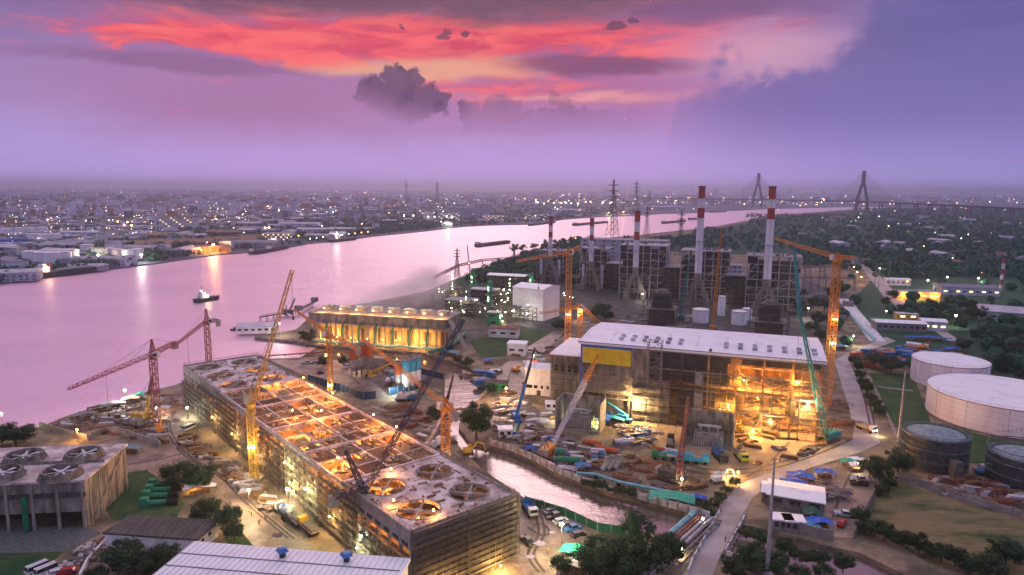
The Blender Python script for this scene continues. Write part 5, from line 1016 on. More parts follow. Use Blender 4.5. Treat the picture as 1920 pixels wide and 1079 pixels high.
for i, p in enumerate([(1770, 605), (1840, 600), (1875, 635), (1905, 670), (1815, 585), (1860, 590), (1880, 700), (1850, 650), (1915, 640), (1780, 575), (1545, 585), (1535, 610), (1560, 560), (1525, 580), (1520, 625), (1540, 640), (1690, 590), (1660, 575), (1675, 560), (1800, 620), (1830, 640), (1850, 625), (1870, 660), (1880, 640), (1900, 690), (1860, 690), (1895, 655), (1820, 600), (1790, 598), (1900, 620), (1760, 590), (1740, 585), (1805, 660), (1915, 720), (1640, 690), (1670, 700), (1000, 520), (1015, 516), (985, 518), (1030, 510), (1045, 512), (970, 522), (960, 512), (1060, 508), (1130, 590), (1140, 602), (1120, 600), (1075, 540), (1055, 530), (1050, 620), (1500, 560), (1505, 590)]):
    tree(G(*p), random.uniform(8, 12), random.uniform(9, 14), None, k=i, group='dark trees round the power station', autol='dark tree near the {}')
# ------------------------------------------------------------------ walls, fences, kerbs along px lines
def wall_line(name, pts, h, th, m, label, cat='wall', posts=0, pm='concrete', z0=0.0, group=None):
    t = thing(name, label, cat, G(*pts[0]), 0, group); O = G(*pts[0]); P = [G(*p)-O for p in pts]; w_ = MB(); ps = MB()
    for a, b_ in zip(P, P[1:]):
        w_.beam(a+Vector((0, 0, h/2+z0)), b_+Vector((0, 0, h/2+z0)), th, h)
        if posts:
            n = max(1, int((b_-a).length/posts))
            for i in range(n): q = a.lerp(b_, i/n); ps.rbox((q.x, q.y, z0), (th*2.2, th*2.2, h+.25))
    w_.build('panel', m, t)
    if posts: ps.build('post_frame', pm, t)
    return t
wall_line('canal_wall', [(918, 835), (958, 846), (1000, 864), (1040, 886), (1090, 906), (1150, 926)], 2.2, .3, 'pale_wall', 'pale concrete canal wall curving below the works yard', posts=3)
wall_line('canal_wall', [(1196, 936), (1290, 962), (1330, 974)], 2.2, .3, 'pale_wall', 'straight white canal wall under the green tarpaulin', posts=3)
wall_line('canal_wall', [(905, 705), (924, 725), (900, 748)], 1.3, .25, 'concrete', 'short canal wall at the bend opposite the batching plant', posts=3)
wall_line('hoarding', [(577, 716), (600, 722), (640, 735), (665, 746), (682, 750), (705, 748)], 3.4, .12, 'fence_blue', 'long dark blue hoarding beside the half-built tower', 'fence', posts=3.2, pm='steel_mid')
wall_line('hoarding', [(730, 742), (760, 735), (797, 726)], 3.4, .12, 'fence_blue', 'short blue hoarding in front of the blue-topped silos', 'fence', posts=3.2, pm='steel_mid')
wall_line('hoarding', [(700, 686), (760, 690), (790, 702), (833, 712), (832, 740)], 3, .12, 'fence_blue', 'blue hoarding along the canal behind the silos', 'fence', posts=3.2, pm='steel_mid')
wall_line('canal_fence', [(984, 945), (1060, 968), (1120, 996), (1172, 1004)], 2.4, .1, 'fence_green', 'dark green sheet fence between the car park and canal', 'fence', posts=3)
wall_line('camp_wall', [(1455, 990), (1500, 1001), (1562, 1016)], 3, .25, 'concrete', 'stained pale wall below the blue tarpaulin camp', posts=3)
wall_line('field_fence', [(1655, 905), (1640, 930), (1622, 965), (1600, 1012)], 2.2, .1, 'steel_mid', 'grey post fence between the camp road and the dry field', 'fence', posts=3)
wall_line('field_wall', [(1680, 900), (1745, 918), (1795, 936), (1860, 955), (1930, 978), (2000, 1000)], 2.2, .2, 'concrete', 'long pale wall along the top of the dry field', posts=4)
wall_line('road_barrier', [(1350, 960), (1300, 1050), (1290, 1075)], 1.1, .3, 'white_wall', 'white concrete barrier on the canal side of the road', 'barrier', posts=4)
wall_line('road_barrier', [(1397, 970), (1358, 1040), (1395, 1050)], 1.1, .3, 'white_wall', 'white angled barrier on the camp side of the road', 'barrier', posts=4)
wall_line('river_wall', [(75, 801), (110, 812), (150, 822), (165, 826)], 2, .5, 'concrete', 'curved grey wall below the rubble yard', 'wall')
wall_line('yard_wall', [(170, 822), (200, 812), (230, 815), (300, 838)], 2.2, .4, 'concrete', 'bent concrete wall behind the fan-topped tower', 'wall')
wall_line('lawn_path_wall', [(1645, 727), (1712, 735)], .5, 1.6, 'concrete', 'pale bund crossing the lawn to the big oil tank', 'wall')
wall_line('lawn_path_wall', [(1625, 705), (1655, 760), (1682, 822)], .6, .8, 'concrete', 'pale kerb wall running down the lawn edge', 'wall')
wall_line('quay_wall', [(478, 634), (552, 641), (600, 649), (700, 655), (800, 664), (830, 674)], .9, .8, 'old_concrete', 'old quay edge below the lit cooling tower', 'wall', z0=-.3)
wall_line('trough_wall', [(215, 1000), (165, 1055), (150, 1085)], 1.2, .5, 'white_wall', 'white low wall of the rubbish trough beside the outbuilding', 'wall')
# ------------------------------------------------------------------ batching plant
def silo(px, py, r, h, label, top, bot='pipe_grey', base=None, f=.62):
    t = thing('silo', label, 'silo', base or G(px, py), 0, 'cement silos of the batching plant'); MB().lathe((0, 0, 0), [(r*.3, 2.2), (r, 4.4), (r, h*f)], 20, cap=False).build('lower_shell', bot, t)
    MB().lathe((0, 0, 0), [(r+.01, h*f), (r+.01, h-.6), (r*.5, h), (.2, h+.1)], 20).build('upper_shell', top, t); m = MB()
    for k in range(4): a = .8+k*math.pi/2; m.beam((r*.85*math.cos(a), r*.85*math.sin(a), 0), (r*.85*math.cos(a), r*.85*math.sin(a), 5), .25)
    m.build('leg_frame', 'steel_mid', t); MB().ring((0, 0), r*.8, r+.3, h, h+.9, 12).build('top_rail', 'steel_mid', t); return t
for i, (px, py, h, w_) in enumerate([(664, 705, 13, 'first'), (674, 703, 14.5, 'second'), (684, 702, 15.2, 'third'), (694, 703, 14.5, 'fourth')]): silo(px, py, 1.9, h, f'red-topped grey silo, {w_} from the river in its cluster', 'orange_paint')
for i, (px, py, w_) in enumerate([(762, 735, 'first'), (772, 732, 'second'), (782, 729, 'last')]): silo(px, py, 1.9, 14.5, f'cyan-topped white silo, {w_} in the row behind the short blue hoarding', 'cyan_paint', 'white_wall')
silo(748, 733, 1.8, 12.5, 'single orange-topped silo beside the cyan-topped row', 'orange_paint')
t = thing('gravel_heap', 'grey cone-shaped heap of gravel inside the blue hoarding', 'heap', G(690, 738)); MB().lathe((0, 0, 0), [(8.5, 0), (5.5, 2.2), (2.4, 4.4), (.3, 5.2)], 26).build('heap_body', 'pile_grey', t).scale = (1.3, .9, 1); MB().rbox((-6, 3, 0), (5, 2, 1)).build('heap_spill', 'pile_grey', t)
t = thing('gravel_heap', 'darker flat heap of aggregate behind the cone-shaped one', 'heap', G(715, 718)); MB().lathe((0, 0, 0), [(8.5, 0), (4.5, 2.2), (1, 3.4)], 22).build('heap_body', 'pile_grey', t); MB().rbox((5, 3, 0), (6, 3, 1.2)).build('heap_spill', 'rubber', t)
t = thing('batching_plant', 'grey batching plant with hoppers and an inclined belt between the silo groups', 'batching plant', G(700, 706), R(-10)); MB().box(-5, 0, 3, 5, 5, 9).build('mixer_house', 'steel_mid', t); MB().beam((-4, -2, 1), (12, 1, 8), 1.4, .8).build('belt_conveyor', 'crane_yellow', t); m = MB(); [m.beam((x, y, 0), (x, y, 3), .35) for x in (-4.6, 0, 4.6) for y in (.4, 4.6)]; m.build('leg_frame', 'steel_dark', t); MB().box(5.2, 0, 0, 14, 4, 3).build('aggregate_bin', 'concrete', t); MB().box(9, -3, 0, 13, -.5, 3.4).build('tarpaulin_cover', 'cyan_paint', t)
for px, py in ((763, 727), (776, 733)): point(t, G(px, py, 3)-t.location, 2500, (.8, 1, .9), .4)
# ------------------------------------------------------------------ pipes, pumps, tarpaulins, huts
def pipe(px, m_, r, label, z=.8, name='pipe', supports=True, group=None):
    O = G(*px[0]); t = thing(name, label, 'pipe', O, 0, group); P = [G(*p)-O+Vector((0, 0, z)) for p in px]; MB().path(P, r, 12).build('pipe_run', m_, t); m = MB()
    for a, b_ in zip(P, P[1:]):
        n = max(1, int((b_-a).length/7))
        for i in range(n+1): q = a.lerp(b_, i/n); m.rbox((q.x, q.y, z-r-.9 if z > 1.5 else 0), (r*2.4, r*2.4, max(.1, z-r)+(.9 if z > 1.5 else 0)-(.9 if z > 1.5 else 0)+.05)); m.ring((q.x, q.y), 0.01, .02, 0, .01, 4)
    m.build('saddle', 'concrete', t); return t
pb = [('pipe_cyan', 0, .75, 'fat pale blue pipe, first on the pipe bridge over the canal'), ('pipe_rust', 1.6, .28, 'thin rusty pipe beside the fat pale blue one'), ('pipe_rust', 2.5, .28, 'second thin rusty pipe in the middle of the pipe bridge'), ('pipe_grey', 3.8, .5, 'grey pipe in the middle of the pipe bridge'), ('pipe_grey', 5.2, .5, 'grey pipe on the road side of the pipe bridge'), ('steel_mid', 6.8, .25, 'thin dark pipe closest to the road barrier')]
A_, B_ = G(1180, 1068, 1.5), G(1300, 962, 1.5); d_ = (B_-A_).normalized(); n_ = Vector((d_.y, -d_.x, 0))
for m_, off, r_, lb in pb:
    t = thing('pipe', lb, 'pipe', A_+n_*off, 0, 'pipes crossing the canal'); MB().path([(0, 0, 0), (B_-A_), (B_-A_)+d_*3+Vector((0, 0, -1.2))], r_, 12).build('pipe_run', m_, t); m = MB()
    for k in (.1, .5, .9): q = (B_-A_)*k; MB().tube(q-d_*.15, q+d_*.15, r_*1.25, n=12).build('flange_ring', 'steel_mid', t)
t = thing('pipe_bridge', 'steel trestle carrying the pipes over the canal beside the road', 'bridge', A_); m = MB()
for k in (0, .33, .66, 1): q = (B_-A_)*k+Vector((0, 0, -.95)); m.beam(q-n_*.8, q+n_*7.6, .4)
m.build('cross_beam', 'steel_mid', t); m = MB(); 
for o_ in (-.6, 7.4): m.beam(n_*o_+Vector((0, 0, -1.3)), (B_-A_)+n_*o_+Vector((0, 0, -1.3)), .35)
m.build('girder', 'steel_mid', t)
for k in (.3, .7):
    for o_ in (0, 6.8): q = (B_-A_)*k+n_*o_; MB().beam(q+Vector((0, 0, -5)), q+Vector((0, 0, -1.4)), .5).build('pier', 'concrete', t)
pipe([(1080, 894), (1118, 897), (1160, 911), (1240, 927), (1300, 938)], 'pipe_cyan', .5, 'long pale blue pipe running along the canal wall top', z=1.2)
pipe([(505, 670), (620, 662), (740, 668)], 'pipe_rust', .35, 'rusty pipe along the inlet bank')
pipe([(805, 668), (845, 655), (872, 632)], 'green_metal', .9, 'fat green pipe climbing toward the refinery', z=2)
pipe([(1592, 590), (1618, 620), (1640, 640)], 'pipe_cyan', .9, 'fat pale blue pipe beside the plank roadway', z=1)
pipe([(1700, 648), (1740, 654)], 'tank_white', 1.2, 'white fat pipe lying in front of the long depot', z=1.4)
for i, (p, q, r_, m_, lb) in enumerate([((1038, 862), (1092, 864), 1.2, 'green_metal', 'long green pipe section lying by the canal wall'), ((1042, 848), (1060, 850), 1.5, 'green_metal', 'short fat green pipe section behind the long one'), ((1092, 828), (1128, 832), .9, 'orange_paint', 'orange lattice boom section lying in the yard, upper one'), ((1116, 838), (1162, 848), .9, 'orange_paint', 'orange boom section lying in the yard, lower one'),
    ((992, 853), (1042, 876), .9, 'pipe_grey', 'long grey pipe beside the canal wall'), ((965, 816), (970, 798), 1.0, 'green_metal', 'green and cream pipe standing end-on by the yard, first'), ((976, 815), (980, 798), 1.0, 'sand', 'green and cream pipe end, second'), ((1150, 828), (1190, 826), .9, 'chim_white', 'white section of a dismantled boom in the middle of the yard')]):
    a, b_ = G(*p, r_), G(*q, r_); t = thing('pipe_section', lb, 'pipe', a, 0); MB().tube((0, 0, 0), b_-a, r_, n=18, caps=False).build('pipe_shell', m_, t); e = (b_-a).normalized(); m = MB()
    m.tube(e*.01, e*.35, r_*1.12, n=18); m.tube(b_-a-e*.35, b_-a-e*.01, r_*1.12, n=18); m.build('end_ring', 'steel_mid' if i != 5 else 'tarp_blue', t)
for i, (px, w_) in enumerate(((1128, 'first'), (1139, 'second'), (1152, 'third'))): 
    t = thing('bent_duct', f'pale curved duct elbow standing in the yard, {w_} of three', 'duct', G(px, 886-i*2), R(20), 'pale curved duct elbows'); MB().path([(0, 0, .8), (1, 0, 1.8), (1.6, 0, 3.2), (1.8, 0, 5)], .8, 12).build('elbow', 'pipe_grey', t); MB().ring((1.8, 0), .8, 1.0, 4.8, 5.1, 14).build('flange', 'steel_mid', t)
for i, (px, py, c_) in enumerate(((268, 950, 'nearest to the tower'), (272, 936, 'second'), (278, 925, 'third'), (284, 914, 'fourth'))): 
    t = thing('pump_unit', f'green pump set with a motor box on the lawn, {c_}', 'pump', G(px+3, py), R(8), 'green pump sets'); MB().rbox((0, 0, 0), (2.2, 1.8, 2.6)).build('motor_box', 'green_metal', t); MB().tube((1, 0, 1), (6, 0, 1), .75).build('casing', 'green_metal', t); MB().tube((6.01, 0, 1), (9, 0, 1), .95).build('black_hose', 'rubber', t); MB().rbox((3, 0, 0), (3.4, 1, .3)).build('skid', 'steel_dark', t)
def tarp(px, py, W, D, H, m_, label, a=0.0, name='tarpaulin_shelter', group=None):
    t = thing(name, label, 'tarpaulin', G(px, py), a, group); m = MB(); n = 7; q = random.Random(px)
    zz = [[H*(1-.25*abs(i/(n-1)-.5)*2)+q.uniform(-.25, .25) for i in range(n)] for j in range(n)]
    for i in range(n-1):
        for j in range(n-1): f = lambda a_, b2: (-W/2+W*a_/(n-1), -D/2+D*b2/(n-1), zz[b2][a_]); m.quad(f(i, j), f(i+1, j), f(i+1, j+1), f(i, j+1))
    m.build('cover', m_, t); m = MB()
    for x in (-W/2+.2, 0, W/2-.2):
        for y in (-D/2+.2, D/2-.2): m.beam((x, y, 0), (x, y, H*.8), .12)
    m.build('pole_frame', 'steel_mid', t); MB().rbox((0, 0, 0), (W*.6, D*.5, H*.45), .2).build('stored_crate', 'timber', t); return t
for a in [(1118, 795, 11, 7, 3.6, 'tarp_blue', 'deep blue sagging tarpaulin lit yellow-green from below', -.25), (1112, 722+30, 6, 4, 7, 'tarp_blue', 'small blue tarpaulin over a staging behind the white lattice boom', -.3), (1152, 793, 8, 5, 2.6, 'cyan_paint', 'pale striped awning beside the deep blue tarpaulin', -.3), (1259, 944, 13, 6, 2.6, 'tarp_green', 'crumpled bright green tarpaulin on the canal wall', -.25),
    (1308, 940, 5, 3, 1.6, 'tarp_blue', 'small blue sheet at the head of the pipe bridge', -.2), (1080, 1050, 8, 5, 3, 'tarp_green', 'bright green awning at the car park', -.5), (1072, 1074, 7, 4, 3, 'pale_roof', 'pale awning below the bright green one', -.2), (1100, 1079, 6, 4, 3, 'dark_roof', 'dark awning under the grove', -.3), (1050, 855, 5, 3, 2, 'fence_blue', 'dark blue sheet over drums by the green pipes', .3), (1093, 886, 5, 4, 3, 'blue_paint', 'blue sheeted box at the canal wall', .2), (1064, 884, 7, 3, 1.5, 'pipe_grey', 'grey sheeted stack along the canal wall', -.3), (995, 846, 4, 2.6, 1.5, 'tarp_blue', 'small blue sheet at the start of the canal wall', -.2),
    (1500, 905, 8, 5, 3, 'tarp_blue', 'blue tarpaulin at the top of the camp', -.35), (1487, 918, 8, 5, 3, 'tarp_blue', 'violet-blue tarpaulin in the middle of the camp', -.35), (1546, 896, 6, 4, 2.6, 'tarp_blue', 'blue tarpaulin hung over the scrap circle', -.1), (1452, 925, 7, 5, 3.4, 'tarp_blue', 'blue tarpaulin beside the bottom steel pole', .5), (1534, 990, 7, 4, 2.6, 'tarp_blue', 'bright blue tarpaulin above the stained camp wall', -.1), (1518, 997, 5, 4, 2.2, 'cyan_paint', 'lighter blue tarpaulin next to the bright one above the camp wall', -.5), (1523, 975, 5, 5, 3, 'fence_green', 'dark green canopy at the camp corner', -.3), (1590, 875, 5, 3, 2.4, 'tarp_green', 'small green awning by the camp entrance', -.2), (1605, 885, 4, 3, 3, 'white_roof', 'white kiosk roof at the camp entrance', -.2), (1608, 868, 7, 2.5, 1.6, 'white_roof', 'white-edged raised frame by the camp entrance', -.2),
    (1576, 655, 8, 4, 2.4, 'cyan_paint', 'cyan sheet beside the very tall orange crane', 0), (1740, 640, 26, 4, 3, 'tarp_blue', 'long blue tarpaulin roof in front of the depot', -.2), (1700, 660, 8, 4, 2.4, 'tarp_blue', 'blue tarpaulin below the white fat pipe', -.1), (1785, 660, 8, 5, 2.4, 'tarp_blue', 'blue tarpaulin at the end of the depot stores', -.1), (1765, 668, 7, 4, 2, 'cyan_paint', 'cyan tarpaulin among the depot stores', .1), (1690, 575+12, 16, 5, 3, 'tarp_blue', 'blue-topped stall row beyond the lit hut', -.2), (845, 668, 9, 4, 3, 'cyan_paint', 'cyan tarpaulin by the quay edge', -.2), (915, 682, 5, 4, 2.4, 'tarp_blue', 'blue sheeted stall by the canal bend', .2), (928, 700, 5, 3, 2, 'white_roof', 'white sheeted stall by the canal bend', .2),
    (210, 765, 10, 3, 2.6, 'pale_roof', 'pale blue-grey awning on the riverbank edge', .45), (245, 757, 7, 5, 3, 'sand', 'yellow-lit shelter under the bright riverbank lamp', .3), (262, 750, 4, 3, 3.2, 'tarp_green', 'little green canopy on the riverbank', .3), (185, 772, 8, 3, 2.4, 'dark_roof', 'dark awning on the riverbank edge', .5), (160, 785, 8, 3, 2.4, 'grey_roof', 'grey lean-to at the river end of the rubble yard', .5), (245, 850, 7, 3, 2.6, 'teal_roof', 'teal-roofed lean-to beside the fan-topped tower', -.1), (375, 925, 9, 3, 2.8, 'white_roof', 'white-roofed green cabin on the pump lawn', .25), (350, 915, 6, 4, 2.6, 'fence_blue', 'dark blue canopy with orange light on the pump lawn', -.4)]: tarp(*a)
for px, py, W, D, H, a, lb in ((1490, 945, 15, 11, 3.6, -.4, 'big white sheet-metal camp roof'), (1462, 935, 10, 8, 3.2, -.4, 'lower pale camp roof beside the bottom pole'), (1468, 985, 5, 4, 3, -.15, 'white cabin on the camp wall, first'), (1490, 988, 5, 4, 3, -.15, 'white cabin on the camp wall, second')): shed('camp_shed', px, py+12, W, D, H, lb, 'shed', a=a, roof='white_roof', wall='steel_mid', wins=3, rise=.7 if W > 6 else 0)
shed('hut', 930, 735, 10, 5, 4, 'low hut with a dark pitched roof and green front at the canal bend', 'hut', a=-.1, roof='dark_roof', wall='green_metal', rise=.8, wins=3)
shed('hut', 948, 822, 5, 4, 3, 'white box hut in the corner of the works yard', 'hut', a=.1, roof='white_roof', wall='white_wall', wins=2)
shed('hut', 1034, 770, 5, 3, 3, 'white box cabin below the office block', 'hut', a=-.1, roof='white_roof', wall='white_wall', wins=2)
# generic clutter: stacks, bundles, crates, containers; every one a thing
q = random.Random(11)
def stack_proto(nm, mm, kindn):
    t = bpy.data.objects.new(nm, None); col.objects.link(t)
    if kindn == 'planks':
        for k in range(3): MB().rbox((0, .0, k*.45), (6-k*.6, 1.6, .38), .02*k).build('layer', mm, t)
    elif kindn == 'container':
        m = MB().rbox((0, 0, .1), (6, 2.4, 2.5)); 
        for k in range(14): m.rbox((-2.8+k*.43, 0, .15), (.12, 2.5, 2.35))
        m.build('body', mm, t); MB().rbox((3.03, 0, .25), (.06, 2.1, 2.2)).build('door', 'steel_mid', t)
    elif kindn == 'rebar':
        m = MB()
        for k in range(9): m.tube((-4, (k % 5)*.3-.6, .2+(k//5)*.28), (4, (k % 5)*.3-.6+.1, .2+(k//5)*.28), .12, n=5)
        m.build('bar_bundle', mm, t); MB().rbox((0, 0, 0), (.3, 2, .1)).build('bearer', 'timber', t)
    elif kindn == 'frame':
        m = MB(); m.truss((-4, 0, .8), (4, 0, .8), 1.3, n=6, t=.14); m.build('lattice', mm, t); MB().rbox((0, 0, 0), (.3, 1.6, .12)).build('bearer', 'timber', t)
    elif kindn == 'drum':
        MB().lathe((0, 0, 0), [(1.0, 0), (1.05, .1), (1, .2), (1, 1.5), (1.05, 1.6), (1, 1.7)], 16).build('shell', mm, t); MB().lathe((0, 0, 1.71), [(.3, 0), (.3, .3)], 10).build('cap', 'steel_mid', t)
    elif kindn == 'heap':
        m = MB(); 
        for k in range(14): m.rbox((q.uniform(-1.8, 1.8), q.uniform(-1.4, 1.4), q.uniform(0, .5)), (q.uniform(.6, 2), q.uniform(.3, 1.2), q.uniform(.3, .9)), q.uniform(0, 3))
        m.build('rubble', mm, t); MB().rbox((0, 0, 0), (4, 3, .35), .2).build('base_layer', 'pile_grey', t)
    return t
protos = {}
def put_stack(px, py, nm, mm, kd, desc, group, a=None):
    key = (nm, mm, kd)
    a = q.uniform(-.8, .8) if a is None else a
    if key not in protos:
        o = stack_proto(nm, mm, kd); o.location = G(px, py); o.rotation_euler = (0, 0, a); protos[key] = o; auto(o, desc, nm.split('_')[-1] if nm != 'shipping_container' else 'container', group); return
    c_ = copy_tree(protos[key]); c_.location = G(px, py); c_.rotation_euler = (0, 0, a); auto(c_, desc, nm.split('_')[-1] if nm != 'shipping_container' else 'container', group)
KD = [('timber_stack', 'timber', 'planks', 'brown stack of planks'), ('timber_stack', 'plywood', 'planks', 'tan stack of boards'), ('sheet_stack', 'pipe_grey', 'planks', 'grey stack of metal sheets'), ('sheet_stack', 'pale_roof', 'planks', 'pale stack of panels'), ('rebar_bundle', 'rebar', 'rebar', 'rusty bundle of bars'), ('rebar_bundle', 'pipe_rust', 'rebar', 'red-brown bundle of bars'), ('boom_section', 'orange_paint', 'frame', 'orange lattice section'), ('boom_section', 'steel_mid', 'frame', 'grey lattice section'), ('boom_section', 'pipe_rust', 'frame', 'rusty lattice section'),
      ('shipping_container', 'blue_paint', 'container', 'blue container'), ('shipping_container', 'orange_paint', 'container', 'orange container'), ('shipping_container', 'pale_roof', 'container', 'pale container'), ('rubble_heap', 'pile_grey', 'heap', 'grey heap of rubbish'), ('rubble_heap', 'rebar', 'heap', 'red-brown heap of scrap'), ('rubble_heap', 'pale_steel', 'heap', 'pale heap of offcuts'), ('storage_drum', 'blue_paint', 'drum', 'blue drum'), ('storage_drum', 'chim_white', 'drum', 'white drum')]
def scatter(poly_, n, kinds, group, where):
    xs = [p[0] for p in poly_]; ys = [p[1] for p in poly_]; k = 0
    while k < n:
        x, y = q.uniform(min(xs), max(xs)), q.uniform(min(ys), max(ys)); ins = False; j = len(poly_)-1
        for i in range(len(poly_)):
            if (poly_[i][1] > y) != (poly_[j][1] > y) and x < (poly_[j][0]-poly_[i][0])*(y-poly_[i][1])/(poly_[j][1]-poly_[i][1])+poly_[i][0]: ins = not ins
            j = i
        if not ins: continue
        nm, mm, kd, ds = KD[q.choice(kinds)]; put_stack(x, y, nm, mm, kd, f'{ds} {where}', group); k += 1
scatter([(90, 800), (200, 765), (285, 745), (325, 735), (335, 770), (305, 800), (312, 830), (240, 820), (160, 815)], 120, [0, 4, 5, 5, 13, 13, 13, 2, 14, 1, 12], 'stacks in the red rubble yard', 'in the red rubble yard')
scatter([(925, 790), (960, 790), (1020, 800), (1060, 830), (1130, 850), (1150, 880), (1100, 880), (1040, 870), (960, 830)], 110, [0, 1, 2, 3, 4, 7, 8, 12, 14, 15, 13, 2, 12], 'stores in the works yard', 'in the works yard')
scatter([(940, 730), (985, 745), (1000, 770), (1090, 790), (1060, 800), (950, 790), (930, 765)], 50, [3, 14, 3, 2, 1, 7, 14, 0], 'pale stores by the office', 'between office block and canal')
scatter([(1160, 800), (1240, 812), (1230, 835), (1170, 835)], 34, [3, 7, 1, 15, 14, 16], 'stores under the yard lamp', 'under the yard lamp')
scatter([(350, 815), (400, 850), (470, 900), (520, 950), (500, 960), (420, 880), (345, 835)], 60, [0, 1, 14, 12, 4, 3], 'stores along the half-built tower', 'along the half-built tower')
scatter([(1600, 660), (1690, 655), (1800, 670), (1790, 690), (1700, 690), (1600, 690)], 55, [9, 10, 0, 12, 6, 13, 11, 9], 'stores below the depot', 'below the long depot')
scatter([(700, 755), (790, 770), (830, 800), (850, 850), (800, 830), (740, 790)], 46, [0, 12, 2, 8, 7, 4], 'stores on the batching yard', 'on the batching yard')
scatter([(1530, 900), (1575, 905), (1575, 935), (1530, 935), (1510, 920)], 20, [12, 8, 12, 13, 7], 'scrap circle in the camp', 'in the scrap circle of the camp')
scatter([(1550, 740), (1595, 770), (1600, 800), (1575, 800), (1548, 780)], 24, [7, 8, 12, 0], 'stores beside the haul road', 'beside the haul road')
scatter([(1760, 900), (1900, 890), (1930, 960), (1830, 940), (1770, 925)], 34, [0, 13, 12, 8, 3], 'stores between the concrete tanks', 'between the scaffolded tanks')
scatter([(170, 1020), (215, 1005), (195, 1040), (150, 1070), (130, 1065)], 14, [12, 13, 14], 'rubbish in the trough', 'in the rubbish trough')
scatter([(1095, 615), (1300, 625), (1300, 600), (1150, 585), (1095, 600)], 40, [11, 2, 14, 7, 13], 'stores behind the white-roofed hall', 'behind the white-roofed hall')
scatter([(880, 700), (935, 695), (950, 720), (900, 725)], 14, [14, 12, 9, 0], 'stores at the canal bend', 'at the canal bend')
scatter([(1380, 790), (1550, 800), (1550, 815), (1380, 805)], 26, [0, 4, 1, 7], 'stores at the foot of the glowing bays', 'at the foot of the glowing bays')
scatter([(1150, 850), (1200, 860), (1290, 890), (1330, 905), (1300, 925), (1200, 915), (1150, 895)], 20, [12, 8, 0, 13], 'scrap on the bare yard edge', 'on the bare yard by the canal wall')
scatter([(960, 670), (1060, 640), (1090, 660), (1060, 740), (1000, 690)], 40, [2, 14, 0, 7, 12, 10], 'stores west of the hall', 'between the plant street and hall')
scatter([(1380, 815), (1500, 812), (1545, 850), (1480, 860), (1400, 840)], 16, [0, 12, 1, 4], 'stores on the sandy yard', 'on the sandy yard')
# ------------------------------------------------------------------ vehicles
def car_proto(nm, mm, pick=False, van=False):
    t = bpy.data.objects.new(nm, None); col.objects.link(t); L, W = (5.2, 1.9) if (pick or van) else (4.4, 1.8)
    m = MB(); m.prism([(-L/2, -W/2), (L/2, -W/2), (L/2, W/2), (-L/2, W/2)], .35, .9 if not van else 1.1)
    x0, x1, top = ((-L*.1, L*.22, 1.75) if pick else (-L*.45, L*.38, 2.2) if van else (-L*.32, L*.2, 1.45)); zb = .9 if not van else 1.1
    def fr(e): n = len(m.v); m.v += [(x0-e*.35, -W/2+.08, zb), (x1+e*.6, -W/2+.08, zb), (x1+e*.6, W/2-.08, zb), (x0-e*.35, W/2-.08, zb), (x0, -W/2+.22, top), (x1, -W/2+.22, top), (x1, W/2-.22, top), (x0, W/2-.22, top)]; [m.face(tuple(n+i for i in f)) for f in ((4, 5, 6, 7), (0, 1, 5, 4), (1, 2, 6, 5), (2, 3, 7, 6), (3, 0, 4, 7))]
    fr(1 if not van else .4)
    if pick: m.box(-L/2+.05, -W/2, .9, -L*.14, -W/2+.1, 1.2); m.box(-L/2+.05, W/2-.1, .9, -L*.14, W/2, 1.2)
    b_ = m.build('body', mm, t)
    g = MB(); zt, z0 = top-.12, zb+.08
    for s in (-1, 1): g.quad((x0-.1, s*(W/2-.07), z0), (x1+.3, s*(W/2-.07), z0), (x1-.02, s*(W/2-.19), zt), (x0+.1, s*(W/2-.19), zt))
    g.quad((x1+(.62 if not van else .26), -W/2+.14, z0), (x1+(.62 if not van else .26), W/2-.14, z0), (x1+.08, W/2-.25, zt), (x1+.08, -W/2+.25, zt)); g.quad((x0-(.38 if not van else .16), -W/2+.14, z0), (x0-(.38 if not van else .16), W/2-.14, z0), (x0-.06, W/2-.25, zt), (x0-.06, -W/2+.25, zt)); g.build('window', 'glass', b_)
    for x in (-L*.32, L*.32):
        for s in (-1, 1): MB().tube((x, s*(W/2-.18), .34), (x, s*(W/2+.02), .34), .34, n=14).build('wheel', 'rubber', t)
    for s in (-1, 1): MB().rbox((L/2+.01, s*.6, .6), (.05, .35, .16)).build('headlight', 'chim_white', t)
    return t
cp_ = {k: car_proto(*v) for k, v in {'bs': ('parked_car', 'car_black'), 'ws': ('parked_car', 'car_white'), 'ss': ('parked_car', 'car_silver'), 'rs': ('parked_car', 'car_red'), 'bp': ('pickup_truck', 'car_black', True), 'wp': ('pickup_truck', 'car_white', True), 'sp': ('pickup_truck', 'car_silver', True), 'wv': ('parked_van', 'car_white', False, True), 'up': ('pickup_truck', 'car_blue', True)}.items()}
used = set()
def vehicle(k, px, py, a, label, cat='car', group=None):
    o = cp_[k]
    if k in used: o = copy_tree(o)
    used.add(k); o.location = G(px, py); o.rotation_euler = (0, 0, a); tag(o, label, cat, group); return o
gp = 'vehicles in the car park'
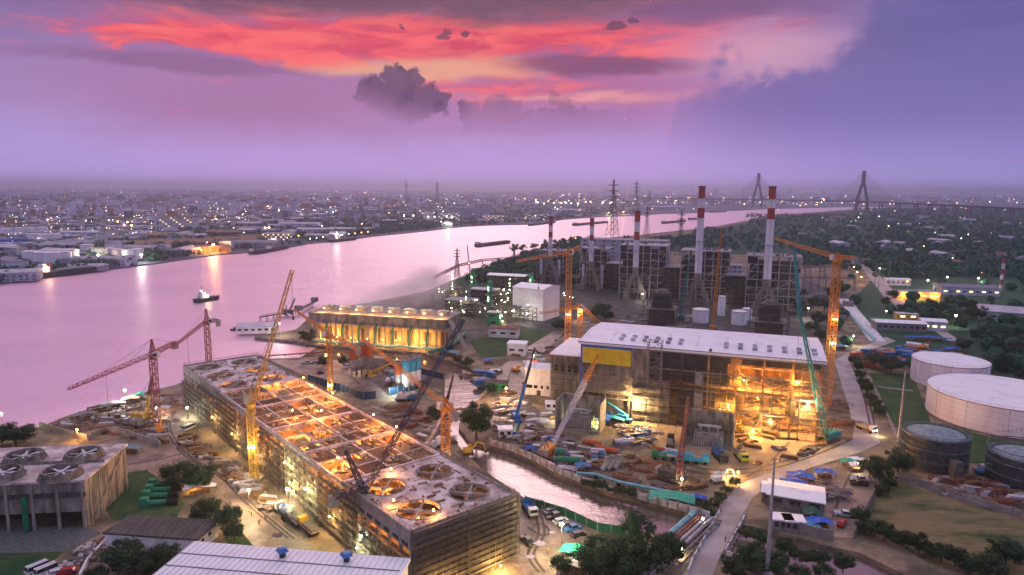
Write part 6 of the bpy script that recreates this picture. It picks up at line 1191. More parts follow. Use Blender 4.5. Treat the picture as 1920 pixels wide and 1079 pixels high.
for a in [('bp', 1040, 972, .5, 'black pickup, first in the car park row by the green fence', 'pickup', gp), ('ws', 1051, 981, .5, 'white car, second in the car park row', 'car', gp), ('bs', 1062, 989, .5, 'black car between the white car and the blue pickup', 'car', gp), ('up', 1073, 995, .5, 'white and blue pickup, fourth in the car park row', 'pickup', gp), ('bs', 1084, 1006, .5, 'black car, last in the car park row under the grove', 'car', gp), ('ss', 1033, 962, .5, 'grey car half hidden at the head of the row', 'car', gp), ('bp', 988, 1018, -1.0, 'black pickup alone on the churned mud by the scaffold', 'pickup', gp), ('sp', 1012, 948, 2.2, 'grey pickup beside the green fence posts', 'pickup', gp),
    ('wp', 1612, 902, -.15, 'white and black pickup, upper of the pair in the camp road', 'pickup', None), ('bp', 1611, 910, -.15, 'black and white pickup, lower of the pair in the camp road', 'pickup', None), ('wp', 1583, 968, -.35, 'white pickup parked beside the camp fence', 'pickup', None), ('rs', 1578, 985, .9, 'dark red car under the camp walkway', 'car', None), ('wv', 354, 806, 1.2, 'white van on the muddy track below the tower scaffold', 'van', None), ('wv', 72, 1072, 1.0, 'white minibus, first of two at the bottom corner', 'minibus', None), ('wv', 88, 1076, 1.0, 'white minibus, second of two at the bottom corner', 'minibus', None), ('ws', 108, 1078, .6, 'white car beside the minibuses', 'car', None), ('rs', 127, 1076, .4, 'bright red car beside the minibuses', 'car', None), ('ws', 609, 683, .1, 'white car behind the orange crane on the batching yard', 'car', None), ('ss', 592, 682, .1, 'silver car at the inlet bank', 'car', None), ('wp', 575, 682, .1, 'white pickup at the inlet bank', 'pickup', None), ('wp', 651, 690, 1.2, 'white pickup beside the red silos', 'pickup', None), ('wv', 1258, 762, 1.4, 'white van below the dark bays of the frame', 'van', None), ('ws', 1567, 632, 0, 'white car under the trees beside the tall crane', 'car', None)]: vehicle(*a)
def truck(px, py, a, label, kd='mixer', cab='car_white', body='pipe_grey', lights=False):
    t = thing({'mixer': 'mixer_truck', 'tip': 'tipper_truck', 'flat': 'flatbed_truck'}[kd], label, 'truck', G(px, py), a); MB().box(-4, -1.1, .8, 4, 1.1, 1.15).build('chassis', 'steel_dark', t)
    c_ = MB().box(2.3, -1.2, 1.16, 4.1, 1.2, 3.0).build('cab', cab, t); MB().box(4.11, -1.05, 1.9, 4.15, 1.05, 2.8).build('windscreen', 'glass', c_)
    for x in (3.1, -1.6, -3.0):
        for s in (-1, 1): MB().tube((x, s*1.2-.18, .5), (x, s*1.2+.18, .5), .5, n=14).build('wheel', 'rubber', t)
    if kd == 'mixer': m = MB().tube((-3.8, 0, 3.1), (-2.4, 0, 2.9), .7, 1.3, 18).build('drum_rear', body, t); MB().tube((-2.4, 0, 2.9), (-.6, 0, 2.5), 1.3, 1.35, 18).build('drum_band', 'car_blue', t); MB().tube((-.6, 0, 2.5), (1.9, 0, 2.0), 1.35, .7, 18).build('drum_front', body, t); MB().quad((-3.9, -.5, 2.6), (-5, -.3, 1.4), (-5, .3, 1.4), (-3.9, .5, 2.6)).build('chute', 'steel_mid', t)
    elif kd == 'tip': m = MB(); m.box(-4.1, -1.2, 1.2, 2.1, 1.2, 1.4); m.box(-4.1, -1.25, 1.4, 2.1, -1.15, 2.5); m.box(-4.1, 1.15, 1.4, 2.1, 1.25, 2.5); m.box(2.0, -1.15, 1.4, 2.1, 1.15, 2.6); m.box(-4.1, -1.15, 1.4, -4.0, 1.15, 2.5); m.build('tipper_body', body, t)
    else: MB().box(-4.4, -1.2, 1.16, 2.1, 1.2, 1.35).build('flatbed', body, t); MB().box(-4.2, -1, 1.36, 1.8, 1, 2.0).build('load', 'pile_grey', t)
    for s in (-1, 1): MB().rbox((4.15, s*.85, 1.25), (.08, .35, .25)).build('headlight', 'head_lit' if lights else 'chim_white', t)
    if lights: point(t, (7, 0, 1.2), 900, (1, .8, .4), .3)
    return t
truck(533, 968, 2.25, 'mixer truck with a white and blue drum on the track below the scaffold', 'mixer', body='chim_white')
truck(552, 978, 2.25, 'white-cabbed truck between the mixer truck and the flat truck', 'flat', body='pipe_grey')
truck(578, 996, 2.3, 'flat truck with a grey load, third in the queue below the scaffold', 'flat', cab='crane_yellow', body='sand')
truck(993, 962, -1.3, 'truck with a white cab and blue body beside the car park', 'tip', body='blue_paint')
truck(1624, 808, -1.25, 'white truck driving up the haul road with its headlights on', 'tip', lights=True)
truck(762, 750, .6, 'mixer truck with a white drum on the batching yard', 'mixer', body='chim_white')
truck(733, 722, 1.2, 'mixer truck under the orange-topped silo', 'mixer', body='chim_white')
truck(1257, 835, 1.3, 'dark truck with a black body beside the transformer bay', 'flat', cab='car_black', body='dark')
truck(1222, 832-52, .2, 'dark truck parked at the foot of the concrete-clad bays', 'flat', cab='car_black', body='steel_mid')
def excavator(px, py, a, label, c_='crane_yellow'):
    t = thing('excavator', label, 'excavator', G(px, py), a)
    for s in (-1, 1): MB().rbox((0, s*1.1, 0), (3.6, .6, .9)).build('track', 'steel_dark', t)
    MB().rbox((-.4, 0, .95), (2.8, 2.4, 1.2)).build('body', c_, t); cb = MB().rbox((.6, .7, 2.16), (1.2, 1, 1.1)).build('cab', c_, t); MB().rbox((1.22, .7, 2.3), (.05, .85, .8)).build('window', 'glass', cb)
    MB().path([(1, -.2, 1.8), (3.2, -.2, 4.2), (5.2, -.2, 3.6)], .28, 6).build('boom', c_, t); MB().path([(5.2, -.2, 3.6), (6, -.2, 1.2)], .22, 6).build('arm', c_, t); MB().rbox((6, -.2, .3), (.9, 1, .9)).build('bucket', 'steel_dark', t)
for a in [(878, 852, .2, 'yellow excavator reaching over the canal edge by the thick orange crane'), (968, 698, -.5, 'orange excavator beside the muddy plant street', 'crane_orange'), (987, 722, -1.2, 'yellow loader-excavator west of the white office block'), (1345, 905, .3, 'excavator in the bright patch where the road meets the yard', 'white_wall'), (1386, 812, 1.2, 'yellow excavator beside the transformer bay wall'), (700, 712, 2.4, 'yellow excavator on top of the aggregate inside the hoarding'), (1730, 655, .4, 'orange excavator below the long depot', 'crane_orange'), (300, 812, 2.0, 'orange excavator at the foot of the red tower crane', 'crane_orange')]: excavator(*a)
# ------------------------------------------------------------------ lamp posts on the works
def lamp_post(px, py, h, pw, c, label, r=.3, group='floodlights on the works'):
    t = thing('floodlight', label, 'floodlight', G(px, py), 0, group); MB().tube((0, 0, 0), (0, 0, h), .1, .07, 8).build('pole', 'steel_mid', t); MB().rbox((0, 0, 0), (.6, .6, .3)).build('base', 'concrete', t)
    MB().beam((-.6, 0, h), (.6, 0, h), .12).build('arm', 'steel_mid', t); MB().lathe((0, 0, h+.1), [(.04, -.1), (r, .1), (r, .4), (.04, .6)], 10).build('lamp', 'lamp_o' if c[2] < .4 else 'lamp_w', t); point(t, (0, 0, h-.45), pw, c, .35)
OY, WY, GY = (1, .5, .14), (1, .9, .7), (.8, 1, .7)
for a in [(236, 760, 6, 9000, (1, .95, .9), 'bright white lamp on the riverbank above the rubble yard', .45), (293, 783, 3.5, 5000, WY, 'white lamp at the foot of the red tower crane'), (352, 785, 4, 5000, (.95, 1, .7), 'greenish-white lamp below the far scaffold corner'), (146, 828, 4, 3000, OY, 'orange lamp behind the fan-topped tower'), (6, 812, 7, 3500, (.9, 1, .3), 'yellow-green lamp behind the dark tree at the river edge', .4), (468, 960, 6, 10000, (1, .7, .35), 'orange lamp beside the muddy site track', .4), (539, 944, 4, 2500, WY, 'small white lamp under the long scaffold wall'),
    (1052, 1050, 9, 14000, (1, .82, .4), 'bright lamp over the car park', .45), (1189, 793, 8, 36000, (1, .62, .25), 'orange lamp in the middle of the works yard', .4), (1047, 793, 3, 3500, WY, 'white lamp under the white lattice boom', .35), (1095, 797, 2.6, 3000, (.9, 1, .4), 'yellow-green lamp beside the blue tarpaulin', .35), (1120, 802, 1.6, 1800, (.8, 1, .2), 'low green-yellow lamp under the blue tarpaulin edge', .2), (949, 760, 7, 18000, (1, .6, .25), 'orange lamp by the canal bank west of the office block', .4), (1000, 690, 6, 3500, WY, 'white lamp on the plant street', .35), (1465, 762, 7, 20000, WY, 'white lamp in front of the glowing bays'),
    (1383, 905, 3, 4500, (1, .62, .2), 'lamp on the brightly lit kerb where the road enters the yard', .3), (1362, 900, 3, 2500, (1, .75, .35), 'lamp beside the white barriers at the yard entrance', .3), (1514, 600, 8, 8000, WY, 'white lamp behind the green boom', .45), (1533, 580, 5, 2500, OY, 'orange lamp among the trees by the tall crane', .35), (1599, 650, 6, 5000, (1, .9, .6), 'white lamp at the end of the plank roadway', .4), (1790, 615, 8, 6000, (.9, 1, .5), 'yellow-green lamp over the eastern trees', .5), (1660, 600, 6, 4000, (1, .8, .45), 'warm lamp north of the depot', .4), (1738, 545, 9, 8000, WY, 'white lamp left of the grey gabled warehouse', .6), (1774, 538, 9, 8000, WY, 'white lamp beyond the grey gabled warehouse', .6), (1833, 540, 9, 8000, WY, 'white lamp at the east side beyond the warehouse', .6), (1700, 545, 8, 7000, OY, 'orange lamp over the glowing shed', .6), (1648, 520, 9, 3500, (1, .8, .4), 'lamp at the wood edge above the switchyard', .5), (1600, 515, 8, 3500, OY, 'first orange lamp along the switchyard road', .5), (1606, 524, 7, 3500, (1, .7, .3), 'second orange lamp along the switchyard road', .5), (1614, 534, 7, 3500, OY, 'third orange lamp along the switchyard road', .5),
    (942, 618, 5, 3500, OY, 'orange lamp on the pump house roof edge', .35), (940, 610, 6, 4000, WY, 'white lamp beside the green cube pump house', .35), (988, 606, 6, 4500, WY, 'white lamp under the pale canopy', .4), (1085, 603, 4, 5000, OY, 'orange lamp at the foot of the shorter orange crane', .5), (1204, 566, 6, 4500, WY, 'white lamp between the boiler houses', .45), (1040, 565, 5, 2500, OY, 'orange lamp beside the tall white plant building', .35), (1350, 575, 5, 2500, (1, .85, .5), 'lamp beside the narrow pale vessel', .35), (524, 632, 8, 5000, (1, .85, .75), 'white lamp at the riverside house', .5), (880, 508, 8, 4000, WY, 'white lamp at the refinery jetty', .6), (1079, 457, 9, 2500, (1, .85, .3), 'yellow lamp on the crane counter-jib side', .5), (1278, 912, 2, 900, (1, .9, .4), 'small lamp by the road hedge', .2), (1317, 988, 2, 900, (1, .9, .5), 'small lamp on the pipe bridge', .2), (1278, 1046, 2, 900, (1, .9, .5), 'small lamp at the road foot of the pipe bridge', .2), (1608, 886, 2.5, 900, (1, .9, .6), 'small lamp in the camp kiosk', .2), (363, 922, 2.4, 2200, OY, 'orange lamp inside the dark blue canopy', .25), (870, 1070, 4, 6000, (1, .85, .3), 'lamp at the foot of the dark scaffold face', .35)]: lamp_post(*a)
# refinery: vertical column and pipe racks with many yellow-green lamps
for pos_, lb_ in (((905, 600), 'maze of dark pipe racks strung with yellow-green lamps around a green column'), ((875, 566), 'rear maze of dark pipe racks close to the river jetty'), ((985, 578), 'pipe racks under the pale canopy beside the tall white plant building')):
    t = thing('pipe_rack', lb_, 'pipe rack', G(*pos_), R(-18)); m = MB(); q2 = random.Random(pos_[0])
    for i in range(12):
        for j in range(3): m.beam((-30+i*6, j*9, 0), (-30+i*6, j*9, 9), .4)
    for j in range(3):
        for z in (3, 6, 9): m.beam((-30, j*9, z), (36, j*9, z), .35)
    for i in range(12):
        for z in (3, 6, 9): m.beam((-30+i*6, 0, z), (-30+i*6, 18, z), .3)
    m.build('rack_frame', 'steel_dark', t); m = MB()
    for k in range(40): x = q2.uniform(-30, 20); m.tube((x, q2.uniform(0, 18), q2.choice([3.4, 6.4, 9.4])), (x+q2.uniform(6, 16), q2.uniform(0, 18), q2.choice([3.4, 6.4, 9.4])), q2.uniform(.15, .45), n=6)
    m.build('pipe_run', 'steel_mid', t); MB().lathe((2, 9, 0), [(2, 0), (2, 24), (1.2, 26)], 16).build('green_column', 'green_metal', t); MB().lathe((-14, 9, 0), [(4, 0), (4, 10), (2, 12)], 16).build('dark_vessel', 'steel_dark', t)
    m = MB()
    for z in (4, 8, 12, 16, 20): m.ring((2, 9), 2.05, 3.2, z, z+.2, 16); m.ring((-14, 9), 4.05, 5, z*.5, z*.5+.2, 16)
    m.build('gallery', 'steel_mid', t)
    for k in range(42):
        x, y, z = q2.uniform(-30, 34), q2.uniform(-1, 19), q2.uniform(3, 12) if k % 3 else q2.uniform(10, 22)
        if z > 12: x, y = q2.choice([(2, 5.6), (-14, 3.8)])
        MB().lathe((x, y, z), [(.03, -.2), (.24, 0), (.03, .25)], 6).build('lamp', 'lamp_g' if k % 2 else 'lamp_w', t)
        if k % 4 == 0: point(t, (x, y-1, z), 900, (1, .9, .35), .3)
t = thing('conveyor_gallery', 'long dark conveyor gallery running out over the river to the jetty', 'conveyor', G(815, 525)); P = [G(815, 520, 6), G(860, 498, 10), G(905, 488, 12), G(965, 484, 12)]; O = t.location; m = MB()
for a, b_ in zip(P, P[1:]): m.truss(a-O, b_-O, 2, n=10, t=.3)
m.build('gallery', 'steel_dark', t); m = MB()
for p in P: m.beam(p-O-Vector((1.5, 0, p.z+1)), p-O, .5); m.beam(p-O+Vector((1.5, 0, -p.z-1)), p-O, .5)
m.build('trestle', 'steel_dark', t)
t = thing('river_pier', 'thin steel pier stepping out into the river beside the yellow boom', 'pier', G(490, 596)); P = [G(488, 595, 2), G(560, 582, 2), G(590, 566, 2), G(600, 590, 2)]; O = t.location; m = MB()
for a, b_ in zip(P[:3], P[1:3]): m.beam(a-O, b_-O, 2.4, .5); m.beam(a-O+Vector((0, 1.2, 1.2)), b_-O+Vector((0, 1.2, 1.2)), .12); m.beam(a-O+Vector((0, -1.2, 1.2)), b_-O+Vector((0, -1.2, 1.2)), .12)
m.build('walkway', 'steel_dark', t); m = MB()
for a, b_ in zip(P[:3], P[1:3]):
    for k in range(6): p = a.lerp(b_, k/6)-O; m.beam(p+Vector((0, -1, 0)), p+Vector((0, -1.6, -4)), .3); m.beam(p+Vector((0, 1, 0)), p+Vector((0, 1.6, -4)), .3)
m.build('pile_frame', 'steel_dark', t)
for p in (P[1], P[2]): MB().rbox(p-O+Vector((0, 0, .3)), (5, 4, 3)).build('pier_hut', 'steel_mid', t)
t = thing('footbridge', 'small footbridge over the canal beside the round tree', 'bridge', G(845, 772)); a, b_ = G(841, 771, .4)-t.location, G(868, 766, .4)-t.location; MB().beam(a, b_, 2, .3).build('deck', 'timber', t); m = MB(); [m.beam(a+Vector((0, s, 1.1)), b_+Vector((0, s, 1.1)), .08) for s in (-1, 1)]; m.build('railing', 'steel_mid', t)
t = thing('plank_roadway', 'pale segmented roadway of concrete planks leading to the switchyard', 'roadway', G(1640, 640)); O = t.location; a, b_ = G(1645, 640, .1)-O, G(1580, 560, .1)-O; d_ = (b_-a).normalized(); n = int((b_-a).length/2.6); az = math.atan2(d_.y, d_.x)
for h_ in range(4):
    m = MB(); [m.rbox(a+d_*2.6*i, (2.3, 9, .3), az) for i in range(h_*n//4, (h_+1)*n//4)]; m.build('plank', 'white_wall', t)
# ------------------------------------------------------------------ people: one skinned figure, then copies in hi-vis
def person_proto():
    t = bpy.data.objects.new('person', None); col.objects.link(t)
    V = [(0, 0, .95), (0, 0, 1.2), (0, 0, 1.42), (0, 0, 1.52), (0, .02, 1.64), (0, .01, 1.74), (.1, 0, .9), (.12, .06, .5), (.12, -.02, .07), (.12, .13, .03), (-.1, 0, .9), (-.12, -.06, .5), (-.13, -.14, .08), (-.13, 0, .03), (.2, 0, 1.4), (.27, .02, 1.14), (.26, .18, .93), (.25, .26, .88), (-.2, 0, 1.4), (-.27, -.03, 1.14), (-.26, .04, .9), (-.25, .07, .83)]
    E_ = [(0, 1), (1, 2), (2, 3), (3, 4), (4, 5), (0, 6), (6, 7), (7, 8), (8, 9), (0, 10), (10, 11), (11, 12), (12, 13), (2, 14), (14, 15), (15, 16), (16, 17), (2, 18), (18, 19), (19, 20), (20, 21)]
    rad = [.15, .15, .16, .06, .1, .09, .1, .07, .05, .045, .1, .07, .05, .045, .07, .05, .04, .035, .07, .05, .04, .035]
    me = bpy.data.meshes.new('body'); me.from_pydata(V, E_, []); o = bpy.data.objects.new('body', me); col.objects.link(o); md = o.modifiers.new('s', 'SKIN'); me.skin_vertices.new()if not me.skin_vertices else None
    for i, r_ in enumerate(rad): me.skin_vertices[0].data[i].radius = (r_, r_*.8)
    me.skin_vertices[0].data[0].use_root = True; s = o.modifiers.new('u', 'SUBSURF'); s.levels = s.render_levels = 1
    dg = bpy.context.evaluated_depsgraph_get(); m2 = bpy.data.meshes.new_from_object(o.evaluated_get(dg)); bpy.data.objects.remove(o)
    for k in ('skin', 'vest', 'cloth_dark'): m2.materials.append(M[k])
    for f in m2.polygons: z = f.center.z; f.material_index = 1 if .92 < z < 1.5 and abs(f.center.x) < .24 else 2 if z <= .92 and abs(f.center.x) < .22 else 0
    ob_ = bpy.data.objects.new('body', m2); col.objects.link(ob_); ob_.parent = t
    MB().lathe((0, .02, 1.66), [(.16, 0), (.13, .02), (.12, .1), (.05, .16)], 12).build('helmet', 'helmet', t); return t
pp = person_proto(); first = True
for i, (px, py, lb) in enumerate([(340, 822, 'person in orange vest walking on the track by the rubble yard'), (350, 836, 'person in orange vest below the white van'), (357, 850, 'person standing in the middle of the muddy track'), (361, 838, 'person in helmet beside the tower scaffold track'), (435, 898, 'person in vest beside the lower site track'), (451, 913, 'person at the edge of the site track by the yellow crane'), (472, 968, 'person near the orange track lamp'), (486, 985, 'person in orange vest beside the truck queue'), (498, 975, 'person walking toward the mixer truck'), (735, 768, 'person, first of two on the batching yard'), (738, 769, 'person, second of two on the batching yard'),
    (1422, 876, 'person crossing the yard above the road'), (1462, 868, 'person on the sandy yard near the haul road'), (1598, 762, 'person in red on the haul road'), (1250, 790, 'person by the dark truck in the works yard'), (1223, 795, 'person east of the yard lamp'), (870, 975, 'person standing on the roof deck near the fan rings'), (1360, 1017, 'person in orange on the road by the barrier'), (1297, 1042, 'person in orange at the road edge by the pipe bridge'), (1028, 1042, 'person in the yellow light of the car park')]):
    z = 16 if 'roof deck' in lb else 0
    o = pp if first else copy_tree(pp); first = False; o.location = G(px, py, z if z else .1) if not z else G(872, 908, 16); o.rotation_euler = (0, 0, i*1.3); tag(o, lb, 'person', 'people at work')
# ------------------------------------------------------------------ ships and barges
def hull(L, W, H, name='hull', m_='ship_hull', t=None, z=-1.4, bow=.18):
    m = MB(); P = [(-L/2, -W*.4), (-L/2+L*.04, -W/2), (L/2-L*bow, -W/2), (L/2, 0), (L/2-L*bow, W/2), (-L/2+L*.04, W/2), (-L/2, W*.4)]; m.prism([(x*.97, y*.9) for x, y in P], z, z+H*.5); m.prism(P, z+H*.5, z+H); return m.build(name, m_, t)
def az_px(p, q, z=-1.4): a, b_ = G(*p, z), G(*q, z); return a, b_, math.atan2((b_-a).y, (b_-a).x)
a, b_, z_ = az_px((70, 523), (203, 507)); t = thing('tanker_ship', 'tanker moored at the far quay, orange funnel and lit bridge at its stern', 'ship', (a+b_)/2, z_); t.location.z = 0; L = (b_-a).length
hull(L, 14, 6, t=t); MB().box(-L*.36, -5, 4.62, L*.4, 5, 5.3).build('deck', 'ship_deck', t); MB().box(-L*.47, -5.5, 4.62, -L*.38, 5.5, 10).build('accommodation', 'white_wall', t); MB().box(-L*.45, -3.5, 10.02, -L*.4, 3.5, 12.5).build('bridge', 'white_wall', t); MB().tube((-L*.33, 0, 5), (-L*.33, 0, 12), 1.6, 1.3, 14).build('funnel', 'orange_paint', t); m = MB(); [m.tube((-L*.3, y, 5.9), (L*.36, y, 5.9), .35, n=8) for y in (-3, -1, 1, 3)]; m.beam((0, 0, 5), (0, 0, 12), .4); m.beam((L*.4, 0, 5), (L*.4, 0, 11), .4); m.build('deck_piping', 'pipe_grey', t); point(t, (-L*.42, -8, 9), 5000, (1, .6, .3), 1)
def barge(p, q, label, W=11, H=4.5, group='barges on the river', hold='steel_dark'):
    a, b_, z_ = az_px(p, q); t = thing('river_barge', label, 'barge', (a+b_)/2, z_, group); t.location.z = 0; L = (b_-a).length; hull(L, W, H, t=t, bow=.08)
    for k in range(3): MB().box(-L*.38+k*L*.27, -W*.38, H-1.38, -L*.38+k*L*.27+L*.22, W*.38, H-.5).build('hatch_cover', hold, t)
    c_ = MB().box(-L*.49, -W*.3, H-1.38, -L*.42, W*.3, H+2).build('wheelhouse', 'house_wall', t); return t
barge((893, 464), (957, 456), 'long dark barge sailing mid-river beyond the refinery jetty')
barge((1075, 424), (1140, 418), 'dark barge behind the thin second chimney'); barge((1242, 420), (1286, 416), 'dark barge at the river bend near the woods'); barge((503, 473), (538, 466), 'black barge moored at the far wharf by orange lamps'); barge((992, 424), (1042, 418), 'low barge along the floodlit docks'); barge((470, 478), (500, 474), 'black barge moored ahead of the other at the far wharf'); barge((1330, 399), (1362, 398), 'tiny far barge upstream toward the bridge'); barge((620, 455), (668, 450), 'long grey pontoon at the wharf sheds'); barge((1292, 413), (1306, 412), 'tiny dark barge beside the wooded bend'); barge((226, 500), (252, 500), 'low dark pontoon off the tank quay', W=6, H=2.2)
a, b_, z_ = az_px((366, 569), (412, 561)); t = thing('tug_boat', 'small tug with a lit white wheelhouse alone in mid-river', 'tug boat', (a+b_)/2, z_); t.location.z = 0; L = (b_-a).length
hull(L, 6.5, 3.2, t=t); MB().box(-L*.34, -2.2, 1.82, -L*.02, 2.2, 4.4).build('deckhouse', 'white_wall', t); w_ = MB().box(-L*.3, -1.7, 4.42, -L*.12, 1.7, 6.8).build('wheelhouse', 'white_wall', t); MB().box(-L*.12, -1.4, 5.4, -L*.117, 1.4, 6.3).build('window', 'win_lit', w_); MB().beam((-L*.22, 0, 6.8), (-L*.22, 0, 12), .25).build('mast', 'steel_dark', t); MB().lathe((-L*.05, 0, 4.4), [(.6, 0), (.6, 2)], 12).build('funnel', 'orange_paint', t); point(t, (-L*.1, -3.6, 4), 1500, (1, .85, .4), .4)
MB().lathe((-L*.22, 0, 7.4), [(.05, 0), (.35, .2), (.05, .4)], 8).build('deck_lamp', 'lamp_w', t)
t = thing('sampan', 'tiny dark boat near the riverside house', 'boat', G(441, 620, -1.4), .2); t.location.z = 0; hull(6, 1.6, 1.0, t=t); MB().box(-1, -.6, -.38, 1, .6, .6).build('canopy', 'steel_dark', t)
# ------------------------------------------------------------------ cable-stayed bridge
BR = [G(1200, 372, 39), G(1420, 374.5, 39), G(1616, 378.3, 41), G(1760, 384.5, 41), G(1925, 392.5, 38)]
BR = [Vector((640, 4600, 39)), Vector((1400, 3960, 40)), Vector((1740, 3440, 41))]
d_ = (BR[2]-BR[1]); d_.z = 0; d_.normalize()
A0_, PL, PR = G(1195, 371.5, 39), BR[1], BR[2]
PL = G(1420, 374.5, 40); PR = G(1616, 378.3, 41); E1 = G(1760, 384.6, 40); E2 = G(1935, 392.8, 38)
t = thing('cable_stayed_bridge', 'long bridge with two tall A-shaped pylons crossing the far river', 'bridge', (0, 0, 0)); m = MB()
DP = [A0_, PL, PR, E1, E2]; 
for a, b_ in zip(DP, DP[1:]): m.beam(a, b_, 26, 6)
m.build('deck', 'steel_dark', t)
for P_, hgt in ((PL, 186), (PR, 188)):
    dd = (PR-PL); dd.z = 0; dd.normalize(); n_ = Vector((-dd.y, dd.x, 0)); m = MB(); B0 = Vector((P_.x, P_.y, -3)); tp = Vector((P_.x, P_.y, hgt))
    # the A spreads across the deck line as seen from the river: legs apart, joined near the top
    e_ = (n_*.6+dd*.8).normalized()
    for s in (-1, 1): m.beam(B0+e_*s*22, B0+e_*s*24+Vector((0, 0, 43)), 11); m.beam(B0+e_*s*24+Vector((0, 0, 43)), B0+e_*s*5+Vector((0, 0, hgt*.68)), 10)
    m.beam(B0+e_*0+Vector((0, 0, hgt*.66)), tp, 13, 13); m.beam(B0-e_*24+Vector((0, 0, 38)), B0+e_*24+Vector((0, 0, 38)), 5); m.build('pylon', 'steel_dark', t); m = MB()
    for k in range(1, 13):
        for s in (-1, 1): m.beam(Vector((P_.x, P_.y, hgt*(.68+.025*k))), P_+dd*s*k*14, .8)
    m.build('stay_cable', 'steel_mid', t)
for px, (a, b_) in [(x, (PR, E1)) for x in (1652, 1684, 1718, 1744)]+[(x, (E1, E2)) for x in (1768, 1792, 1818, 1845, 1872, 1898, 1925)]+[(x, (PL, A0_)) for x in (1395, 1365, 1335, 1305, 1275, 1245, 1215)]:
    best = min((a.lerp(b_, k/200) for k in range(201)), key=lambda p: abs(PX(p)[0]-px)); m = MB()
    for s in (-7, 7): m.box(best.x+s-2.5, best.y-3, -3, best.x+s+2.5, best.y+3, best.z-2)
    m.box(best.x-11, best.y-3.5, best.z-4, best.x+11, best.y+3.5, best.z-1.9); m.build('pier', 'steel_mid', t)
# ------------------------------------------------------------------ transmission towers
def pylon(px, py, h, label, loc=None, w_=.16):
    t = thing('transmission_tower', label, 'pylon', loc or G(px, py), R(25), 'lattice transmission towers'); m = MB(); b0 = h*.16; zs = [0, .12, .24, .36, .48, .6, .72, .84, 1]; th = max(.3, h*.006)
    def cs(f): r_ = (b0*(1-f)**1.3+h*.012); return [Vector((sx*r_/1, sy*r_, f*h)) for sx, sy in ((-.5, -.5), (.5, -.5), (.5, .5), (-.5, .5))]
    for f0, f1 in zip(zs, zs[1:]):
        A1, B1 = cs(f0), cs(f1)
        for k in range(4): m.beam(A1[k], B1[k], th); m.beam(A1[k], B1[(k+1) % 4], th*.6); m.beam(A1[(k+1) % 4], B1[k], th*.6); m.beam(B1[k], B1[(k+1) % 4], th*.6)
    m.build('lattice', 'steel_dark', t)
    for f in (.7, .8, .9): m = MB(); w1 = h*.1; m.truss((-w1, 0, f*h), (w1, 0, f*h), h*.018, n=8, t=th*.5); m.build('cross_arm', 'steel_dark', t)
for a in [(1148, 443, 109, 'great lattice tower on the near bank rising over the docks'), (1192, 404, 122, 'tall far lattice tower beside the great one'), (1275, 478, 62, 'lattice tower beyond the grey turbine hall, by the chimney row'), (1212, 448, 60, 'lattice tower on the bank behind the middle chimney'), (762, 378, 140, 'distant tall lattice tower, western of the pair beyond the river'), (820, 384, 125, 'distant lattice tower, eastern of the pair beyond the river'), (1217, 395, 90, 'shorter far lattice tower with a lamp near the docks'), (857, 520, 30, 'small lattice tower on the refinery jetty'), (964, 484, 18, 'small lattice tower at the conveyor gallery'), (1168, 398, 55, 'dock derrick tower behind the great lattice tower')]: pylon(*a)
# switchyard gantries
for i in range(7):
    px, py = 1500+i % 4*27, 545-(i//4)*22; t = thing('switchyard_gantry', '', 'gantry', G(px, py), at, 'switchyard gantries'); t['label'] = f'pale lattice gantry in the switchyard, {ordinal(i % 4)} in the {"front" if i < 4 else "back"} row'; m = MB(); m.truss((-9, 0, 12), (9, 0, 12), .9, n=9, t=.2); m.build('girder', 'steel_mid', t)
    for s in (-9, 9): MB().truss((s, 0, 0), (s, 0, 15), 1.2, .4, n=7, t=.22).build('leg', 'steel_mid', t)
    m = MB(); [m.lathe((x, 0, 8.5), [(.1, 0), (.35, .8), (.1, 1.6), (.35, 2.4), (.1, 3.2)], 8) for x in (-6, -2, 2, 6)]; m.build('insulator_string', 'white_wall', t)
for i, (px, py) in enumerate([(1510, 565), (1540, 560), (1562, 555), (1590, 575), (1575, 600)]): 
    t = thing('power_transformer', '', 'transformer', G(px, py), at, 'switchyard transformers'); t['label'] = f'grey transformer in the switchyard, {ordinal(i)} from the boiler side'; MB().box(-4, -2, 0, 4, 2, 4).build('tank', 'steel_mid', t); m = MB(); [m.lathe((x, 0, 4), [(.3, 0), (.15, .8), (.3, 1.6), (.1, 2.6)], 8) for x in (-2.5, 0, 2.5)]; m.build('bushing', 'pale_roof', t)
for i, (px, py) in enumerate([(1640, 535), (1665, 535), (1690, 512), (1722, 502), (1645, 560)]):
    t = thing('line_pole', '', 'pole', G(px, py), 0, 'line poles at the wood edge'); t['label'] = f'tall thin line pole at the wood edge, {ordinal(i)} counting inland'; MB().tube((0, 0, 0), (0, 0, 24), .35, .2, 8).build('pole', 'steel_mid', t); MB().beam((-2.5, 0, 21), (2.5, 0, 21), .25).build('cross_arm', 'steel_mid', t)
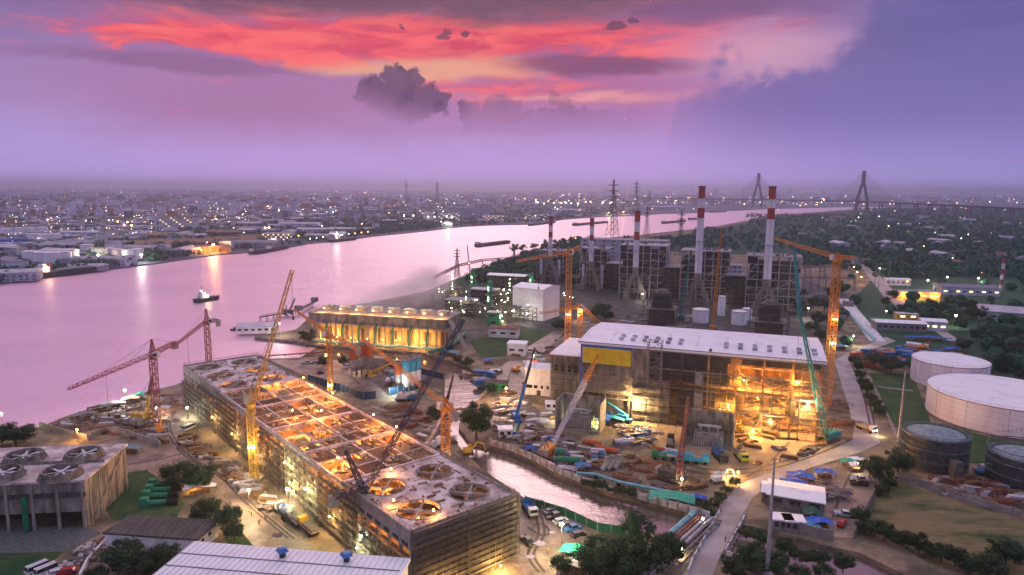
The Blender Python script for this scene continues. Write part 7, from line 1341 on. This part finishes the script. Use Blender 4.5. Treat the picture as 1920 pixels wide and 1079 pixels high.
# ------------------------------------------------------------------ far bank: named landmarks
def tk(px, py, r, h, lb, wall='tank_white', roof='tank_white'): tank(px, py, r, h, lb, wall=wall, roof=roof, group='tanks across the river', stair=False, dome=1.2)
names = iter('first second third fourth fifth sixth seventh eighth ninth'.split())
for px, py in ((60, 500), (80, 502), (100, 503), (120, 501), (134, 496)): tk(px, py, 8.5, 17, f'white riverside tank behind the moored tanker, {next(names)} in the row')
names = iter('first second third fourth fifth'.split())
for px, py in ((205, 484), (222, 486), (240, 487), (258, 485)): tk(px, py, 7.5, 12, f'white tank beside the quay end, {next(names)} in the second cluster')
tk(164, 476, 8, 12, 'single white tank between the two tank clusters')
tk(10, 464, 14, 12, 'big blue-sided tank, cut by the edge across the river', wall='blue_paint', roof='blue_paint'); tk(36, 463, 12, 12, 'second big blue-sided tank across the river', wall='blue_paint', roof='blue_paint')
names = iter('first second third fourth fifth sixth seventh eighth ninth'.split())
for px, py in ((13, 445), (36, 444), (58, 443), (80, 442), (65, 457), (85, 458), (104, 457)): tk(px, py, 9, 15, f'pale tank in the rear tank farm, {next(names)} of seven')
def fs(px, py, W, D, H, lb, roof='pale_roof', wall='house_wall', rise=2, a=.1, wins=7, lit=None, name='warehouse'): shed(name, px, py, W, D, H, lb, 'warehouse' if name == 'warehouse' else 'building', a=a, roof=roof, wall=wall, rise=rise, wins=wins, lit=lit, group='large buildings across the river')
for a in [(148, 452, 58, 20, 14, 'white windowless block behind the quay tanks'), (235, 401, 150, 30, 10, 'very long pale quay-side roof in the western town'), (330, 434, 66, 30, 28, 'cream five-storey block with layered roofs', 'tan_roof', 'pale_roof', 3, 0, 12, 5, 'apartment_block'), (80, 470, 90, 22, 6, 'long white roof behind the tanker'), (400, 410, 90, 30, 12, 'pale multi-storey block north of the cream one', 'pale_roof', 'pale_roof', 0, .05, 14, 6), (320, 413, 70, 30, 16, 'pale flat block at the western belt of trees', 'pale_roof', 'pale_roof', 0, .1, 10, 6),
    (560, 428, 90, 40, 10, 'pale wharf shed with many ridges'), (590, 440, 70, 36, 10, 'grey wharf shed closest to the pontoon'), (655, 438, 84, 40, 9, 'wide pale wharf shed at the eastern wharf end'), (632, 448, 26, 26, 10, 'white gable-fronted wharf shed on the quay'), (520, 452, 50, 24, 12, 'lit white wharf building with strings of lamps', 'pale_roof', 'pale_roof', 0, .1, 12, 2), (536, 422, 40, 26, 8, 'small white-gabled shed behind the wharves'), (470, 436, 60, 34, 9, 'dull pale shed east of the tan warehouse', 'grey_roof'), (803, 420, 26, 18, 26, 'white quay silo block near the tree belt', 'white_roof', 'white_wall', 0), (842, 416, 60, 22, 22, 'tall grey factory block with a lit base', 'pale_roof', 'house_wall', 0, .1, 9, 3), (870, 412, 46, 24, 34, 'tall teal-sided factory block', 'teal_roof', 'house_wall', 0, .1, 6), (905, 408, 52, 28, 42, 'tallest grey factory tower on the far quay', 'grey_roof', 'house_wall', 0, .1, 7), (925, 414, 60, 20, 14, 'low pale factory on the far quay', 'pale_roof', 'pale_roof', 1, .1, 9, 2), (640, 413, 14, 12, 30, 'slim white tower block in the housing belt', 'pale_roof', 'pale_roof', 0, .1, 3), (595, 408, 50, 26, 10, 'pale shed in the housing belt'), (684, 396, 80, 30, 12, 'pale flat hall in the distance north of the housing belt'),
    (1010, 408, 90, 40, 8, 'green-lit low dock shed', 'teal_roof', 'house_wall', 1, .1, 9, 2), (1065, 398, 120, 30, 10, 'pale dock transit shed'), (1250, 394, 160, 40, 14, 'wide pale dock hall beyond the great lattice tower'), (1575, 412, 40, 24, 9, 'red-roofed hall in the wooded hamlet', 'rust_roof'), (1560, 416, 26, 18, 8, 'smaller red-roofed house in the wooded hamlet', 'rust_roof'), (1678, 418, 26, 20, 12, 'pink-walled building in the wooded plain', 'rust_roof', 'pale_roof', 0), (1735, 410, 34, 20, 10, 'red and white building under the bridge piers', 'rust_roof', 'pale_roof', 0)]: fs(*a)
# the tan sloping warehouse: a wide series of brown roofs
for i, (px, py, W, D) in enumerate([(270, 466, 70, 46), (320, 462, 80, 56), (375, 462, 84, 60), (430, 458, 84, 60), (300, 448, 60, 50), (420, 442, 70, 40), (465, 452, 50, 40)]): fs(px, py, W, D, 6, f'broad tan-brown roof of the timber yard, {ordinal(i)} of seven', 'tan_roof', 'steel_dark', 4, .08, 8)
gd = thing('loading_shed', 'quayside loading shed blazing orange across the river', 'shed', G(395, 476), .1); MB().box(-22, 0, 0, 22, 12, .5).build('floor', 'concrete', gd); MB().box(-22, 11, .5, 22, 12, 9).build('back_wall', 'glow_wall', gd); m = MB(); m.quad((-23, -1, 9), (23, -1, 9), (23, 13, 11), (-23, 13, 11)); m.build('roof', 'tan_roof', gd); m = MB(); [m.beam((x, 0, .5), (x, 0, 9.2), .7) for x in (-21, -10, 0, 10, 21)]; m.build('post_frame', 'steel_mid', gd); point(gd, (4, -4, 10), 60000, (1, .42, .12), 1.5); point(gd, (-12, 5, 6), 14000, (1, .4, .12), 1); MB().lathe((5, -3, 12), [(.1, -1), (1.7, 0), (1.7, .8), (.1, 1.6)], 10).build('lamp', 'lamp_o', gd)
# ------------------------------------------------------------------ far city, lamps, woods
rc = random.Random(42)
def house_proto(k):
    W, D, H = ((12, 9, 5), (16, 12, 7), (26, 14, 6), (36, 18, 8), (14, 11, 13), (50, 22, 8))[k]; roof = ('rust_roof', 'grey_roof', 'pale_roof', 'pale_roof', 'grey_roof', 'grey_roof')[k]; m = MB(); m.box(-W/2, -D/2, 0, W/2, D/2, H); wall = m.mesh('wall', 'house_wall'); m = MB()
    m.gable(-W/2, -D/2, W/2, D/2, 0, H+.03, H+(2.4 if k != 4 else .9)); rf_ = m.mesh('roof', roof); m = MB(); n = max(3, int(W/4))
    for s in (-1, 1):
        for f in range(max(1, int(H/3.4))): [m.box(-W/2+W*(i+.3)/n, s*(D/2+.02)-.03, 1+f*3.2, -W/2+W*(i+.7)/n, s*(D/2+.02)+.03, 2.4+f*3.2) for i in range(n)]
    return wall, rf_, m.mesh('window_pane', 'glass'), ('small rust-roofed house', 'grey-roofed house', 'pale-roofed long house', 'pale-roofed shed', 'grey-roofed block', 'long grey-roofed shed')[k], ('house', 'house', 'house', 'shed', 'apartment_block', 'shed')[k]
HPs = [house_proto(k) for k in range(6)]
def shore_y(x):
    S = [(-100, 545), (0, 532), (265, 497), (400, 478), (540, 464), (700, 443), (840, 428), (985, 421), (1120, 407), (1290, 400), (1440, 392), (1640, 387.5), (1960, 384)]
    for a, b_ in zip(S, S[1:]):
        if a[0] <= x <= b_[0]: return a[1]+(b_[1]-a[1])*(x-a[0])/(b_[0]-a[0])
    return 384
occ = [(a[0], a[1]) for a in [(148, 452), (235, 401), (330, 434), (80, 470), (400, 410), (560, 428), (590, 440), (655, 438), (270, 466), (320, 462), (375, 462), (430, 458), (300, 448), (420, 442), (465, 452), (60, 500), (100, 503), (134, 496), (222, 486), (250, 487), (164, 476), (10, 464), (36, 463), (65, 457), (90, 458), (395, 476), (520, 452)]]
nh = 0; tries = 0
while nh < 270 and tries < 9000:
    tries += 1; x = rc.uniform(-20, 1300); y = rc.uniform(384, shore_y(x)-3)
    if y < shore_y(x)-62 or any(abs(x-ox) < 30 and abs(y-oy) < 9 for ox, oy in occ): continue
    k = rc.choice([0, 1, 1, 2, 2, 3, 3, 4, 5]); p = G(x, y); w_, r_, g_, ds, nm = HPs[k]
    t = bpy.data.objects.new(nm, None); col.objects.link(t); t.location = p; t.rotation_euler = (0, 0, rc.choice([.1, .1, 1.67, .4, -.3])); s = rc.uniform(.8, 1.5); t.scale = (s, s, rc.uniform(.8, 1.3))
    for me in (w_, r_, g_): o = bpy.data.objects.new(me.name.split('.')[0], me); col.objects.link(o); o.parent = t
    auto(t, f'{ds} near the {{}}', nm.replace('_', ' '), 'town buildings across the river'); nh += 1; occ.append((x, y))
ne = 0
while ne < 34:                                   # scattered houses on the wooded plain
    x = rc.uniform(1500, 1940); y = rc.uniform(402, 500); k = rc.choice([0, 0, 1, 2, 3]); w_, r_, g_, ds, nm = HPs[k]; t = bpy.data.objects.new(nm, None); col.objects.link(t); t.location = G(x, y); t.rotation_euler = (0, 0, rc.uniform(0, 3)); ne += 1
    for me in (w_, r_, g_): o = bpy.data.objects.new(me.name.split('.')[0], me); col.objects.link(o); o.parent = t
    auto(t, f'{ds} near the {{}}', nm, 'houses on the wooded plain')
MS = ['house_wall', 'pale_roof', 'grey_roof', 'rust_roof', 'far_land']
m = MB()                                          # the town beyond, out to the horizon: one mass nobody could count
for i in range(19000):
    x = rc.uniform(-120, 2040); y = 356.5+(max(384, shore_y(x)-48)-356.5)*(rc.random()**1.7)
    if y > shore_y(x)-2: continue
    p = G(x, y); 
    if p.y > 24000: continue
    s = rc.uniform(.8, 2.2)*(1+p.y/9000); m.cur = rc.choice([0, 0, 1, 2, 2, 3, 3, 4]); s *= .42 if p.y < 2500 else .6 if p.y < 5000 else .8; m.rbox((p.x, p.y, 0), (rc.uniform(12, 42)*s*.8, rc.uniform(10, 26)*s, rc.choice([4, 5, 6, 7, 9 if p.y < 2500 else 15, 22 if rc.random() < .2 and p.y > 1800 else 6])*(1+p.y/14000)), rc.uniform(-.3, .3))
kind(m.build('distant_town', MS), 'stuff')
def tower_row(n, x0, x1, y):                       # hazy high-rises on the skyline, part of the same far mass
    m = MB()
    for i in range(n): x = rc.uniform(x0, x1); p = G(x, rc.uniform(*y)); m.rbox((p.x, p.y, 0), (rc.uniform(25, 50), 40, rc.uniform(40, 105)), 0)
    return m
kind(tower_row(90, 1100, 1940, (364, 369)).build('distant_skyline', 'house_wall'), 'stuff')
# woods
def woods(name, n, fn, hs, m_='leaf_far', leaf=2.6, per=26):
    m = MB()
    for i in range(n):
        p = fn(); 
        if p is None: continue
        h = rc.uniform(*hs); 
        for k in range(per):
            d = Vector((rc.gauss(0, 1), rc.gauss(0, 1), rc.gauss(0, .8))).normalized(); c_ = p+Vector((d.x*h*.55, d.y*h*.55, h*.55+d.z*h*.42)); nn = (d+Vector((0, 0, .5))).normalized(); a = nn.orthogonal().normalized()*h*.22*rc.uniform(.6, 1.3); b2 = nn.cross(a)*.8
            m.quad(c_-a, c_-b2, c_+a, c_+b2)
    return kind(m.build(name, m_), 'stuff')
def f1():
    x = rc.uniform(1240, 1960); y = 392+130*rc.random()**1.5; lo = 445 if x < 1300 else 430 if x < 1400 else 404 if x < 1600 else 392
    if y < lo or (y > 470 and x < 1500) or (x < 1640 and y > 500): return None
    if rc.random() < .45 and 1340 < x < 1640 and 415 < y < 470: return None
    return G(x, y)
woods('wooded_plain_trees', 5200, f1, (5, 11), per=20)
def f5():
    x = rc.uniform(1560, 1960); y = rc.uniform(500, 700); 
    if (x < 1850 and 600 < y < 690 and x > 1590) or (1640 < x < 1900 and 500 < y < 575 and rc.random() < .85) or (x < 1700 and y > 560 and rc.random() < .8) or y > 690-(1900-x)*.3+60: return None
    return G(x, y)
woods('eastern_trees', 330, f5, (5, 9), per=110)
def f6():
    x = rc.uniform(850, 1110); y = rc.uniform(452, 528); 
    return G(x, y) if y > 527-(x-850)*.36+6 and y < 590-(x-850)*.33 else None
woods('river_bank_trees', 420, f6, (8, 13), per=60)
def f2():
    x = rc.uniform(-40, 1200); sy = shore_y(x); y = sy-2-(sy-362)*rc.random()**1.2
    if y < 362 or any(abs(x-ox) < 16 and abs(y-oy) < 5 for ox, oy in occ[:27]): return None
    return G(x, y)
woods('town_trees', 5200, f2, (6, 12), per=16)
def f3():
    x = rc.uniform(-100, 1980); y = 358+24*rc.random(); 
    if y > shore_y(x)-3: return None
    return G(x, y)
woods('distant_tree_belt', 3000, f3, (12, 26), per=10)
def f4(): x = rc.gauss(755, 45); return G(x, shore_y(x)-3-14*rc.random()) if 660 < x < 850 else None
woods('riverside_tree_belt', 260, f4, (9, 15), per=60)
# individual trees along both banks that stand out
for i in range(60): x = rc.uniform(860, 1960) if i % 2 else rc.uniform(20, 700); y = (rc.uniform(470, 530) if x > 1600 else rc.uniform(452, 478) if x > 1400 else 470) if i % 2 else shore_y(x)-rc.uniform(4, 34); tree(G(x, y), rc.uniform(9, 14), rc.uniform(10, 15), None, far=True, k=i, group='trees standing out in the distance', autol='dark tree near the {}') if (x > 1400 or i % 2 == 0) else None
for x, y in [(965, 470), (980, 466), (1000, 462), (1020, 460), (1045, 456), (1070, 452), (1150, 452), (1175, 448), (1160, 456), (1180, 460), (1225, 448), (1240, 446), (1255, 450), (1350, 436), (1370, 430), (1390, 426), (1420, 415), (990, 488), (1010, 486), (1030, 484), (965, 500), (985, 505), (1000, 500), (1015, 498)]: tree(G(x, y+6), rc.uniform(11, 16), rc.uniform(13, 18), None, far=True, k=int(x), group='trees on the near river bank', autol='dark bank tree near the {}')
# lamps
def lamp_far(k): m = MB(); m.cur = 0; m.tube((0, 0, 0), (0, 0, 9), .18, .12, 6); m.cur = 1; m.lathe((0, 0, 9), [(.05, -.5), (.8, 0), (.8, .4), (.05, .9)], 6); return m.mesh('street_lamp', ['steel_dark', k])
LM = {k: lamp_far(k) for k in ('far_w', 'far_o', 'far_g')}
def far_lamp(x, y, k, s=1.0): o = bpy.data.objects.new('street_lamp', LM[k]); col.objects.link(o); o.location = G(x, y); o.scale = (s,)*3; auto(o, f'tiny {dict(far_w="white", far_o="orange", far_g="green-white")[k]} lamp glowing near the {{}}', 'lamp', 'lamps across the town and woods')
nl = 0
while nl < 240:
    x = rc.uniform(0, 1920); y = rc.uniform(368, 520); s = shore_y(x)
    if x < 1300 and not (s-105 < y < s-1): continue
    if x >= 1300 and (y < 372 or (388 < y < 396 and x < 1650) or (x < 1520 and y > 398) or (x < 1640 and y > 440)): continue
    if x >= 1300 and rc.random() < .35: continue
    d = G(x, y).y; far_lamp(x, y, rc.choice(['far_w', 'far_w', 'far_o', 'far_g'] if x > 1400 or x < 300 else ['far_w', 'far_o', 'far_o', 'far_g']), max(.5, d/1900)*rc.choice([.5, .6, .8, 1.2])); nl += 1
for x, y in [(1028, 386), (1006, 388), (1020, 392), (996, 368), (1045, 372), (1050, 374), (1080, 372), (1086, 374), (1038, 390), (1059, 388), (1071, 391), (1084, 392), (1098, 388), (1107, 387), (1131, 388), (1144, 390), (1169, 389), (1190, 380), (1212, 379), (1233, 378), (1250, 376), (1267, 384), (1342, 377), (1357, 377), (1376, 376), (1008, 389)]: far_lamp(x, y, 'far_o' if int(x) % 3 else 'far_w', 2.6)
for x, y in [(758, 417), (775, 417), (803, 420), (815, 420), (838, 419), (847, 421), (839, 380), (866, 380), (897, 380), (498, 446), (505, 446), (222, 432), (240, 433), (234, 440), (248, 441), (1500, 392), (1510, 390), (1658, 386), (1642, 385)]: far_lamp(x, y, 'far_o' if x < 520 or x > 1400 else 'far_w', 1.9)
for x in range(570, 700, 12): far_lamp(x, shore_y(x)-2, 'far_o', .8)
m1, m2, m3_ = MB(), MB(), MB()
for i in range(1500):
    x = rc.uniform(-10, 1930); y = 357.5+(max(384, shore_y(x)-50)-357.5)*rc.random()**1.6
    if x > 950: y = 360+(x-950)*.006+24*rc.random()**1.2
    if y > shore_y(x)-2: continue
    p = G(x, y); r_ = min(p.y, 16000)/1000*rc.choice([.2, .25, .3, .4, .5, .9 if x > 950 else .5]); mm = rc.choice([m1, m2, m2, m3_] if x > 900 else [m1, m1, m2, m3_]); mm.lathe((p.x, p.y, 10), [(.05*r_, -r_*.6), (r_*.8, 0), (.05*r_, r_*.6)], 5)
kind(m1.build('distant_white_lights', 'far_w'), 'stuff'); kind(m2.build('distant_orange_lights', 'far_o'), 'stuff'); kind(m3_.build('distant_green_lights', 'far_g'), 'stuff')
# far-bank lights that streak across the water
for x, y, pw, c_, lb in [(402, 474, 120000, (1, .5, .15), 'orange quay light beside the loading shed'), (185, 494, 60000, (1, .9, .4), 'yellow-green light at the tanker bow'), (235, 488, 20000, (1, .45, .2), 'orange light off the tank quay'), (266, 493, 25000, (1, .95, .85), 'white light at the end of the tank quay'), (503, 464, 50000, (1, .6, .25), 'pair of orange wharf lights'), (560, 454, 16000, (1, .6, .25), 'first small wharf light'), (590, 451, 16000, (1, .6, .25), 'second small wharf light'), (632, 449, 30000, (1, .9, .7), 'white light at the gabled wharf shed'), (1142, 404, 160000, (1, .55, .3), 'orange dock light by the great lattice tower'), (840, 426, 30000, (1, .9, .8), 'white factory quay light'), (1169, 402, 60000, (1, .6, .3), 'orange dock light east of the great tower')]:
    t = thing('quay_light', lb, 'quay light', G(x, y), 0, 'quay lights across the river'); MB().tube((0, 0, 0), (0, 0, 9), .3, .2, 8).build('pole', 'steel_mid', t); MB().lathe((0, 0, 9.2), [(.1, -.6), (1.2, 0), (1.2, .8), (.1, 1.4)], 8).build('lamp', 'lamp_o' if c_[2] < .35 else 'lamp_w', t); point(t, (0, -1.8, 9), pw, c_, 1.2)
# ------------------------------------------------------------------ labels of the repeats, each made single
by = {}
for o, d in AUTO:
    lb = d.format(near(tuple(o.matrix_world.translation) if o.parent else tuple(o.location))) if '{}' in d else d
    by.setdefault((lb), []).append(o)
for lb, os_ in by.items():
    os_.sort(key=lambda o: PX(o.location)[0])
    for i, o in enumerate(os_): o['label'] = lb if len(os_) == 1 else f'{lb}, {ordinal(i)} from the left'
